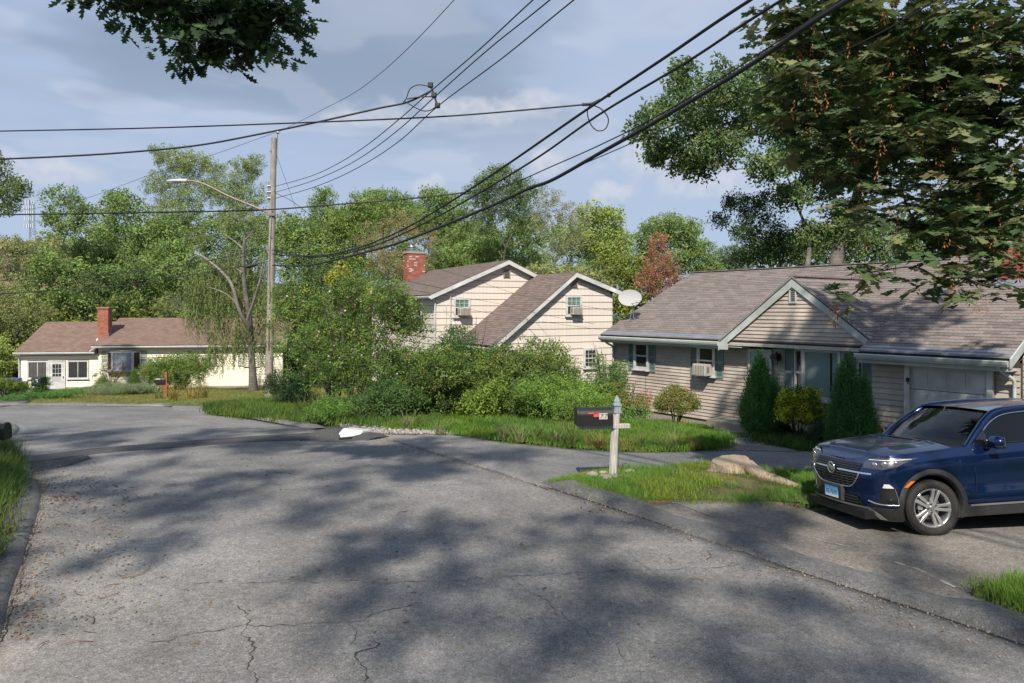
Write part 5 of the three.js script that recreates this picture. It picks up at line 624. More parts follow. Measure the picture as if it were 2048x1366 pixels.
  // wheels
  const wheel = (x, s) => {
    const w = new THREE.Group(); w.name = 'wheel'; w.position.set(x, wheelY, s * 0.775); if (s > 0) w.rotation.y = Math.PI; if (x === 0) w.rotation.y += -0.10; car.add(w); // local -z faces out
    const R = 0.345, pr = [[0.238, 0.085], [0.27, 0.108], [0.30, 0.113], [0.325, 0.105], [0.339, 0.088], [0.345, 0.06], [0.345, 0], [0.345, -0.06], [0.339, -0.088], [0.325, -0.105], [0.30, -0.113], [0.27, -0.108], [0.238, -0.085]].map(([r, y]) => new THREE.Vector2(r, y));
    mesh('tyre', planarUV(new THREE.LatheGeometry(pr, 56).rotateX(Math.PI / 2)), std(0.028, 0.027, 0.026, { roughness: 0.85, map: T.fine }), w);
    const tr = new MB(); for (let k = 0; k < 64; k++) { const a = k / 64 * Math.PI * 2; for (const zz of [-0.07, 0.07]) tr.add(new THREE.BoxGeometry(0.018, 0.010, 0.055).rotateY(zz > 0 ? 0.3 : -0.3).translate(0, 0.3445, zz).rotateZ(a)); for (const zz of [0]) tr.add(new THREE.BoxGeometry(0.024, 0.008, 0.05).translate(0, 0.3455, zz).rotateZ(a + 0.04)); } tr.build('tread', std(0.03, 0.029, 0.028, { roughness: 0.9 }), w);
    const rim = new THREE.Group(); rim.name = 'rim'; w.add(rim); mesh('barrel', new THREE.LatheGeometry([[0.215, 0.08], [0.205, 0.02], [0.208, -0.05], [0.225, -0.085], [0.242, -0.09], [0.245, -0.082]].map(([r, y]) => new THREE.Vector2(r, y)), 48).rotateX(Math.PI / 2), silver, rim);
    const sp = new MB(); for (let k = 0; k < 5; k++) { const a = k / 5 * Math.PI * 2 + 0.31; for (const d of [-1, 1]) { const sh = new THREE.Shape(); sh.moveTo(d * 0.007, 0.05); sh.lineTo(d * 0.030, 0.06); sh.lineTo(d * 0.046, 0.19); sh.lineTo(d * 0.058, 0.230); sh.lineTo(d * 0.030, 0.238); sh.lineTo(d * 0.018, 0.19); sh.closePath(); const g = new THREE.ExtrudeGeometry(sh, { depth: 0.022, bevelEnabled: true, bevelSize: 0.006, bevelThickness: 0.008, bevelSegments: 2 }); g.translate(0, 0, -0.085); const q = g.attributes.position; for (let i = 0; i < q.count; i++) q.setZ(i, q.getZ(i) + 0.02 * (1 - q.getY(i) / 0.23)); sp.add(g.rotateZ(a)); } } sp.add(new THREE.CylinderGeometry(0.075, 0.08, 0.04, 32).rotateX(Math.PI / 2).translate(0, 0, -0.062)); sp.build('spokes', std(0.62, 0.61, 0.60, { metalness: 0.75, roughness: 0.3 }), rim);
    mesh('hub_cap', new THREE.CylinderGeometry(0.03, 0.03, 0.012, 24).rotateX(Math.PI / 2).translate(0, 0, -0.088), silver, rim); for (let k = 0; k < 5; k++) { const a = k / 5 * Math.PI * 2; mesh('lug_nut', new THREE.CylinderGeometry(0.011, 0.013, 0.03, 6).rotateX(Math.PI / 2).translate(Math.cos(a) * 0.055, Math.sin(a) * 0.055, -0.082), std(0.1, 0.1, 0.1, { metalness: 0.7, roughness: 0.4 }), rim); }
    mesh('brake_disc', new THREE.CylinderGeometry(0.15, 0.15, 0.02, 32).rotateX(Math.PI / 2), std(0.25, 0.24, 0.23, { metalness: 0.8, roughness: 0.4 }), w); new MB().rbox(0.13, 0.04, -0.02, 0.07, 0.14, 0.06, 0.015).build('caliper', std(0.3, 0.3, 0.3, { metalness: 0.5, roughness: 0.5 }), w); mesh('well_back', new THREE.CircleGeometry(0.21, 24).translate(0, 0, 0.06), black, w);
    return w;
  };
  for (const x of [0, -2.595]) for (const s of [-1, 1]) wheel(x, s);
}

// ---------- leaves ----------
const GAIN = 1.6;   // leaves pass on part of the light they scatter
const upV = new THREE.Vector3(0, 1, 0);
function inst(name, geo, mat, list, parent, kind) { // list of [matrix, r, g, b]
  const im = shade(new THREE.InstancedMesh(geo, mat, list.length)), c = new THREE.Color(); im.name = parent ? name : numbered(name); list.forEach(([m, r, g, b], i) => { im.setMatrixAt(i, m); im.setColorAt(i, c.setRGB(r, g, b)); }); if (kind) im.userData.kind = kind; (parent || scene).add(im); return im;
}
function place(pos, r, scale, tilt = Math.PI, yaw = null) { const e = new THREE.Euler((r() - 0.5) * tilt, yaw === null ? r() * 6.283 : yaw, (r() - 0.5) * tilt, 'YXZ'), s = typeof scale === 'number' ? new THREE.Vector3(scale, scale, scale) : scale; return new THREE.Matrix4().compose(pos, new THREE.Quaternion().setFromEuler(e), s); }
function leafShape(half, fold = 0.22) { const pts = [[0, 0], ...half, [0, 1], ...half.slice().reverse().map(([x, y]) => [-x, y])].map(p => new THREE.Vector2(...p)); const g = new THREE.ShapeGeometry(new THREE.Shape(pts)); const p = g.attributes.position; for (let i = 0; i < p.count; i++) p.setZ(i, -fold * Math.abs(p.getX(i)) * 1.6 - 0.32 * Math.pow(p.getY(i), 2)); g.computeVertexNormals(); return g.toNonIndexed(); }
const mapleLeaf = leafShape([[0.16, -0.05], [0.30, 0.0], [0.25, 0.10], [0.50, 0.20], [0.44, 0.30], [0.55, 0.46], [0.40, 0.46], [0.36, 0.55], [0.20, 0.46], [0.22, 0.66], [0.10, 0.74]]), oakLeaf = leafShape([[0.05, 0.08], [0.16, 0.16], [0.07, 0.24], [0.26, 0.38], [0.10, 0.44], [0.30, 0.60], [0.11, 0.66], [0.21, 0.82], [0.07, 0.86]]);
const plainLeaf = (() => { const g = new THREE.BufferGeometry(); const v = [[0, 0, 0], [0.25, 0.45, -0.06], [0, 1, -0.12], [-0.25, 0.45, -0.06], [0, 0.5, 0.03]], t = [0, 1, 4, 1, 2, 4, 2, 3, 4, 3, 0, 4], pos = []; t.forEach(k => pos.push(...v[k])); g.setAttribute('position', new THREE.Float32BufferAttribute(pos, 3)); g.setAttribute('uv', new THREE.Float32BufferAttribute(new Float32Array(24), 2)); g.computeVertexNormals(); return g; })();
const slimLeaf = (() => { const g = plainLeaf.clone(); g.scale(0.42, 1, 1); return g; })();
// a clump of leaves spread through a ball of radius 0.5; faces turned mostly outwards
function clump(leaf, n, size, seed, flat = 1) { const r = rng(seed), gs = []; for (let k = 0; k < n; k++) { const a = r() * 6.283, z = r() * 2 - 1, q = Math.sqrt(1 - z * z), rad = 0.5 * Math.pow(r(), 0.4), d = V3(Math.cos(a) * q, z * flat, Math.sin(a) * q), e = new THREE.Euler((r() - 0.5) * 2.4 + 1.2, r() * 6.283, (r() - 0.5) * 1.6, 'YXZ'); gs.push(leaf.clone().applyMatrix4(new THREE.Matrix4().compose(d.multiplyScalar(rad), new THREE.Quaternion().setFromEuler(e), V3(1, 1, 1).multiplyScalar(size * (0.7 + r() * 0.6))))); } return mergeGeometries(gs); }
// a twig 1 long with leaves in a loose flat layer, tips hanging
function spray(leaf, n, size, seed, droop = 0.5) { const r = rng(seed), gs = []; for (let k = 0; k < n; k++) { const t = (k + 0.5) / n, side = k % 2 ? 1 : -1, yaw = side * (0.5 + r() * 1.0), e = new THREE.Euler(Math.PI / 2 + droop * (0.4 + r()) , yaw, (r() - 0.5) * 0.7, 'YXZ'); gs.push(leaf.clone().applyMatrix4(new THREE.Matrix4().compose(V3((r() - 0.5) * 0.16, -0.10 * t * t + (r() - 0.5) * 0.12, t * 0.9), new THREE.Quaternion().setFromEuler(e), V3(1, 1, 1).multiplyScalar(size * (0.65 + r() * 0.6))))); } return mergeGeometries(gs); }
const G = { broad: [1, 2, 3].map(k => clump(plainLeaf, 15, 0.27, 100 + k)), small: [1, 2, 3].map(k => clump(plainLeaf, 20, 0.21, 110 + k)), sparse: clump(plainLeaf, 9, 0.26, 121), needle: clump(slimLeaf, 26, 0.30, 130), oak: [1, 2].map(k => spray(oakLeaf, 9, 0.36, 140 + k, 0.9)), maple: [1, 2, 3].map(k => spray(mapleLeaf, 9, 0.34, 150 + k, 0.55)) };
G.strand = (() => { const r = rng(77), gs = []; for (let k = 0; k < 26; k++) { const t = k / 26, e = new THREE.Euler(Math.PI * 0.82 + (r() - 0.5) * 0.9, r() * 6.283, 0, 'YXZ'); gs.push(slimLeaf.clone().applyMatrix4(new THREE.Matrix4().compose(V3((r() - 0.5) * 0.10 + 0.05 * Math.sin(t * 3), -t, (r() - 0.5) * 0.10), new THREE.Quaternion().setFromEuler(e), V3(1.3, 1, 1).multiplyScalar(0.11 + 0.05 * r())))); } return mergeGeometries(gs); })();
// where the crown's lobes stand: from frame columns and rows at depth D to metres
const lobe = (D, px, py, rx, ry, dz = 0) => { const d = D + dz; return { c: P((px - 1024) / FOCAL * d, EYE + (HORIZON - py) / FOCAL * d, d), r: V3(rx * d / FOCAL, ry * d / FOCAL, rx * 0.85 * d / FOCAL) }; };
function fill(lb, r, size, dens, seed) { // points through the lobe, thick towards its skin, with hollows
  const n = Math.max(4, Math.round(dens * (lb.k ?? 34) * (lb.r.x * lb.r.y + lb.r.x * lb.r.z + lb.r.y * lb.r.z) / 3 / (size * size))), out = []; for (let k = 0; k < n * 4 && out.length < n; k++) { const a = r() * 6.283, z = r() * 2 - 1, q = Math.sqrt(1 - z * z), d = V3(Math.cos(a) * q, z, Math.sin(a) * q), nz = vnoise(a * 1.4 + seed, z * 2.6 + seed * 3.1, seed), nz2 = vnoise(a * 3.1 + 7, z * 5 + seed, seed + 5); if (nz2 < 0.37 && r() < 0.85) continue; const rad = Math.pow(r(), 0.33) * (0.66 + 0.55 * nz); out.push(lb.c.clone().add(d.multiply(lb.r).multiplyScalar(rad))); } return out;
}
function tree(name, label, category, group, spec) {
  const r = rng(spec.seed), base = P(spec.x, ground(spec.D) - 0.05, spec.D), t = thing(name, label, category, base.toArray(), 0, group), lobes = spec.lobes, loc = v => v.clone().sub(base);
  const top = lobes.reduce((s, l) => Math.max(s, l.c.y), -9), mid = lobes.reduce((s, l) => s.add(l.c), new THREE.Vector3()).multiplyScalar(1 / lobes.length);
  const fork = loc(V3(lerp(base.x, mid.x, 0.35), lerp(base.y, mid.y, spec.fork ?? 0.55), lerp(base.z, mid.z, 0.35))), tr = spec.tr ?? 0.2;
  const tm = new MB(); tm.add(limb([V3(0, -0.1, 0), V3((r() - 0.5) * 0.2, fork.y * 0.35, (r() - 0.5) * 0.2), fork.clone().multiplyScalar(0.75).setY(fork.y * 0.78), fork], q => tr * (1 - 0.45 * q) * (1 + 0.5 * Math.pow(1 - q, 8)), 0, 9, 14)); tm.build('trunk', spec.bark || M.bark, t);
  const bm = new MB(), nodes = [{ p: fork, r: tr * 0.62 }], order = lobes.map(l => loc(l.c)).map((c, k) => ({ c, l: lobes[k] })).sort((a, b) => a.c.distanceTo(fork) - b.c.distanceTo(fork));
  for (const { c, l } of order) { let best = nodes[0], bd = 1e9; for (const n of nodes) { const d = n.p.distanceTo(c) + (n.p.y > c.y ? (n.p.y - c.y) * 0.6 : 0) + n.p.distanceTo(fork) * 0.25; if (d < bd) { bd = d; best = n; } } const r0 = Math.max(tr * 0.06, Math.min(best.r, tr * (spec.lr ?? 0.45)) * 0.8), len = best.p.distanceTo(c), mdl = best.p.clone().lerp(c, 0.5).add(V3((r() - 0.5) * len * 0.25, (r() - 0.35) * len * 0.2, (r() - 0.5) * len * 0.25)); bm.add(limb([best.p, mdl, c], r0, r0 * 0.5, 6, 8)); nodes.push({ p: c, r: r0 * 0.62 }, { p: mdl, r: r0 * 0.75 }); const nt = spec.twigs ?? 4; for (let k = 0; k < nt; k++) { const a = r() * 6.283, z = r() * 1.6 - 0.6, e = c.clone().add(V3(Math.cos(a) * l.r.x, z * l.r.y, Math.sin(a) * l.r.z).multiplyScalar(0.82)); const st = mdl.clone().lerp(c, 0.3 + r() * 0.7); bm.add(limb([st, st.clone().lerp(e, 0.5).add(V3(0, 0.08 * len, 0)), e], Math.min(r0 * 0.4, tr * (spec.wr ?? 0.07)), tr * 0.015, 4, 4)); } } bm.build('branches', spec.bark || M.bark, t);
  if (spec.bare) return t;
  const geos = spec.leaf || G.broad, lists = (Array.isArray(geos) ? geos : [geos]).map(() => []), s = spec.size || 0.8;
  lobes.forEach((l, li) => { for (const p of fill(l, r, s, spec.dens ?? 1, spec.seed % 50 + li)) { const f = (0.65 + r() * 0.7) * (spec.gain ?? GAIN), y = r(), tn = spec.alt && r() < spec.alt[3] ? spec.alt : spec.tone; lists[Math.floor(r() * lists.length)].push([place(loc(p), r, s * (0.55 + r() * 0.85), spec.tilt ?? Math.PI), tn[0] * f * (1 + 0.25 * y), tn[1] * f, tn[2] * f]); } });
  lists.forEach((l, k) => { if (l.length) inst('crown', (Array.isArray(geos) ? geos : [geos])[k], spec.mat || M.leaf, l, t, 'stuff'); });
  if (spec.fruit) { const fl = []; const fr = rng(spec.seed + 9); lobes.forEach((l, li) => { for (const p of fill(l, fr, s * spec.fruit.every, 1, li + 3)) { const f = 0.8 + fr() * 0.5, q = spec.fruit.tone; fl.push([place(loc(p), fr, spec.fruit.size * (0.7 + fr() * 0.6), spec.fruit.tilt ?? 0.6), q[0] * f, q[1] * f, q[2] * f]); } }); inst(spec.fruit.name, spec.fruit.geo, spec.fruit.mat || M.dryLeaf, fl, t, 'stuff'); }
  return t;
}
const X_ = (px, D) => (px - 1024) / FOCAL * D;
const woodTone = { lime: [0.165, 0.235, 0.06], mid: [0.115, 0.185, 0.055], dark: [0.07, 0.12, 0.038], olive: [0.15, 0.185, 0.075], pale: [0.15, 0.215, 0.085] };
const wood = (label, px, D, lobes, tone, o = {}) => tree('tree', label, 'tree', 'trees of the wood behind the houses', { x: X_(px, D), D, lobes: lobes.map(l => lobe(D, ...l)), tone: woodTone[tone] || tone, seed: Math.round(px * 3 + D), size: 0.75, tr: 0.2, ...o });
// the wood behind the houses
wood('light tree at the left behind the yellow house, bare lower trunk', 135, 66, [[130, 405, 45, 32], [105, 440, 28, 24], [170, 430, 32, 26], [140, 455, 40, 18]], 'mid', { fork: 0.75, dens: 0.8 });
wood('dark-trunked spreading tree left of the tall poplars', 250, 60, [[245, 420, 55, 35], [210, 465, 40, 26], [290, 470, 45, 30], [240, 400, 30, 22], [330, 460, 40, 30]], 'mid', { bark: M.barkDark, fork: 0.62, dens: 0.85 });
wood('tall airy poplar, the highest tree behind the yellow house', 365, 68, [[345, 320, 42, 30], [385, 335, 45, 32], [325, 370, 40, 32], [400, 385, 50, 34], [350, 420, 55, 36], [360, 470, 60, 40], [310, 300, 14, 12], [420, 330, 22, 18]], 'pale', { bark: M.barkPale, dens: 0.85, size: 0.62, leaf: G.small, fork: 0.7, alt: [0.12, 0.17, 0.05, 0.4] });
wood('airy poplar close to the left of the wooden pole', 480, 66, [[480, 345, 40, 34], [510, 330, 22, 22], [450, 385, 40, 32], [500, 400, 42, 36], [470, 440, 50, 34], [520, 460, 36, 34], [430, 350, 18, 16]], 'pale', { bark: M.barkPale, dens: 0.85, size: 0.62, leaf: G.small, fork: 0.7, alt: [0.12, 0.17, 0.05, 0.4] });
wood('broad green tree over the middle of the yellow house', 330, 58, [[300, 560, 60, 50], [370, 540, 60, 50], [260, 590, 50, 40], [420, 590, 50, 40], [340, 500, 40, 30]], 'mid', {});
wood('dark dense tree right behind the yellow house chimney', 215, 55, [[210, 570, 50, 40], [250, 610, 60, 30], [180, 600, 40, 30], [270, 560, 40, 36]], 'dark', {});
wood('leafy bush-like tree left of the yellow house roof', 110, 56, [[100, 530, 45, 40], [60, 580, 40, 40], [130, 590, 45, 36], [150, 545, 36, 36]], 'mid', {});
wood('olive scrub tree at the left edge of the wood', 30, 52, [[20, 620, 60, 60], [70, 640, 40, 40], [-40, 600, 60, 60]], 'olive', { dens: 0.8, size: 0.6, leaf: G.small });
wood('low tree behind the left end of the yellow house', 20, 49, [[10, 720, 50, 34], [-50, 700, 60, 50]], 'lime', { size: 0.55 });
wood('leafy tree before the red-roofed building at the far left', 60, 72, [[30, 500, 60, 26], [100, 500, 50, 26], [60, 530, 70, 40], [150, 520, 50, 40]], 'olive', {});
wood('green tree before the red roof, left of the dark trunk', 200, 70, [[170, 500, 40, 24], [230, 510, 50, 30], [200, 540, 60, 36], [290, 520, 50, 36]], 'mid', {});
wood('grey bare thicket tree at the left edge', 30, 58, [[20, 520, 60, 45], [70, 500, 30, 30], [-30, 500, 40, 40]], 'olive', { bark: M.barkPale, bare: true, twigs: 34, tr: 0.14 });
wood('green tree right of the wooden pole', 590, 60, [[580, 460, 40, 36], [620, 500, 45, 40], [570, 520, 45, 40], [640, 460, 26, 26]], 'mid', {});
wood('slim tree crown rising right of the pole', 650, 70, [[650, 395, 26, 24], [640, 425, 30, 24], [668, 430, 24, 20]], 'mid', { size: 0.7 });
wood('bright yellow-green tree left of the chimney of the cream house', 700, 64, [[700, 440, 50, 34], [740, 420, 44, 30], [660, 470, 40, 36], [720, 480, 46, 36], [690, 530, 60, 40]], [0.115, 0.18, 0.045], {});
wood('domed green tree behind the brick chimney of the cream house', 775, 72, [[740, 400, 40, 22], [790, 402, 40, 22], [770, 430, 60, 28], [820, 420, 30, 22]], 'mid', {});
wood('pale half-bare tree with grey limbs behind the cream house chimney', 790, 58, [[740, 470, 36, 36], [800, 450, 44, 36], [850, 490, 40, 36], [770, 520, 50, 40], [830, 540, 50, 30]], [0.17, 0.17, 0.085], { bark: M.barkPale, dens: 0.32, size: 0.5, leaf: G.small, twigs: 16, alt: [0.24, 0.13, 0.06, 0.12] });
wood('green tree between the chimney and the tall oak', 880, 70, [[870, 395, 44, 24], [900, 425, 45, 34], [850, 440, 44, 34], [910, 470, 50, 40]], 'mid', {});
wood('tall dark tree standing behind the gable of the cream house', 1010, 56, [[1000, 365, 60, 30], [960, 390, 40, 28], [1050, 385, 42, 30], [1010, 410, 56, 34], [970, 440, 44, 34], [1045, 440, 40, 34], [1000, 345, 26, 16]], 'dark', { fork: 0.5, dens: 0.85, tr: 0.26, bark: std(0.3, 0.24, 0.19, { map: T.bark }) , leaf: G.small, size: 0.6 });
wood('silvery tree with white bare limbs right of the tall oak', 1115, 54, [[1100, 400, 36, 24], [1140, 430, 36, 30], [1085, 440, 34, 34], [1150, 470, 36, 30], [1120, 500, 40, 30]], [0.15, 0.18, 0.09], { bark: M.barkPale, dens: 0.42, size: 0.5, leaf: G.small, twigs: 10 });
wood('rounded bright green tree above the right wing of the cream house', 1200, 60, [[1180, 430, 36, 28], [1215, 440, 36, 28], [1235, 475, 28, 26], [1180, 480, 40, 26], [1210, 510, 44, 34]], 'lime', {});
wood('round dark green tree above the satellite dish', 1345, 66, [[1330, 455, 50, 30], [1370, 470, 46, 34], [1300, 480, 40, 34], [1400, 510, 36, 34], [1340, 520, 60, 40], [1420, 550, 40, 30]], 'mid', { dens: 1.2 });
wood('far hazy round tree over the roof ridge', 1460, 95, [[1460, 515, 36, 26], [1440, 530, 30, 24], [1485, 535, 26, 20]], [0.075, 0.115, 0.055], {});
wood('yellow-green tree behind the satellite dish', 1260, 52, [[1250, 540, 50, 40], [1290, 570, 44, 40], [1230, 590, 44, 40], [1270, 620, 50, 40]], [0.12, 0.165, 0.035], {});
wood('dry tree with rust-brown dead leaves beside the roof', 1315, 46, [[1315, 490, 22, 28], [1320, 530, 38, 30], [1300, 560, 34, 30], [1345, 555, 26, 26], [1335, 590, 40, 26]], [0.19, 0.105, 0.07], { dens: 0.75, size: 0.5, leaf: G.small, mat: M.dryLeaf, tr: 0.12, bark: M.barkPale });
wood('green tree behind the middle of the wood', 930, 62, [[930, 520, 70, 44], [980, 500, 50, 40], [880, 540, 50, 40], [1060, 530, 60, 40]], 'mid', {});
wood('dark tree low behind the cream house gables', 1110, 50, [[1090, 560, 60, 30], [1160, 560, 50, 30], [1200, 580, 40, 30]], 'olive', {});
wood('dark tree behind the left of the cream house', 660, 52, [[640, 560, 60, 50], [720, 580, 60, 50], [600, 600, 50, 50], [680, 620, 60, 50]], 'dark', {});
wood('lit shrubby tree between the pole and the cream house', 690, 47, [[680, 545, 24, 16], [668, 560, 20, 14]], [0.19, 0.22, 0.04], { size: 0.5 });
wood('dark tree behind the roof of the grey house', 1560, 44, [[1540, 500, 70, 40], [1620, 500, 60, 44], [1700, 490, 70, 50], [1780, 480, 70, 60]], 'dark', {});
wood('dark tree behind the garage roof', 1900, 40, [[1880, 480, 90, 70], [1990, 470, 90, 70], [2080, 480, 80, 80], [1950, 400, 90, 60]], 'dark', {});
wood('long green crown closing the gap behind the poplars', 420, 80, [[120, 500, 60, 40], [230, 480, 60, 44], [330, 470, 60, 50], [430, 470, 60, 50], [520, 480, 60, 46], [300, 540, 80, 50], [450, 550, 80, 50]], 'mid', { size: 0.9 });
wood('long green crown closing the gap behind the chimney', 760, 84, [[600, 470, 60, 40], [690, 455, 60, 40], [780, 460, 60, 40], [870, 460, 60, 40], [660, 530, 80, 50], [800, 530, 80, 50], [900, 530, 60, 50]], 'mid', { size: 0.9 });
wood('long green crown behind the silvery tree and cream gables', 1130, 82, [[960, 480, 60, 44], [1050, 470, 60, 44], [1140, 475, 60, 44], [1220, 490, 60, 44], [1020, 540, 80, 50], [1180, 550, 80, 50], [1290, 540, 60, 40]], 'mid', { size: 0.9 });
// the oak at the left edge, only its twigs reach into view
wood('dark green tree at the left edge above the radio mast', -40, 36, [[-10, 355, 40, 34], [25, 385, 36, 24], [-40, 330, 50, 40], [10, 415, 30, 16], [-60, 420, 60, 40], [40, 370, 20, 16]], 'dark', { size: 0.55, leaf: G.small });
// undergrowth below the wood
{ const r = rng(901), l = []; for (let k = 0; k < 11000; k++) { const X = -62 + r() * 120, D = X > 8 ? 38 + r() * 14 : 51.5 + r() * 12, h = (X > 8 ? 3.4 : 7.0) * (0.4 + 0.9 * vnoise(X * 0.3 + 90, D * 0.3, 5)), y = ground(D) + r() * h, f = (0.6 + r() * 0.7) * 1.4, yel = vnoise(X * 0.2 + 50, D * 0.2, 8); l.push([place(P(X, y, D), r, 0.9 + r() * 0.5), (0.10 + 0.09 * yel) * f, (0.15 + 0.06 * yel) * f, 0.042 * f]); } tag(inst('undergrowth', G.broad[0], M.leaf, l, null, 'stuff'), 'mass of low green undergrowth along the foot of the wood'); }
// the big oak behind the grey house
tree('oak_tree', 'big spreading oak with a pale double trunk behind the grey house', 'tree', null, { x: X_(1655, 31), D: 31, seed: 71, tone: [0.06, 0.11, 0.035], alt: [0.10, 0.15, 0.05, 0.3], leaf: G.broad, size: 0.62, dens: 1.6, tr: 0.42, fork: 0.45, bark: M.barkPale, twigs: 5, lobes: [[1300, 250, 40, 36], [1350, 215, 46, 40], [1365, 155, 36, 40], [1330, 300, 60, 36], [1400, 250, 50, 50], [1450, 180, 60, 50], [1440, 290, 60, 40], [1510, 230, 66, 60], [1390, 335, 50, 24], [1560, 160, 70, 60], [1540, 330, 50, 36], [1600, 270, 70, 60], [1585, 390, 36, 34], [1660, 200, 80, 80], [1650, 350, 60, 60], [1730, 300, 80, 80], [1760, 180, 80, 80], [1690, 450, 50, 50], [1620, 470, 36, 30]].map((l, i) => lobe(31, ...l, (i % 5 - 2) * 0.7)) });
{ const o = scene.getObjectByName('oak_tree'), b = o.position, q = (x, y) => lobe(31, x, y, 1, 1).c.sub(b); new MB().add(limb([V3(0.1, -0.1, 0.1), q(1672, 520), q(1690, 470), q(1712, 400), q(1735, 320)], 0.36, 0.14, 9, 16)).build('trunk', M.barkPale, o); }
tree('oak_tree', 'small dark oak left of the big pale trunk, behind the roof', 'tree', null, { x: X_(1590, 34), D: 34, seed: 72, tone: [0.045, 0.085, 0.03], leaf: G.small, size: 0.55, dens: 1.0, tr: 0.16, fork: 0.5, lobes: [[1440, 440, 26, 16], [1475, 405, 34, 22], [1510, 430, 40, 28], [1490, 470, 40, 20], [1545, 470, 40, 30], [1530, 400, 34, 22], [1570, 500, 50, 30], [1500, 510, 40, 20]].map(l => lobe(34, ...l)) });
// the willow before the yellow house: pale broken limbs and hanging strands
{ const D = 41, px = 507, base = P(X_(px, D), ground(D), D), t = thing('willow_tree', 'weeping willow with pale broken limbs before the yellow house', 'tree', base.toArray()), r = rng(333), q = (x, y, dz = 0) => lobe(D, x, y, 1, 1, y < 690 ? dz - 1.3 * smooth(700, 600, y) : dz).c.sub(base);
  new MB().add(limb([V3(0, -0.2, 0), q(505, 740), q(502, 690), q(499, 640), q(488, 560, 0.2), q(487, 505), q(490, 470)], k => 0.22 * (1 - 0.7 * k) * (1 + 0.4 * Math.pow(1 - k, 9)), 0, 10, 26)).build('trunk', M.barkPale, t);
  const limbMat = std(0.62, 0.57, 0.50, { map: T.bark, bumpMap: T.bark, bumpScale: 0.01 }); const bm = new MB(); for (const [pts, r0] of [[[q(500, 660), q(478, 620), q(464, 570), q(445, 545), q(415, 520), q(398, 510), q(380, 518)], 0.13], [[q(476, 610), q(455, 590), q(430, 578), q(412, 574)], 0.06], [[q(488, 500), q(478, 490), q(462, 478), q(448, 470)], 0.08], [[q(490, 480), q(500, 470), q(506, 460)], 0.05], [[q(484, 545), q(470, 535), q(462, 532)], 0.04], [[q(503, 700), q(520, 660), q(532, 640), q(545, 600)], 0.09], [[q(497, 640, 1), q(470, 560, 1.6), q(450, 500, 2)], 0.09], [[q(495, 640, -1), q(520, 560, -1.4), q(530, 500, -1.5)], 0.09]]) bm.add(limb(pts, r0, r0 * 0.3, 6, 14)); bm.build('branches', limbMat, t);
  const l = []; const L = [[400, 545, 36, 30], [440, 520, 44, 36], [430, 590, 54, 60], [480, 520, 40, 40], [520, 540, 36, 50], [470, 590, 50, 60], [530, 610, 30, 50], [395, 600, 30, 50], [450, 660, 44, 36], [500, 660, 44, 40], [530, 690, 24, 30], [430, 690, 20, 30], [380, 580, 20, 40]]; L.forEach(([x, y, rx, ry], i) => { const lb = lobe(D, x, y, rx, ry); for (const p of fill(lb, r, 0.55, 0.45, i)) { const f = (0.7 + r() * 0.6) * 1.3; l.push([new THREE.Matrix4().compose(p.sub(base), new THREE.Quaternion().setFromEuler(new THREE.Euler((r() - 0.5) * 0.25, r() * 6.28, (r() - 0.5) * 0.25)), V3(1.2, 0.9 + r() * 0.9, 1.2)), 0.155 * f, 0.19 * f, 0.07 * f]); } }); inst('crown', G.strand, M.leaf, l, t, 'stuff'); }
// the maple overhanging from the right
const samara = (() => { const r = rng(8), gs = []; for (let k = 0; k < 12; k++) gs.push(plainLeaf.clone().applyMatrix4(new THREE.Matrix4().compose(V3((r() - 0.5) * 0.5, -r() * 1.3, (r() - 0.5) * 0.5), new THREE.Quaternion().setFromEuler(new THREE.Euler(2.6 + (r() - 0.5) * 1.2, r() * 6.28, 0, 'YXZ')), V3(0.7, 1, 1).multiplyScalar(0.32)))); return mergeGeometries(gs); })();
tree('maple_tree', 'dark maple with orange seed clusters hanging over the drive', 'tree', null, { x: 9.6, D: 9.6, seed: 91, tone: [0.045, 0.085, 0.028], alt: [0.12, 0.15, 0.065, 0.36], gain: 1.5, leaf: G.maple, mat: M.leafNear, size: 0.34, dens: 0.56, tilt: 0.9, tr: 0.24, fork: 0.75, lr: 0.14, wr: 0.035, bark: M.barkDark, twigs: 5, fruit: { name: 'seed_clusters', geo: samara, tone: [0.42, 0.185, 0.07], size: 0.16, every: 3.3 },
  lobes: [[8.8, 1570, 80, 80, 70], [8.8, 1640, 40, 120, 70], [9.2, 1800, 60, 170, 90], [9.4, 1960, 80, 140, 110], [8.6, 1600, 170, 80, 60], [9.0, 1700, 190, 130, 80], [9.4, 1850, 210, 150, 100], [9.6, 2000, 240, 120, 120], [8.8, 1590, 245, 80, 36], [9.0, 1680, 300, 110, 60], [9.2, 1800, 330, 130, 90], [9.5, 1940, 370, 120, 110], [8.6, 1780, 270, 140, 40], [8.8, 1720, 400, 70, 60], [9.0, 1830, 450, 100, 70], [9.2, 1930, 500, 90, 70], [8.8, 1740, 545, 60, 24], [8.9, 1880, 560, 70, 40], [8.7, 1690, 600, 34, 24], [9.6, 2030, 480, 80, 90], [9, 1980, 575, 50, 30], [9.8, 2180, 150, 180, 180], [9.6, 2200, 400, 150, 120], [9.6, 1750, -120, 200, 120], [9.8, 2000, -140, 200, 130], [9.6, 1880, -360, 240, 160], [10, 2150, -350, 240, 200], [10.6, 1900, 150, 200, 160], [10.8, 1800, 260, 180, 140], [10.6, 1980, 420, 150, 120], [10.8, 1700, 100, 150, 90]].map(([D, ...l]) => lobe(D, ...l)) });
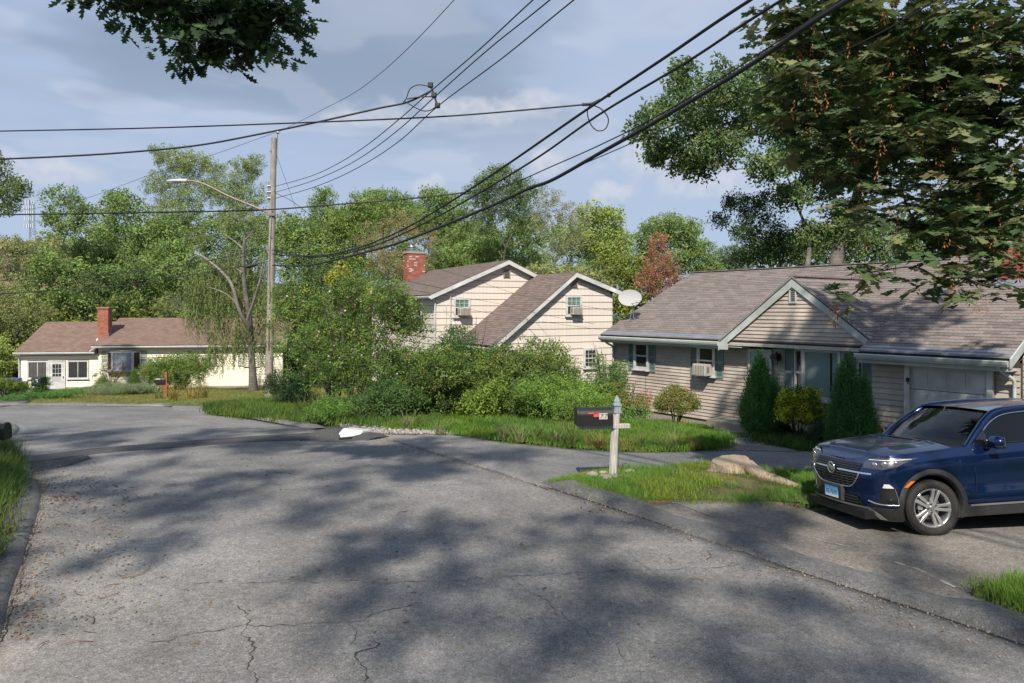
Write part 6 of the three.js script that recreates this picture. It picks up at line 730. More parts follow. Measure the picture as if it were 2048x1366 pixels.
// the oak over the road from the left; most of it stands beside and behind the viewer
const ball = (X, y, D, r, ry = r * 0.75) => ({ c: P(X, y, D), r: V3(r, ry, r) });
const canopy = []; { const r = rng(404); for (let X = -15; X <= 3.6; X += 1.45) for (let D = -10; D <= 6; D += 1.4) { const x = X + (r() - 0.5) * 1.2, d = D + (r() - 0.5) * 1.2, y = 11 + r() * 3.5, q = r(), far = x < -6.5 ? 20.5 : 17.2; if (q < (x > -2 ? 0.36 : 0.26) || (x > -0.6 && d + y > 10.1) || d + y > far || d + y < 4) continue; canopy.push(ball(x, y, d, 0.5 + r() * 0.42, 0.35 + r() * 0.25)); } }
tree('oak_tree', 'oak branch with lobed dark leaves hanging in from above', 'tree', null, { x: -10.5, D: 1.5, seed: 95, tone: [0.028, 0.06, 0.024], alt: [0.05, 0.095, 0.03, 0.25], gain: 1.3, leaf: G.oak, mat: M.leafNear, size: 0.46, dens: 0.58, tilt: 1.3, tr: 0.4, fork: 0.9, lr: 0.07, wr: 0.025, twigs: 4,
  lobes: [...[[270, -6, 80, 22], [390, 5, 100, 45], [515, 10, 70, 45], [430, 62, 90, 38], [408, 112, 44, 20], [490, 62, 52, 42], [570, 24, 24, 26], [220, -16, 34, 18], [530, 64, 26, 26]].map(l => ({ ...lobe(8.6, ...l), k: 115 })), ...canopy.filter(b => b.c.x < -2.4)] });
tree('oak_tree', 'tall oak tree on the verge behind the street corner', 'tree', null, { x: 9.5, D: -9, seed: 97, tone: [0.045, 0.085, 0.03], gain: 1.3, leaf: G.oak, mat: M.leafNear, size: 0.5, dens: 0.5, tilt: 1.5, tr: 0.35, fork: 0.75, lr: 0.14, lobes: [...canopy.filter(b => b.c.x >= -2.4)] });

// trees and hedge across the street behind the viewer: the car's paint and the panes mirror them
[[-22, -14], [-12, -19], [-3, -17], [6, -21], [16, -15], [24, -8], [-28, -4], [27, 2]].forEach(([x, D], i) => { const r = rng(700 + i), h = 8 + r() * 4; tree('tree', ['broad green tree', 'tall oak', 'dark maple', 'round lime tree', 'old spreading tree', 'dense green tree', 'high leafy tree', 'bushy maple'][i] + ' across the street behind the viewer, ' + ['first', 'second', 'third', 'fourth', 'fifth', 'sixth', 'seventh', 'eighth'][i] + ' in the row', 'tree', 'trees across the street behind the viewer', { x, D, seed: 710 + i, size: 1.1, dens: 0.6, tone: [0.07, 0.11, 0.03], tr: 0.3, lobes: Array.from({ length: 9 }, () => ball(x + (r() - 0.5) * 7, h * (0.25 + 0.75 * r()), D + (r() - 0.5) * 4, 2.2 + r(), 1.8 + r() * 0.6)) }); });

// ---------- shrubs ----------
function shrub(name, label, px, py, w, h, o = {}) { // px, py: where it stands; w, h metres
  const [X, D] = o.at || at(px, py), y0 = ground(D) + (o.lift ?? 0.06), base = P(X, y0, D), t = thing(name, label, o.cat || 'shrub', base.toArray(), 0, o.group), r = rng(o.seed || Math.round(px * 7 + py));
  const sm = new MB(), ns = o.stems ?? 9; for (let k = 0; k < ns; k++) { const a = r() * 6.283, q = 0.35 + r() * 0.6, e = V3(Math.cos(a) * w / 2 * q, h * (0.6 + 0.35 * r()), Math.sin(a) * w / 2 * q); sm.add(limb([V3(Math.cos(a) * 0.05 * w, -0.05, Math.sin(a) * 0.05 * w), V3(e.x * 0.45, e.y * 0.5, e.z * 0.45), e], (o.sr ?? 0.022) * (0.7 + r() * 0.6), 0.006, 5, 6)); } sm.build('stems', o.bark || M.bark, t);
  const s = o.size ?? 0.34, lists = [[], []], n = Math.round((o.dens ?? 1) * 15 * (w * h + w * w * 0.6) / (s * s)), blobs = o.blobs || Array.from({ length: 7 }, () => [(r() - 0.5) * 0.75, 0.26 + r() * 0.36, (r() - 0.5) * 0.75, 0.2 + r() * 0.12]);
  const tone = o.tone, top = [];
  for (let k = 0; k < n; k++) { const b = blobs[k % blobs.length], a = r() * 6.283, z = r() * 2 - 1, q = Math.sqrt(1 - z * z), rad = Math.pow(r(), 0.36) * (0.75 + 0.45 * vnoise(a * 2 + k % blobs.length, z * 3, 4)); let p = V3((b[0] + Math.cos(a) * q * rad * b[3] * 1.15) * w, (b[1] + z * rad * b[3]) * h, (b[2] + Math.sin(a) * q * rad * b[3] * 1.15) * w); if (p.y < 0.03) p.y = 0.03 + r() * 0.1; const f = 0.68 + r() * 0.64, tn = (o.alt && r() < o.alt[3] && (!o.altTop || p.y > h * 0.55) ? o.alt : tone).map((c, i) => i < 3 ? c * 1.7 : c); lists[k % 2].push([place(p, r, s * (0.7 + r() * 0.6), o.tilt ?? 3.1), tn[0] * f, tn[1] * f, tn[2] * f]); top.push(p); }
  const gg = o.leaf || [G.small[0], G.small[1]]; lists.forEach((l, k) => inst('foliage', Array.isArray(gg) ? gg[k] : gg, o.mat || M.leaf, l, t, 'stuff'));
  if (o.flowers) { const fl = []; for (let k = 0; k < o.flowers[0]; k++) { const p = top[Math.floor(r() * top.length)].clone().add(V3((r() - 0.5) * 0.2, r() * 0.12, 0.12 * r())); const c = o.flowers[1 + Math.floor(r() * (o.flowers.length - 1))]; fl.push([place(p, r, 0.09 + r() * 0.04, 2), ...c]); } inst('flowers', flowerGeo, M.dryLeaf, fl, t, 'stuff'); }
  return t;
}
const flowerGeo = (() => { const gs = []; for (let k = 0; k < 5; k++) gs.push(plainLeaf.clone().scale(1.5, 0.55, 1).rotateX(0.9).rotateY(k * 1.257)); return mergeGeometries(gs); })();
const mauve = [0.42, 0.2, 0.42], pink = [0.55, 0.22, 0.36], whitef = [0.7, 0.62, 0.66];
const vase = [[0, 0.3, 0, 0.26], [-0.28, 0.6, 0.05, 0.24], [0.28, 0.6, -0.05, 0.24], [0, 0.72, 0, 0.25], [-0.32, 0.82, 0, 0.16], [0.3, 0.85, 0.1, 0.15], [0.05, 0.9, -0.1, 0.13], [-0.15, 0.45, 0.2, 0.22], [0.2, 0.4, 0.2, 0.22], [0.40, 0.72, 0, 0.14]];
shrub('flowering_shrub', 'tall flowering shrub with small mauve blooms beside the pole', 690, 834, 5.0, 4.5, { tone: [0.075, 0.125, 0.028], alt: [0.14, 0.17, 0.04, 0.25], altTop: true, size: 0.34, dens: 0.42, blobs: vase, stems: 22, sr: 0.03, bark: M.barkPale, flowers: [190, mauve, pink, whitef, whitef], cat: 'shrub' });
shrub('flowering_shrub', 'dense green shrub with a few pink blooms right of the tall shrub', 870, 840, 3.4, 2.7, { tone: [0.065, 0.115, 0.026], alt: [0.13, 0.16, 0.04, 0.3], flowers: [40, pink, mauve], dens: 1.1 });
shrub('leafy_shrub', 'upright dark shrub whose shoots rise before the cream house porch', 945, 838, 2.2, 3.4, { tone: [0.05, 0.095, 0.03], dens: 0.8, size: 0.3, stems: 14 });
shrub('leafy_shrub', 'light green shrub in the middle of the shrub border', 985, 842, 2.6, 2.3, { tone: [0.12, 0.175, 0.03], dens: 1.0 });
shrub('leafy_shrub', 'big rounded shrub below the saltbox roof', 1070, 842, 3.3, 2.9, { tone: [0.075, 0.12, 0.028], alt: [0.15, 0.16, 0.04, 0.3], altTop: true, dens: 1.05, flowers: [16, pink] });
shrub('leafy_shrub', 'bright green low shrub before the cream house wing', 1120, 852, 2.2, 1.5, { tone: [0.10, 0.17, 0.03], dens: 1.1, size: 0.28 });
shrub('leafy_shrub', 'shrub left of the down pipe of the grey house', 1185, 843, 2.0, 1.6, { tone: [0.085, 0.14, 0.03], dens: 1 });
shrub('leafy_shrub', 'thin stalky shrub by the corner of the grey house', 1212, 840, 1.2, 2.5, { tone: [0.08, 0.14, 0.035], dens: 0.45, size: 0.26, stems: 12 });
shrub('leafy_shrub', 'dark green shrub hiding the foot of the border', 790, 845, 2.4, 1.6, { tone: [0.045, 0.085, 0.025], dens: 1 });
shrub('leafy_shrub', 'small dark bush standing just right of the wooden pole', 580, 822, 1.3, 1.7, { tone: [0.03, 0.06, 0.025], dens: 1.2, size: 0.24 });
shrub('leafy_shrub', 'bushy green shrub filling the border left of the mailbox', 1160, 858, 1.8, 1.1, { tone: [0.095, 0.16, 0.03], dens: 1.1, size: 0.26 });
shrub('leafy_shrub', 'low weedy shrub at the tip of the planted bed', 690, 846, 1.6, 0.9, { tone: [0.08, 0.15, 0.03], dens: 0.9, size: 0.24 });
shrub('leafy_shrub', 'large green bush in front of the yellow house', 350, 790, 3.8, 2.9, { at: [-20.6, 43.5], tone: [0.085, 0.135, 0.03], alt: [0.15, 0.18, 0.05, 0.25], dens: 0.9, size: 0.4, stems: 14 });
shrub('rhododendron', 'small rounded bush against the foundation of the grey house', 1352, 856, 1.25, 1.15, { tone: [0.12, 0.145, 0.04], alt: [0.22, 0.15, 0.06, 0.15], dens: 1.0, size: 0.22, stems: 12, sr: 0.016, blobs: [[-0.2, 0.6, 0, 0.2], [0.15, 0.68, 0, 0.24], [0.3, 0.55, 0.1, 0.17], [-0.05, 0.8, 0.05, 0.18], [-0.32, 0.5, 0, 0.14], [0.05, 0.5, 0.2, 0.2]] });
shrub('garden_plant', 'sparse reddish-green plant at the corner of the grey house', 1255, 846, 1.3, 1.35, { tone: [0.13, 0.14, 0.04], alt: [0.28, 0.1, 0.05, 0.2], dens: 0.3, size: 0.22, stems: 12, sr: 0.01 });
shrub('garden_plant', 'broad-leaved green plant below the down pipe', 1270, 848, 0.8, 0.8, { tone: [0.10, 0.17, 0.05], dens: 0.8, size: 0.3 });
shrub('euonymus', 'rounded shrub with yellow-tipped leaves under the bay window', 1597, 890, 1.12, 1.25, { at: [6.85, 16.75], tone: [0.045, 0.095, 0.02], alt: [0.40, 0.40, 0.03, 0.5], dens: 1.15, size: 0.2, stems: 12, sr: 0.018, blobs: [[-0.22, 0.62, 0, 0.25], [0.2, 0.62, 0.05, 0.26], [0, 0.78, 0, 0.2], [-0.25, 0.8, 0.1, 0.14], [0.28, 0.82, 0, 0.13], [0, 0.5, 0.2, 0.24], [-0.3, 0.45, 0.1, 0.16], [0.32, 0.45, 0.1, 0.15]] });
shrub('leafy_shrub', 'low dark shrub below the bay window between the evergreens', 1650, 895, 1.0, 0.6, { at: [7.2, 15.9], tone: [0.03, 0.055, 0.022], dens: 1, size: 0.2 });
shrub('leafy_shrub', 'low dark shrub at the foot of the forked evergreen', 1560, 880, 0.7, 0.5, { at: [6.5, 17.3], tone: [0.03, 0.055, 0.022], dens: 1, size: 0.2 });
function arborvitae(label, X, D, cones, tone, size = 0.2) { // cones: [dx, height, radius, lean]
  const t = thing('arborvitae', label, 'evergreen shrub', P(X, ground(D) - 0.02, D).toArray(), 0, 'conical evergreens by the houses'), r = rng(Math.round(X * 91 + D * 7)), l = [], sm = new MB();
  for (const [dx, h, rad, ln] of cones) { sm.add(limb([V3(dx * 0.3, -0.05, 0), V3(dx * 0.8, h * 0.35, 0), V3(dx + ln, h * 0.9, 0)], 0.04, 0.01, 6, 6)); const n = Math.round(34 * h * rad / (size * size)); for (let k = 0; k < n; k++) { const q = r(), y = 0.10 + 0.9 * (1 - Math.sqrt(q)), prof = Math.min(1, Math.pow(1 - y, 0.8) * 1.35) * (0.55 + 0.45 * smooth(0.05, 0.28, y)), a = r() * 6.283, rr = rad * prof * Math.pow(r(), 0.3) * (0.82 + 0.36 * vnoise(a * 2.2, y * 7, 3)); const f = (0.55 + 0.9 * r()) * 2.0; l.push([place(V3(dx * lerp(0.6, 1, y) + ln * y + Math.cos(a) * rr, y * h, Math.sin(a) * rr), r, V3(size, size * 1.5, size).multiplyScalar(0.8 + r() * 0.5), 0.9), tone[0] * f, tone[1] * f, tone[2] * f]); } }
  sm.build('stems', M.barkDark, t); inst('foliage', G.needle, M.needle, l, t, 'stuff'); return t; }
{ const p = (x, D) => X_(x, D);
  arborvitae('two-pointed cone evergreen hiding the front door', p(1522, 17.3), 17.3, [[-0.04, 2.15, 0.46, 0.0], [0.36, 1.45, 0.34, 0.0]], [0.052, 0.13, 0.032]);
  arborvitae('two-pointed cone evergreen by the bay window and garage', p(1695, 15.2), 15.2, [[0, 2.08, 0.42, 0.0], [0.3, 1.62, 0.36, 0.05], [-0.12, 1.0, 0.36, 0]], [0.045, 0.11, 0.03]);
  arborvitae('little green cone evergreen on the lawn by the bow window', p(270, 43), 43, [[0, 1.35, 0.34, 0]], [0.05, 0.10, 0.025], 0.22); arborvitae('little round evergreen nearest the yellow house door', p(206, 43), 43, [[0, 0.95, 0.42, 0]], [0.08, 0.13, 0.03], 0.22); }
shrub('boxwood', 'clipped dark green bush at the left edge of the drive', 6, 800, 1.9, 1.05, { at: [-25.2, 34.8], tone: [0.06, 0.10, 0.02], alt: [0.2, 0.2, 0.05, 0.2], altTop: true, dens: 1.3, size: 0.25 });
shrub('climbing_plant', 'leafy plant climbing the post of the black mailbox', 75, 803, 1.0, 1.25, { at: [-22.3, 33.3], tone: [0.06, 0.12, 0.03], dens: 0.6, size: 0.22 }); shrub('ground_cover', 'low green plants round the foot of the black mailbox', 78, 806, 2.2, 0.35, { at: [-22.0, 32.7], tone: [0.06, 0.14, 0.03], dens: 1, size: 0.2 });
shrub('lavender_clump', 'grey-green lavender clump along the lawn edge', 160, 797, 3.2, 0.6, { at: [-20.9, 36.5], tone: [0.13, 0.16, 0.08], dens: 0.9, size: 0.2 }); shrub('garden_plant', 'thin bare-stemmed bush before the bow window', 215, 790, 2.2, 1.9, { at: [-25.9, 45.2], tone: [0.16, 0.15, 0.06], dens: 0.12, size: 0.26, stems: 18, sr: 0.014 });
shrub('white_flowers', 'small patch of white flowers left of the red mailbox post', 305, 790, 1.1, 0.55, { at: [-19.3, 37.5], tone: [0.11, 0.16, 0.06], flowers: [60, whitef, whitef], dens: 0.8, size: 0.2 });

// ---------- grass ----------
const blade = (h, w, lean, bend) => { const pos = [], S = 3; for (let k = 0; k < S; k++) { const a = k / S, b = (k + 1) / S, y0 = h * a, y1 = h * b, x0 = lean * a + bend * a * a, x1 = lean * b + bend * b * b, w0 = w * (1 - a) / 2, w1 = w * (1 - b) / 2; pos.push(x0, y0, -w0, x0, y0, w0, x1, y1, w1, x0, y0, -w0, x1, y1, w1, x1, y1, -w1); } const g = new THREE.BufferGeometry(); g.setAttribute('position', new THREE.Float32BufferAttribute(pos, 3)); g.computeVertexNormals(); return g; };
function tuft(n, h, w, spread, bend, seed) { const r = rng(seed), gs = []; for (let k = 0; k < n; k++) gs.push(blade(h * (0.5 + r() * 0.6), w, (r() - 0.3) * h * 0.4, bend * h * (0.3 + r())).rotateY(r() * 6.283).translate((r() - 0.5) * spread, 0, (r() - 0.5) * spread)); const g = mergeGeometries(gs); g.setAttribute('uv', new THREE.Float32BufferAttribute(new Float32Array(g.attributes.position.count * 2), 2)); return g; }
const tufts = { lawn: tuft(16, 0.09, 0.006, 0.16, 0.5, 1), lawnWide: tuft(18, 0.085, 0.010, 0.34, 0.5, 2), tall: tuft(14, 0.42, 0.012, 0.2, 0.6, 3), weeds: tuft(12, 0.5, 0.016, 0.3, 0.7, 4) };
function sow(name, label, A, B, n, geo, lift, tone, o = {}) { const a = poly2(A), b = poly2(B), r = rng(o.seed || n), l = []; for (let k = 0; k < n * 2 && l.length < n; k++) { const u = r(), v = r(), [ax, ad] = a(u), [bx, bd] = b(u), X = lerp(ax, bx, v) + (r() - 0.5) * 0.3, D = lerp(ad, bd, v) + (r() - 0.5) * 0.3, den = fbm(X * 0.8 + 5, D * 0.8, 3, 145); if (o.bare && den > o.bare && r() < 0.9) continue; const f = 0.7 + r() * 0.6, yel = smooth(0.45, 0.7, fbm(X * 1.3 + 31, D * 1.3, 3, 160)) * (o.dry ?? 0.4); const s = (o.s ?? 1) * (0.7 + r() * 0.6) * (0.8 + 0.5 * vnoise(X * 2, D * 2, 9)); l.push([place(P(X, ground(D) + lift(u, v), D), r, s, 0.3), tone[0] * f * (1 + yel * 1.2), tone[1] * f * (1 + yel * 0.25), tone[2] * f]); } return tag(inst(name, geo, M.grass, l, null, 'stuff'), label); }
const green = [0.11, 0.225, 0.032];
sow('grass', 'short bright grass on the strip between the drives', ISL_A, ISL_B, 8000, tufts.lawn, islandLift, green, { bare: 0.64, dry: 0.6, seed: 11 });
sow('grass', 'mown grass of the lawn before the grey house', [at(770, 862), at(860, 864), at(930, 872), at(1000, 882), at(1100, 892), at(1200, 901), at(1320, 904), at(1425, 899)], [[-3.2, 24.2], [-1.2, 23.8], [0.5, 23.2], [2.2, 22.8], [3.2, 22.2], [4.1, 20.4], [4.9, 19.2], at(1440, 883)], 9000, tufts.lawnWide, (u, v) => 0.05 + 0.10 * Math.sin(Math.PI * v), green, { s: 1.35, dry: 0.55, bare: 0.72, seed: 12 });
sow('grass', 'bright grass in the corner of lawn by the kerb', [[4.8, 6.3], [5.6, 5.2], [7.2, 2.7]], [[4.55, 6.8], [7, 7.5], [12, 8.4]], 3600, tufts.lawn, (u, v) => 0.09 * smooth(0, 0.2, v) + 0.03, green, { seed: 13, dry: 0.3 });
sow('grass', 'long grass and weeds on the bank at the road edge', [[-4.9, 6.1], [-6.15, 8.3], [-7.85, 11.1], [-9.9, 13.8], [-12.2, 16.5]], [[-6.9, 5], [-8.6, 8], [-10.4, 11], [-12, 13], [-14, 16]], 3000, tufts.tall, (u, v) => 0.06 + 0.5 * smooth(0, 0.6, v * 0.35), [0.075, 0.135, 0.028], { seed: 14, dry: 0.7, s: 0.9 });
sow('grass', 'thin dry grass of the lawn before the yellow house', [at(60, 807), at(120, 807), at(220, 807), at(330, 808), at(420, 808), at(520, 806), [-9, 32.4]], [[-29.2, 45.5], [-26, 46], [-22, 46.4], [-18, 46.8], [-14, 47.2], [-11, 45], [-8, 36]], 5000, tufts.lawnWide, (u, v) => 0.05 + 0.06 * Math.sin(Math.PI * v), [0.20, 0.23, 0.06], { s: 0.9, seed: 15, dry: 0.6 });
sow('grass', 'rough grass of the planted bed round the pole', [at(436, 829), at(520, 838), at(600, 846), at(680, 850), at(770, 858), [-2.2, 19.6]], [at(438, 824), at(500, 812), [-9.2, 31], [-7, 29], [-4.5, 26.5], [-2.8, 24.4]], 5200, tufts.lawnWide, (u, v) => 0.06 + 0.14 * Math.sin(Math.PI * v), [0.085, 0.16, 0.03], { s: 2.1, seed: 16, dry: 0.3 });
sow('grass', 'grass tufts along the walk below the evergreens', [at(1520, 884), at(1560, 893), at(1610, 899), at(1650, 897)], [[7.2, 18.2], [7.4, 17.4], [7.8, 16.6], [8.2, 16]], 700, tufts.lawnWide, () => 0.02, [0.06, 0.12, 0.025], { s: 1.6, seed: 17 });
sow('weeds', 'small round-leaved weeds among the grass of the strip', ISL_A, ISL_B, 420, G.small[0], islandLift, [0.09, 0.17, 0.03], { s: 0.14, seed: 21 });
sow('weeds', 'dry straw and clippings lying on the strip of grass', ISL_A, ISL_B, 500, tufts.lawn, islandLift, [0.36, 0.30, 0.14], { s: 0.8, seed: 22, dry: 0 });
sow('weeds', 'round-leaved weeds along the edge of the bank', [[-4.9, 6.1], [-6.15, 8.3], [-7.85, 11.1], [-9.9, 13.8]], [[-5.9, 5.6], [-7.6, 8], [-9.4, 11], [-11, 13.2]], 260, G.small[1], (u, v) => 0.12 + 0.2 * v, [0.08, 0.16, 0.03], { s: 0.3, seed: 23 });
// clumps of long-bladed plants
{ const geo = tuft(60, 0.75, 0.028, 0.22, 0.85, 71), geo2 = tuft(50, 0.62, 0.024, 0.3, 0.9, 72); const mk = (px, py, s, tone, label, g = geo) => { const [X, D] = at(px, py); const m = new THREE.Mesh(g, (() => { const q = M.grass.clone(); q.color.setRGB(...tone); return q; })()); shade(m); m.name = numbered('grass_clump'); m.position.copy(P(X, ground(D) + 0.06, D)); m.scale.setScalar(s); m.rotation.y = px * 1.7; tag(m, label, 'grass clump', 'clumps of long grass along the drive and bed'); scene.add(m); };
  const dk = [0.15, 0.20, 0.055], br = [0.30, 0.23, 0.08], gy = [0.22, 0.23, 0.10]; const nth = ['first', 'second', 'third', 'fourth', 'fifth', 'sixth', 'seventh', 'eighth', 'ninth', 'tenth', 'eleventh', 'twelfth'];
  [[1005, 884, 0.8, gy], [1040, 888, 0.95, gy], [1078, 891, 0.85, dk], [1112, 893, 1.05, gy], [1142, 897, 1.0, dk], [1185, 900, 0.8, br], [1202, 901, 0.6, br], [1252, 904, 0.7, br], [1285, 903, 0.7, dk], [1325, 904, 0.75, dk], [1352, 903, 0.7, gy], [1388, 902, 0.75, br]].forEach(([x, y, s, c], i) => mk(x, y, s * 0.9, c, `clump of long grass on the lawn edge, ${nth[i]} along the drive from the hump`, i % 2 ? geo2 : geo));
  mk(648, 842, 1.15, br, 'tan-bladed clump in the bed left of the drain hump'); mk(730, 850, 1.0, gy, 'dry clump with seed heads right behind the drain hump', geo2); mk(815, 862, 0.85, gy, 'lone clump of long grass with a pale seed head on the lawn', geo2); mk(540, 812, 1.2, dk, 'green strappy clump at the foot of the pole', geo2); mk(610, 836, 1.2, dk, 'green strappy clump right of the small dark bush', geo2); mk(880, 872, 0.7, gy, 'small clump of long grass at the bend of the drive', geo2);
  mk(345, 805, 1.2, [0.30, 0.24, 0.06], 'golden clump of grass in front of the red mailbox post', geo); mk(385, 800, 1.4, [0.30, 0.22, 0.06], 'golden clump of grass right of the red mailbox post', geo2); mk(318, 801, 1.0, [0.16, 0.2, 0.07], 'green clump of grass left of the red mailbox post', geo2); mk(408, 799, 1.1, [0.28, 0.23, 0.07], 'golden clump of grass farthest right of the red post', geo); }

// ---------- pole, street lamp arm, wires ----------
const PD = 30, poleBase = P(X_(537, PD), ground(PD) + 0.1, PD), poleTop = P(X_(548, PD), EYE + (HORIZON - 276) / FOCAL * PD, PD);
{
  const t = thing('utility_pole', 'weathered grey wooden utility pole standing in the bed', 'utility pole', poleBase.toArray()), tp = poleTop.clone().sub(poleBase), on = (py, dx = 0, dz = 0) => { const k = (EYE + (HORIZON - py) / FOCAL * PD - poleBase.y) / tp.y; return V3(tp.x * k + dx, tp.y * k, tp.z * k + dz); };
  new MB().add(limb([V3(0, -0.3, 0), tp.clone().multiplyScalar(0.5), tp], 0.165, 0.115, 14, 10)).build('shaft', M.poleWood, t);
  new MB().tube([on(330, 0.13), on(268, 0.15)], 0.02).build('ridge_pin', M.galv, t); mesh('insulator', new THREE.SphereGeometry(0.09, 12, 8).scale(1, 0.7, 1).translate(...on(265, 0.15).toArray()), phys(0.6, 0.6, 0.6, { roughness: 0.2 }), t);
  const rk = new MB(); rk.box(...on(385, -0.16, 0.08).toArray(), 0.05, 0.9, 0.05); for (const y of [373, 385, 397]) rk.tube([on(y, -0.2, 0.1), on(y, -0.05, 0.1)], 0.05, 0.05, 8); rk.build('wire_rack', M.galv, t);
  new MB().box(...on(496, -0.14, 0.06).toArray(), 0.14, 0.18, 0.12).tube([on(392, 0, 0.14), on(430, 0.02, 0.15), on(520, -0.02, 0.17), on(600, 0.03, 0.17)], 0.018).build('fittings', M.galv, t);
  new MB().tube([on(640, 0.02, 0.168), on(700, 0.02, 0.172)], 0.035, 0.03, 6).build('rust_stain', M.rust, t); const nails = new MB(); const r = rng(4); for (let k = 0; k < 26; k++) { const y = 300 + r() * 460, a = r() * 2 - 1; nails.box(...on(y, a * 0.12, 0.145 + 0.01 * r()).toArray(), 0.025, 0.03 + 0.03 * r(), 0.02); } nails.build('nails', M.wire, t).userData.kind = 'stuff';
  const a = new THREE.Group(); a.name = 'lamp_arm'; t.add(a); const arm = [on(430, 0, 0.1), on(418, -0.55, 0.12), on(392, -1.9, 0.15), on(372, -2.75, 0.18), on(364, -3.3, 0.2), on(364, -3.62, 0.2)]; new MB().add(limb(arm, 0.05, 0.04, 8, 20)).build('bracket', M.armPaint, a); new MB().box(...on(430, 0, 0.13).toArray(), 0.34, 0.1, 0.12).build('clamp', M.armPaint, a);
  const lh = on(364, -4.05, 0.2); const head = new THREE.SphereGeometry(1, 20, 10); head.scale(0.42, 0.085, 0.17); head.translate(lh.x, lh.y, lh.z); mesh('lamp_head', head, std(0.42, 0.43, 0.44, { roughness: 0.5 }), a); new MB().rbox(lh.x + 0.28, lh.y + 0.02, lh.z, 0.42, 0.14, 0.24, 0.05).build('lamp_gear', std(0.45, 0.46, 0.47, { roughness: 0.5 }), a); mesh('lamp_lens', new THREE.SphereGeometry(1, 16, 8).scale(0.26, 0.06, 0.13).translate(lh.x - 0.12, lh.y - 0.05, lh.z), phys(0.75, 0.77, 0.78, { transmission: 0.6, roughness: 0.2, thickness: 0 }), a);
}
// second pole behind the viewer, which carries the other end of the lines
const pole2 = V3(9.6, 0, 5.5);
{ const t = thing('utility_pole', 'utility pole at the kerb behind the viewer', 'utility pole', pole2.toArray()); new MB().add(limb([V3(0, -0.3, 0), V3(0, 5, 0), V3(0, 10.8, 0)], 0.17, 0.12, 12, 8)).build('shaft', M.poleWood, t); new MB().box(0.1, 8.4, 0, 0.08, 1.2, 0.08).build('wire_rack', M.galv, t); }
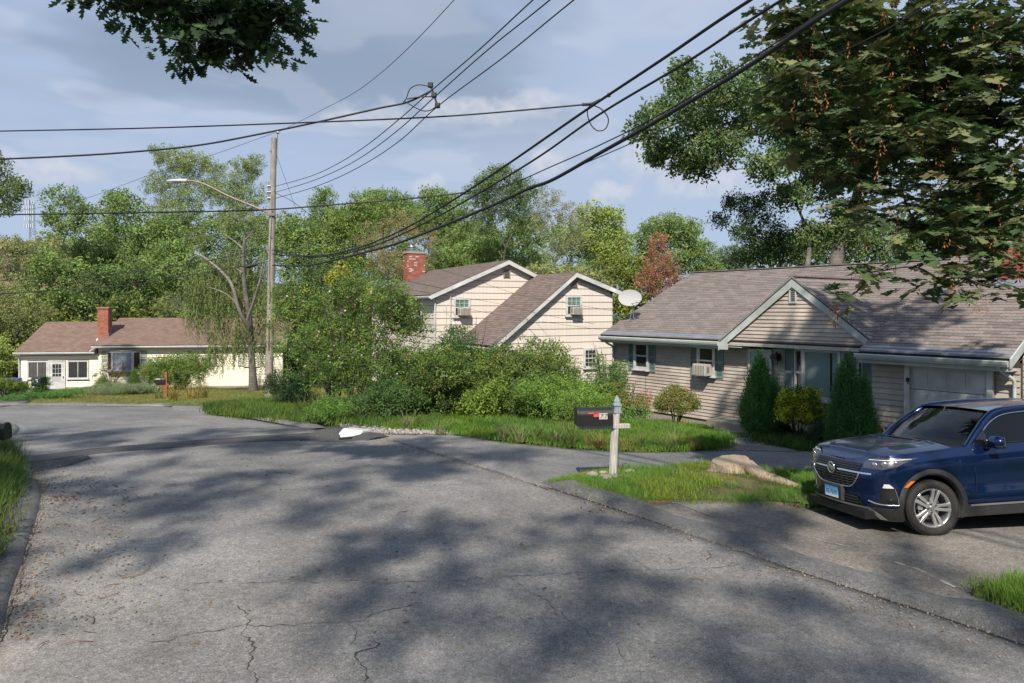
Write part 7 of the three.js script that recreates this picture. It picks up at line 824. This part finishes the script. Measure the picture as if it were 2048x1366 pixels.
// a line through places in the frame; it hangs in the upright plane through A and B (plan points [X, D])
function line(label, A, B, pts, rad, ends = [null, null], group = 'overhead lines') {
  const v = []; for (const [px, py] of pts) { const k = (px - 1024) / FOCAL, s = (A[1] * k - A[0]) / ((B[0] - A[0]) - k * (B[1] - A[1])), X = lerp(A[0], B[0], s), D = lerp(A[1], B[1], s); v.push(P(X, EYE + (HORIZON - py) / FOCAL * D, D)); } if (ends[0]) v.unshift(ends[0]); if (ends[1]) v.push(ends[1]);
  const m = mesh('overhead_wire', planarUV(limb(v, rad * 0.8, rad * 0.8, 6, v.length * 10)), M.wire); tag(m, label, 'wire', group); return v;
}
{
  const A = [poleBase.x + 0.05, PD], B = [9.6, -5.5], end = (y, dx = 0) => V3(pole2.x + dx, y, pole2.z);
  line('thin top wire from the pole tip up and out to the right', [A[0] + 0.2, PD], B, [[557, 264], [640, 222], [720, 178], [800, 112], [912, -4]], 0.010, [null, end(10.6)]);
  const p1 = line('uppermost of the three wires rising right from the pole rack', A, [9.2, -5.5], [[550, 373], [640, 345], [720, 300], [800, 237], [862, 182], [960, 98], [1068, -2]], 0.014, [null, end(9.2)]);
  line('middle of the three wires rising right from the pole rack', A, [9.4, -5.5], [[550, 385], [640, 356], [720, 316], [800, 257], [868, 195], [980, 96], [1102, -2]], 0.014, [null, end(8.8)]);
  line('lowest of the three wires rising right from the pole rack', A, B, [[550, 397], [640, 370], [720, 333], [800, 281], [875, 213], [1010, 112], [1150, -2]], 0.014, [null, end(8.4)]);
  line('thick upper cable bundle sweeping from the pole to the top right', A, B, [[545, 500], [620, 512], [700, 500], [800, 462], [900, 404], [1010, 332], [1110, 263], [1190, 208], [1330, 115], [1510, -6]], 0.026, [null, end(7.4)]);
  line('second cable bundle just below the thick upper one', A, [9.7, -5.5], [[545, 508], [640, 514], [740, 494], [850, 446], [960, 385], [1080, 312], [1200, 228], [1380, 120], [1580, -10]], 0.022, [null, end(7.1)]);
  line('thickest dark cable, lowest of the bundle crossing before the wood', A, B, [[545, 531], [620, 530], [700, 512], [790, 488], [900, 446], [1000, 404], [1060, 376], [1100, 362], [1200, 306], [1330, 232], [1500, 130], [1710, -8]], 0.034, [null, end(6.6)]);
  line('thin line leaving the bundle toward the big oak', A, [10.5, -4.5], [[920, 390], [1010, 372], [1110, 330], [1200, 290], [1300, 240], [1420, 170], [1560, 80], [1690, -6]], 0.012);
  line('thin lower line passing under the maple at the right', A, [11.5, -3.5], [[1060, 380], [1140, 340], [1250, 292], [1400, 226], [1560, 160], [1760, 66], [1880, -4]], 0.011);
  // drops to the left and across
  const L1 = [-1.75, 14.6], L2 = [-17.5, 16.4];
  line('twisted service cable running left from the spreader', L1, L2, [[862, 182], [816, 204], [760, 216], [640, 243], [520, 268], [400, 290], [250, 305], [120, 313], [-40, 320]], 0.026);
  line('straight cable crossing the sky left to right above the pole', [0.95, 10.2], [-17, 15.6], [[1182, 208], [1050, 220], [900, 232], [740, 240], [560, 247], [300, 256], [-40, 263]], 0.017);
  line('taut cable crossing in front of the pole at lamp height', [-0.4, 13.5], [-18, 15], [[990, 372], [920, 386], [800, 399], [660, 410], [540, 419], [300, 425], [-40, 430]], 0.018);
  line('upper slack cable running left from the pole over the trees', [poleBase.x, PD], [-40, 33], [[540, 493], [440, 517], [300, 540], [160, 553], [-40, 563]], 0.022); line('lower slack cable running left from the pole over the trees', [poleBase.x, PD], [-40, 33], [[540, 522], [500, 530], [400, 547], [260, 570], [120, 580], [-40, 590]], 0.026); line('thin cable between the two slack cables left of the pole', [poleBase.x, PD], [-40, 33], [[540, 497], [440, 525], [300, 553], [160, 566], [-40, 577]], 0.013);
  line('fine wire falling away left from the pole tip', [poleBase.x, PD], [-60, 50], [[554, 264], [430, 308], [300, 350], [160, 400], [20, 424]], 0.012); line('fine wire from the pole rack running left behind the lamp', [poleBase.x, PD], [-60, 50], [[545, 397], [460, 422], [380, 444], [280, 470], [120, 500], [0, 515]], 0.012);
  line('guy wire dropping right from the pole', [poleBase.x, PD], [poleBase.x + 4.2, PD - 0.6], [[553, 310], [600, 440], [645, 562], [700, 700]], 0.009);
  line('service drop from the pole rack to the gable of the cream house', [poleBase.x, PD], [-3.3, 33], [[548, 385], [580, 400], [640, 445], [720, 510], [800, 556], [885, 577]], 0.014); line('thin phone line from the pole to the cream house', [poleBase.x, PD], [-2.6, 33.2], [[548, 497], [600, 515], [700, 545], [800, 575], [890, 590]], 0.010);
  line('thin wire across the wall of the cream house wing', [-3.4, 32.6], [5.2, 27.6], [[872, 536], [950, 560], [1040, 590], [1130, 606], [1228, 622]], 0.009); line('lower thin wire across the wall of the cream house wing', [-3.2, 32.4], [5.2, 27.6], [[880, 590], [980, 604], [1090, 630], [1190, 648]], 0.008); line('thin wire from the wing of the cream house toward the grey roof', [-3.4, 32.6], [5.4, 28.2], [[905, 612], [1000, 630], [1090, 644], [1205, 660]], 0.008);
  // spreader and loops
  const sp = (px, py, D) => P(X_(px, D), EYE + (HORIZON - py) / FOCAL * D, D);
  { const c = sp(862, 182, 14.6), t = thing('wire_spreader', 'black spreader bar joining the three wires in mid air', 'wire fitting', c.toArray()), q = (x, y) => sp(x, y, 14.6).sub(c); new MB().tube([q(860, 168), q(868, 190), q(875, 212)], 0.022, 0.022, 6).build('bar', M.wire, t); for (const [x, y] of [[861, 170], [868, 190], [875, 211]]) new MB().rbox(q(x, y).x, q(x, y).y, 0, 0.11, 0.11, 0.08, 0.02).build('clamp', M.wire, t); new MB().tube([q(856, 172), q(835, 170), q(820, 178), q(812, 198), q(806, 205)], 0.012, 0.012, 6, 18).build('jumper', M.wire, t); new MB().tube([q(810, 203), q(832, 216), q(848, 222), q(862, 220), q(872, 213)], 0.012, 0.012, 6, 18).build('jumper', M.wire, t); new MB().tube([q(814, 198), q(840, 194), q(868, 193)], 0.014, 0.014, 6).build('jumper', M.wire, t); }
  { const c = sp(1190, 208, 10.2), t = thing('wire_loop', 'loose black wire loop hanging from the thick cable', 'wire fitting', c.toArray()), q = (x, y) => sp(x, y, 10.2).sub(c); new MB().tube([q(1182, 208), q(1175, 220), q(1180, 246), q(1194, 261), q(1209, 259), q(1217, 240), q(1205, 220), q(1186, 210)], 0.009, 0.009, 6, 40).build('loop', M.wire, t); new MB().tube([q(1164, 209), q(1182, 208), q(1200, 200)], 0.026, 0.022, 6).build('grip', M.wire, t); new MB().rbox(q(1218, 190).x, q(1218, 190).y, 0, 0.05, 0.06, 0.05, 0.01).build('clamp', M.rust, t); }
  { const c = sp(502, 531, PD), t = thing('splice_case', 'black splice case on the slack cable left of the pole', 'wire fitting', c.toArray()); new MB().add(limb([V3(-0.24, -0.07, 0), V3(-0.1, -0.03, 0), V3(0.12, 0.02, 0), V3(0.28, 0.06, 0)], q => 0.03 + 0.06 * Math.sin(Math.PI * clamp(q * 0.9 + 0.05)), 0, 8, 10)).build('case', M.wire, t); }
}

// ---------- mailboxes ----------
function boxShell(L, w, h) { const sh = new THREE.Shape(); sh.moveTo(-w / 2, 0); sh.lineTo(w / 2, 0); sh.lineTo(w / 2, h - w / 2); sh.absarc(0, h - w / 2, w / 2, 0, Math.PI, false); sh.closePath(); const g = new THREE.ExtrudeGeometry(sh, { depth: L, bevelEnabled: true, bevelSize: 0.008, bevelThickness: 0.008, bevelSegments: 2, curveSegments: 10 }); g.translate(0, 0, -L / 2); return planarUV(clean(g)); }
{ const [X, D] = at(1228, 964), b = P(X, ground(D) + 0.10, D), t = thing('mailbox', 'black mailbox number 77 on a peeling white wooden post', 'mailbox', b.toArray(), 0.12), k = D / FOCAL, H = 0.92, pl = (-1) ;
  new MB().add(limb([V3(-0.02, -0.3, 0), V3(0.012, 0.6, 0), V3(0.045, 1.06, 0)], 0.088, 0.083, 4, 6).rotateY(0)).build('post', M.oldWood, t);
  const cap = new MB(); cap.box(0.05, 1.08, 0, 0.135, 0.03, 0.135).box(0.05, 1.14, 0, 0.11, 0.10, 0.11).box(0.05, 1.195, 0, 0.135, 0.025, 0.135); cap.add(new THREE.CylinderGeometry(0.055, 0.085, 0.05, 4).rotateY(Math.PI / 4).translate(0.05, 1.23, 0)).add(new THREE.CylinderGeometry(0.014, 0.07, 0.10, 4).rotateY(Math.PI / 4).translate(0.05, 1.305, 0)); cap.build('finial', std(0.30, 0.36, 0.42, { map: T.grain }), t);
  new MB().rbox(-0.17, 0.845, 0.03, 0.86, 0.075, 0.09, 0.008).build('cross_arm', M.oldWood, t);
  const m = new THREE.Group(); m.name = 'box'; m.position.set(-0.34, 0.89, 0.03); m.rotation.y = Math.PI / 2; t.add(m); mesh('shell', boxShell(0.56, 0.24, 0.27), M.blackPlastic, m); const dr = mesh('door', boxShell(0.03, 0.265, 0.295), M.blackPlastic, m); dr.position.set(0, -0.01, -0.30); 
  const f = new THREE.Group(); f.name = 'flag'; t.add(f); new MB().box(-0.40, 1.085, 0.165, 0.16, 0.022, 0.008).box(-0.345, 1.06, 0.165, 0.09, 0.07, 0.008).build('blade', std(0.52, 0.085, 0.06, { roughness: 0.6 }), f);
  const cv = document.createElement('canvas'); cv.width = 256; cv.height = 176; const c = cv.getContext('2d'); c.fillStyle = '#b7aeaa'; c.fillRect(0, 0, 256, 176); c.fillStyle = '#1b1a1c'; c.fillRect(126, 0, 5, 176); c.font = 'italic bold 168px sans-serif'; c.textAlign = 'center'; c.textBaseline = 'middle'; c.fillText('7', 62, 92); c.fillText('7', 190, 92); const tx = new THREE.CanvasTexture(cv); tx.colorSpace = THREE.SRGBColorSpace; const n = new THREE.Mesh(new THREE.BoxGeometry(0.14, 0.10, 0.006), new THREE.MeshStandardMaterial({ map: tx, roughness: 0.6 })); n.name = 'number_plate'; n.position.set(-0.225, 1.035, 0.163); shade(n); t.add(n);
  const r = rng(6); for (let i = 0; i < 9; i++) { const a = i / 9 * 6.28, q = 0.2 + r() * 0.22, g = new THREE.IcosahedronGeometry(0.06 + r() * 0.04, 1); const p = g.attributes.position; for (let j = 0; j < p.count; j++) { const s = 0.8 + 0.4 * vnoise(p.getX(j) * 30 + i * 7, p.getY(j) * 30 + p.getZ(j) * 20, 3); p.setXYZ(j, p.getX(j) * s * 1.3, p.getY(j) * s * 0.7, p.getZ(j) * s); } g.computeVertexNormals(); const st = mesh('stone', planarUV(g), M.stone); st.position.set(b.x + Math.cos(a) * q, b.y + 0.0, b.z + Math.sin(a) * q * 0.8); st.rotation.y = r() * 6; tag(st, 'grey stone in the ring at the foot of mailbox 77', 'stone', 'stones round the foot of mailbox 77'); } }
{ const [X, D] = at(330, 798), t = thing('mailbox', 'black mailbox on a red-brown wooden post across the road', 'mailbox', P(X, ground(D) + 0.05, D).toArray(), 0.1); new MB().box(0.05, 0.6, 0, 0.12, 1.3, 0.12).build('post', M.redWood, t); new MB().box(-0.1, 0.66, 0.0, 0.6, 0.09, 0.1).build('cross_arm', M.redWood, t); new MB().box(-0.1, 0.45, 0, 0.34, 0.08, 0.09, 0, 0, 0.8).build('brace', M.redWood, t); const m = mesh('box', boxShell(0.5, 0.24, 0.28), M.blackPlastic, t); m.position.set(-0.22, 0.72, 0); m.rotation.y = Math.PI / 2; new MB().box(-0.28, 0.93, 0.135, 0.2, 0.04, 0.012).build('name_strip', std(0.5, 0.5, 0.5), t); new MB().rbox(0.24, 0.78, 0.02, 0.12, 0.16, 0.12, 0.02).build('paper_holder', M.blackPlastic, t); }
{ const [X, D] = [-22.35, 33.1], t = thing('mailbox', 'dark green-black mailbox overgrown by plants at the drive entrance', 'mailbox', P(X, ground(D) + 0.03, D).toArray(), 0.05); new MB().box(0.1, 0.35, 0, 0.16, 0.8, 0.16).build('post', M.blackPlastic, t); new MB().rbox(-0.02, 0.85, 0, 0.46, 0.42, 0.5, 0.06).build('box', std(0.012, 0.022, 0.02, { roughness: 0.4 }), t); new MB().box(0.03, 0.95, 0.256, 0.12, 0.035, 0.006).box(0.06, 0.86, 0.256, 0.05, 0.05, 0.006).build('lettering_plate', std(0.55, 0.56, 0.57), t); new MB().box(-0.13, 0.89, 0.256, 0.08, 0.12, 0.006).build('badge_plate', std(0.06, 0.1, 0.09), t); }
{ const D = 12.6, t = thing('mailbox', 'black mailbox cut by the left edge above the weeds', 'mailbox', P(X_(-14, D), ground(D) + 0.15, D).toArray(), 0.1); new MB().box(-0.15, 0.3, 0, 0.1, 1.0, 0.1).build('post', M.oldWood, t); const m = mesh('box', boxShell(0.5, 0.2, 0.26), M.blackPlastic, t); m.position.set(-0.04, 0.46, 0); m.rotation.y = Math.PI / 2; const lid = mesh('door', boxShell(0.03, 0.23, 0.29), M.blackPlastic, t); lid.position.set(0.23, 0.45, 0); lid.rotation.y = Math.PI / 2; }

// ---------- drain hump, stump, small things ----------
{ const c = at(700, 868), b = P(c[0], ground(c[1]) + 0.01, c[1]), t = thing('drain_hump', 'black asphalt hump with a white-painted drain inlet at the road edge', 'kerb hump', b.toArray()), q = (px, py) => { const [X, D] = at(px, py); return [X - c[0], D - c[1]]; };
  const hump = (p0, p1, w, h, n = 18, pw = 0.45) => grid(n, 10, (u, v) => { const x = lerp(p0[0], p1[0], u), d = lerp(p0[1], p1[1], u), nx = p1[1] - p0[1], nd = -(p1[0] - p0[0]), l = Math.hypot(nx, nd), s = (v - 0.5) * w, e = Math.pow(Math.sin(Math.PI * clamp(u * 0.94 + 0.03)), pw), hh = h * e * Math.pow(Math.sin(Math.PI * v), 0.5); const X = x + nx / l * s, D = d + nd / l * s; return [X, ground(c[1] + D) - ground(c[1]) + hh - 0.02, -D]; });
  mesh('berm', planarUV(hump(q(636, 868), q(706, 873), 0.95, 0.2, 24)), M.freshTar, t); mesh('berm', planarUV(hump(q(716, 874), q(758, 878), 0.85, 0.15, 16)), M.freshTar, t);
  const p0 = q(694, 872.5), p1 = q(732, 875.5); { const L = Math.hypot(p1[0] - p0[0], p1[1] - p0[1]), g = new THREE.ExtrudeGeometry(new THREE.Shape([[-0.40, -0.05], [0.42, -0.05], [0.36, 0.05], [0.16, 0.20], [-0.12, 0.22], [-0.36, 0.06]].map(p => new THREE.Vector2(...p))), { depth: L, bevelEnabled: true, bevelSize: 0.02, bevelThickness: 0.02, bevelSegments: 2 }); g.rotateY(Math.atan2(p1[0] - p0[0], -(p1[1] - p0[1]))); g.translate(p0[0], 0.0, -p0[1]); mesh('painted_kerb', planarUV(clean(g)), M.whiteTrim, t); }
  const mid = [(p0[0] + p1[0]) / 2, (p0[1] + p1[1]) / 2]; new MB().box(mid[0] - 0.12, 0.07, -mid[1] + 0.45, 0.40, 0.08, 0.10, 0.55).build('inlet_slot', M.darkRoom, t); }
{ const o = strip('paint_strip', M.paintLine, [[642, 867.5], [680, 871.5], [718, 877]].map(z => at(...z)), [[646, 866], [684, 869], [716, 873.5]].map(z => at(...z)), 12, 2, () => 0.02); tag(o, 'white painted strip on the dark patch before the hump', 'road marking'); }
{ const [X, D] = at(-4, 922), o = thing('drain_cover', 'pale concrete drain end at the left edge below the weeds', 'drain cover', P(X, ground(D) + 0.03, D).toArray(), 0.4); new MB().rbox(0, 0.04, 0, 0.42, 0.1, 0.22, 0.02).build('block', M.whiteTrim, o); new MB().box(0.05, 0.05, 0.112, 0.05, 0.05, 0.006).build('slot', M.darkRoom, o); }
{ // tree stump with a long root
  const [X, D] = at(1462, 957), b = P(X, ground(D) + 0.09, D), t = thing('tree_stump', 'pale weathered tree stump with a long surface root', 'tree stump', b.toArray()), r = rng(12);
  const rim = a => 0.30 + 0.05 * vnoise(Math.cos(a) * 2 + 5, Math.sin(a) * 2 + 5, 7), root = (a) => { let s = 0; for (const [d, w, k] of [[0.42, 0.16, 0.24], [3.3, 0.26, 0.34], [1.8, 0.3, 0.14], [4.6, 0.3, 0.2], [5.4, 0.2, 0.2]]) { let e = Math.abs(a - d); if (e > Math.PI) e = 6.283 - e; s += k * Math.exp(-e * e / (w * w)); } return s; };
  mesh('stump', planarUV(grid(64, 14, (u, v) => { const a = u * 6.2832, fl = Math.pow(1 - v, 2.4), groove = 0.02 * Math.sin(a * 17 + 3 * vnoise(a * 3, v * 3, 2)) + 0.012 * Math.sin(a * 31), rr = rim(a) * (0.94 + 0.12 * (1 - v)) + root(a) * fl + fl * 0.12 + groove * (0.5 + 0.5 * (1 - v)); return [Math.cos(a) * rr, -0.06 + v * (0.29 + 0.05 * Math.sin(a + 1)), -Math.sin(a) * rr * 0.85]; })), M.stumpWood, t);
  mesh('cut_face', planarUV(grid(48, 8, (u, v) => { const a = u * 6.2832, rr = rim(a) * 0.95 * v; return [Math.cos(a) * rr, 0.23 + 0.05 * Math.sin(a + 1) * v + 0.02 * (vnoise(Math.cos(a) * rr * 14 + 20, Math.sin(a) * rr * 14 + 20, 4) - 0.5), -Math.sin(a) * rr * 0.85]; })), std(0.37, 0.30, 0.215, { map: T.grain, bumpMap: T.bark, bumpScale: 0.012 }), t);
  const e = at(1632, 996), dx = e[0] - X, dz = -(e[1] - D); new MB().add(limb([V3(0.25, 0.16, 0.12), V3(dx * 0.35, 0.13, dz * 0.42), V3(dx * 0.6, 0.09, dz * 0.66), V3(dx * 0.85, 0.04, dz * 0.9), V3(dx, -0.03, dz)], q => 0.14 * (1 - 0.75 * q), 0, 9, 24).scale(1, 0.9, 1)).build('root', M.stumpWood, t); }
{ const p = greyPoint(2.25, -0.62, 0.75), t = thing('shepherd_hook', 'thin black garden hook behind the small rounded bush', 'garden hook', p.toArray()); new MB().tube([[0, 0, 0], [0.0, 1.25, 0], [0.0, 1.45, 0], [-0.06, 1.53, 0], [-0.14, 1.5, 0], [-0.16, 1.4, 0], [-0.14, 1.36, 0]], 0.008, 0.007, 6, 40).build('rod', M.blackIron, t); }
{ const p = greyPoint(9.55, -0.36, 1.15), t = thing('yard_sign', 'small red octagonal yard sign by the garage wall', 'yard sign', p.toArray(), greyTurn + 0.7); new MB().box(0, 0.2, 0, 0.02, 0.42, 0.02).build('stake', M.blackIron, t); mesh('sign_face', new THREE.CylinderGeometry(0.13, 0.13, 0.012, 8).rotateX(Math.PI / 2).rotateZ(Math.PI / 8).translate(0, 0.46, 0.015), std(0.30, 0.05, 0.03, { map: T.mottle, roughness: 0.6 }), t); new MB().box(0, 0.49, 0.023, 0.14, 0.012, 0.003).box(0, 0.46, 0.023, 0.16, 0.012, 0.003).box(0, 0.43, 0.023, 0.12, 0.012, 0.003).build('print_line', std(0.45, 0.2, 0.16), t); }
{ const p = greyPoint(9.9, -0.36, 1.2), t = thing('deck_box', 'grey-green slatted storage box by the garage wall', 'storage box', p.toArray(), greyTurn); new MB().box(0.05, 0.2, 0, 0.62, 0.4, 0.4).build('body', std(0.10, 0.15, 0.14), t); for (let k = 0; k < 4; k++) new MB().rbox(0.05, 0.06 + k * 0.1, 0.205, 0.64, 0.085, 0.02, 0.006).build('slat', std(0.13, 0.19, 0.175, { map: T.grain }), t); new MB().rbox(0.05, 0.43, 0.0, 0.7, 0.06, 0.48, 0.02).build('lid', std(0.17, 0.24, 0.23, { map: T.mottle }), t); }
{ const D = 45.4; for (const [x, c, lab] of [[32, [0.02, 0.06, 0.42], 'blue recycling bin beside the yellow house'], [20, [0.14, 0.2, 0.17], 'grey-green wheeled bin left of the blue bin']]) { const t = thing('wheeled_bin', lab, 'bin', P(X_(x, D), ground(D) + 0.02, D).toArray(), 0.3), m = std(...c, { roughness: 0.5 }); mesh('body', planarUV(clean(new THREE.CylinderGeometry(0.36, 0.28, 0.62, 4).rotateY(Math.PI / 4).translate(0, 0.36, 0))), m, t); new MB().rbox(0, 0.7, 0.02, 0.58, 0.07, 0.6, 0.03).build('lid', m, t); new MB().tube([[-0.2, 0.72, -0.3], [0.2, 0.72, -0.3]], 0.02).build('handle', m, t); for (const s of [-1, 1]) mesh('wheel', new THREE.CylinderGeometry(0.1, 0.1, 0.05, 16).rotateZ(Math.PI / 2).translate(s * 0.22, 0.1, -0.24), M.blackPlastic, t); } }
{ const a = P(X_(18, 41), 0, 41), b = P(X_(52, 46), 0, 46), t = thing('garden_wall', 'low concrete garden wall beside the drive of the yellow house', 'wall', P(X_(36, 43.5), ground(43.5), 43.5).toArray(), Math.atan2(b.x - a.x, b.z - a.z) + Math.PI / 2); const L = a.distanceTo(b), n = 7; for (let k = 0; k < n; k++) for (let j = 0; j < 2; j++) new MB().rbox(-L / 2 + L / n * (k + 0.5) + (j ? 0.1 : 0), 0.1 + j * 0.24 - 0.06, 0, L / n - 0.02, 0.22, 0.3, 0.02).build('block', M.concreteGrey, t); }
// far building on the rise and the radio mast at the left
{ const D = 130, t = thing('brick_building', 'long pale red roofed building on the rise beyond the trees', 'building', P(X_(150, D), 8, D).toArray(), 0.05); const W = 30; new MB().box(0, 1.2, 0, W, 6, 14).build('wall', std(0.36, 0.24, 0.18, { map: T.mottle }), t); slab('roof', [V3(-W / 2 - 1, 5.0, 8), V3(W / 2 + 1, 3.6, 8), V3(W / 2 + 1, 5.4, 0), V3(-W / 2 - 1, 7.6, 0)], 0.3, std(0.36, 0.22, 0.17, { map: T.mottle }), t); for (let k = 0; k < 8; k++) { new MB().box(-13 + k * 3.6, 1.8, 7.02, 1.4, 1.6, 0.1).build('window', M.darkPane, t); } }
{ const h = new THREE.PlaneGeometry(1, 1); h.dispose(); const g = grid(30, 10, (u, v) => { const x = -150 + u * 150, d = 90 + v * 80; return [x, -3.4 + 13 * Math.pow(Math.sin(Math.PI * v * 0.62), 1.3) * Math.sin(Math.PI * clamp(u * 0.9 + 0.05)), -d]; }, () => [0.6, 0.7, 0.5]); const uv = []; const p = g.attributes.position; for (let i = 0; i < p.count; i++) uv.push(p.getX(i), p.getZ(i)); g.setAttribute('uv', new THREE.Float32BufferAttribute(uv, 2)); tag(mesh('hill', g, M.earth), 'low wooded rise far behind the trees', null, null, 'structure'); }
{ const D = 300, k = D / FOCAL, t = thing('radio_mast', 'distant lattice radio mast with white antenna panels', 'mast', P(X_(62, D), 20, D).toArray()), y = py => EYE + (HORIZON - py) * k - 20; const m = new MB(); for (const [a, b] of [[-1, -1], [1, -1], [0, 1]]) m.tube([[a * 1.2, 0, b * 1.2], [a * 0.9, y(400), b * 0.9]], 0.12, 0.1, 4, 1); for (let i = 0; i < 14; i++) { const y0 = lerp(y(470), y(402), i / 14), y1 = lerp(y(470), y(402), (i + 1) / 14); m.tube([[-1, y0, -1], [1, y1, -1]], 0.07, 0.07, 4, 1).tube([[1, y0, -1], [0, y1, 1]], 0.07, 0.07, 4, 1); } m.build('lattice', M.galv, t); const r = rng(2); for (const py of [405, 416, 426, 438, 452]) for (let i = -2; i <= 2; i++) new MB().box(i * 1.1 * (py < 410 ? 1.1 : 0.8), y(py), 1.3 + r() * 0.3, 0.32, 1.7, 0.3).build('antenna_panel', std(0.5, 0.51, 0.53), t); }
// leaf litter and twigs on the road
{ const r = rng(55), l = [], tw = []; const put = (px, py, sx, sy, n, tone) => { for (let k = 0; k < n; k++) { const [X, D] = at(px + (r() - 0.5) * sx, py + (r() - 0.5) * sy), f = 0.6 + r() * 0.8; l.push([place(P(X, ground(D) + 0.016, D), r, 0.035 + r() * 0.05, 0.5).multiply(new THREE.Matrix4().makeRotationX(-Math.PI / 2)), tone[0] * f, tone[1] * f, tone[2] * f]); } };
  const tan = [0.20, 0.15, 0.10], dk = [0.06, 0.045, 0.035], gr = [0.26, 0.25, 0.19];
  put(180, 1000, 160, 60, 60, dk); put(150, 1050, 200, 140, 60, tan); put(130, 998, 60, 10, 50, [0.12, 0.055, 0.03]); put(60, 1120, 60, 240, 60, tan); put(40, 1200, 50, 160, 24, [0.3, 0.15, 0.08]); put(700, 1100, 1300, 400, 110, tan); put(1300, 1150, 900, 340, 60, gr); put(1700, 1080, 500, 120, 40, gr); put(1650, 1010, 200, 12, 24, tan); put(1220, 1015, 140, 40, 20, dk); put(900, 940, 900, 120, 50, dk);
  tag(inst('leaf_litter', oakLeaf, M.dryLeaf, l, null, 'stuff'), 'dry fallen leaves and bark scraps strewn on the road');
  for (let k = 0; k < 46; k++) { const left = k < 34, [X, D] = at(left ? 70 + r() * 220 : 400 + r() * 1200, left ? 970 + r() * 320 : 950 + r() * 340), a = r() * 6.28, L = 0.06 + r() * 0.2; tw.push(limb([P(X, ground(D) + 0.016, D), P(X + Math.cos(a) * L * 0.5, ground(D) + 0.022, D + Math.sin(a) * L * 0.5), P(X + Math.cos(a + 0.3) * L, ground(D) + 0.016, D + Math.sin(a + 0.3) * L)], 0.006, 0.003, 4, 4).toNonIndexed()); } tag(mesh('twigs', planarUV(mergeGeometries(tw)), std(0.2, 0.14, 0.1)), 'small broken twigs lying on the asphalt', null, null, 'stuff'); }
{ const r = rng(88), l = [], g = planarUV(clean(new THREE.IcosahedronGeometry(1, 0))), L = poly2([[-4.36, 5.96], [-5.62, 8.08], [-7.3, 10.84], [-9.4, 13.5]]), Q = poly2([[4.33, 5.92], [2.98, 7.76], [0.62, 11.35], [-1.26, 14.2], [-3.31, 17.55]]); for (let k = 0; k < 2600; k++) { const lf = k < 1500, [x, d] = (lf ? L : Q)(r()), o = Math.pow(r(), 2.2) * (lf ? 1.1 : 0.5) * (lf ? 1 : -1), X = x + o * 0.85, D = d + o * 0.53, f = 0.5 + r(); l.push([place(P(X, ground(D) + 0.008, D), r, 0.004 + r() * 0.009), 0.3 * f, 0.25 * f, 0.19 * f]); } tag(inst('grit', g, M.brick, l, null, 'stuff'), 'brown grit and sand washed along both road edges'); }
// loose stones of the gravel edge
{ const r = rng(66), l = []; const g = new THREE.IcosahedronGeometry(1, 0); for (let k = 0; k < 1500; k++) { const [X, D] = at(680 + r() * 260, 847 + r() * 24), f = 0.6 + r() * 0.8; if (D > 21.2) continue; l.push([place(P(X, ground(D) + 0.05, D), r, V3(1.2, 0.7, 1).multiplyScalar(0.018 + r() * 0.03)), 0.36 * f, 0.34 * f, 0.31 * f]); } tag(inst('gravel_stones', planarUV(clean(g)), M.brick, l, null, 'stuff'), 'loose pale gravel stones behind the drain hump'); }

renderer.render(scene, camera);
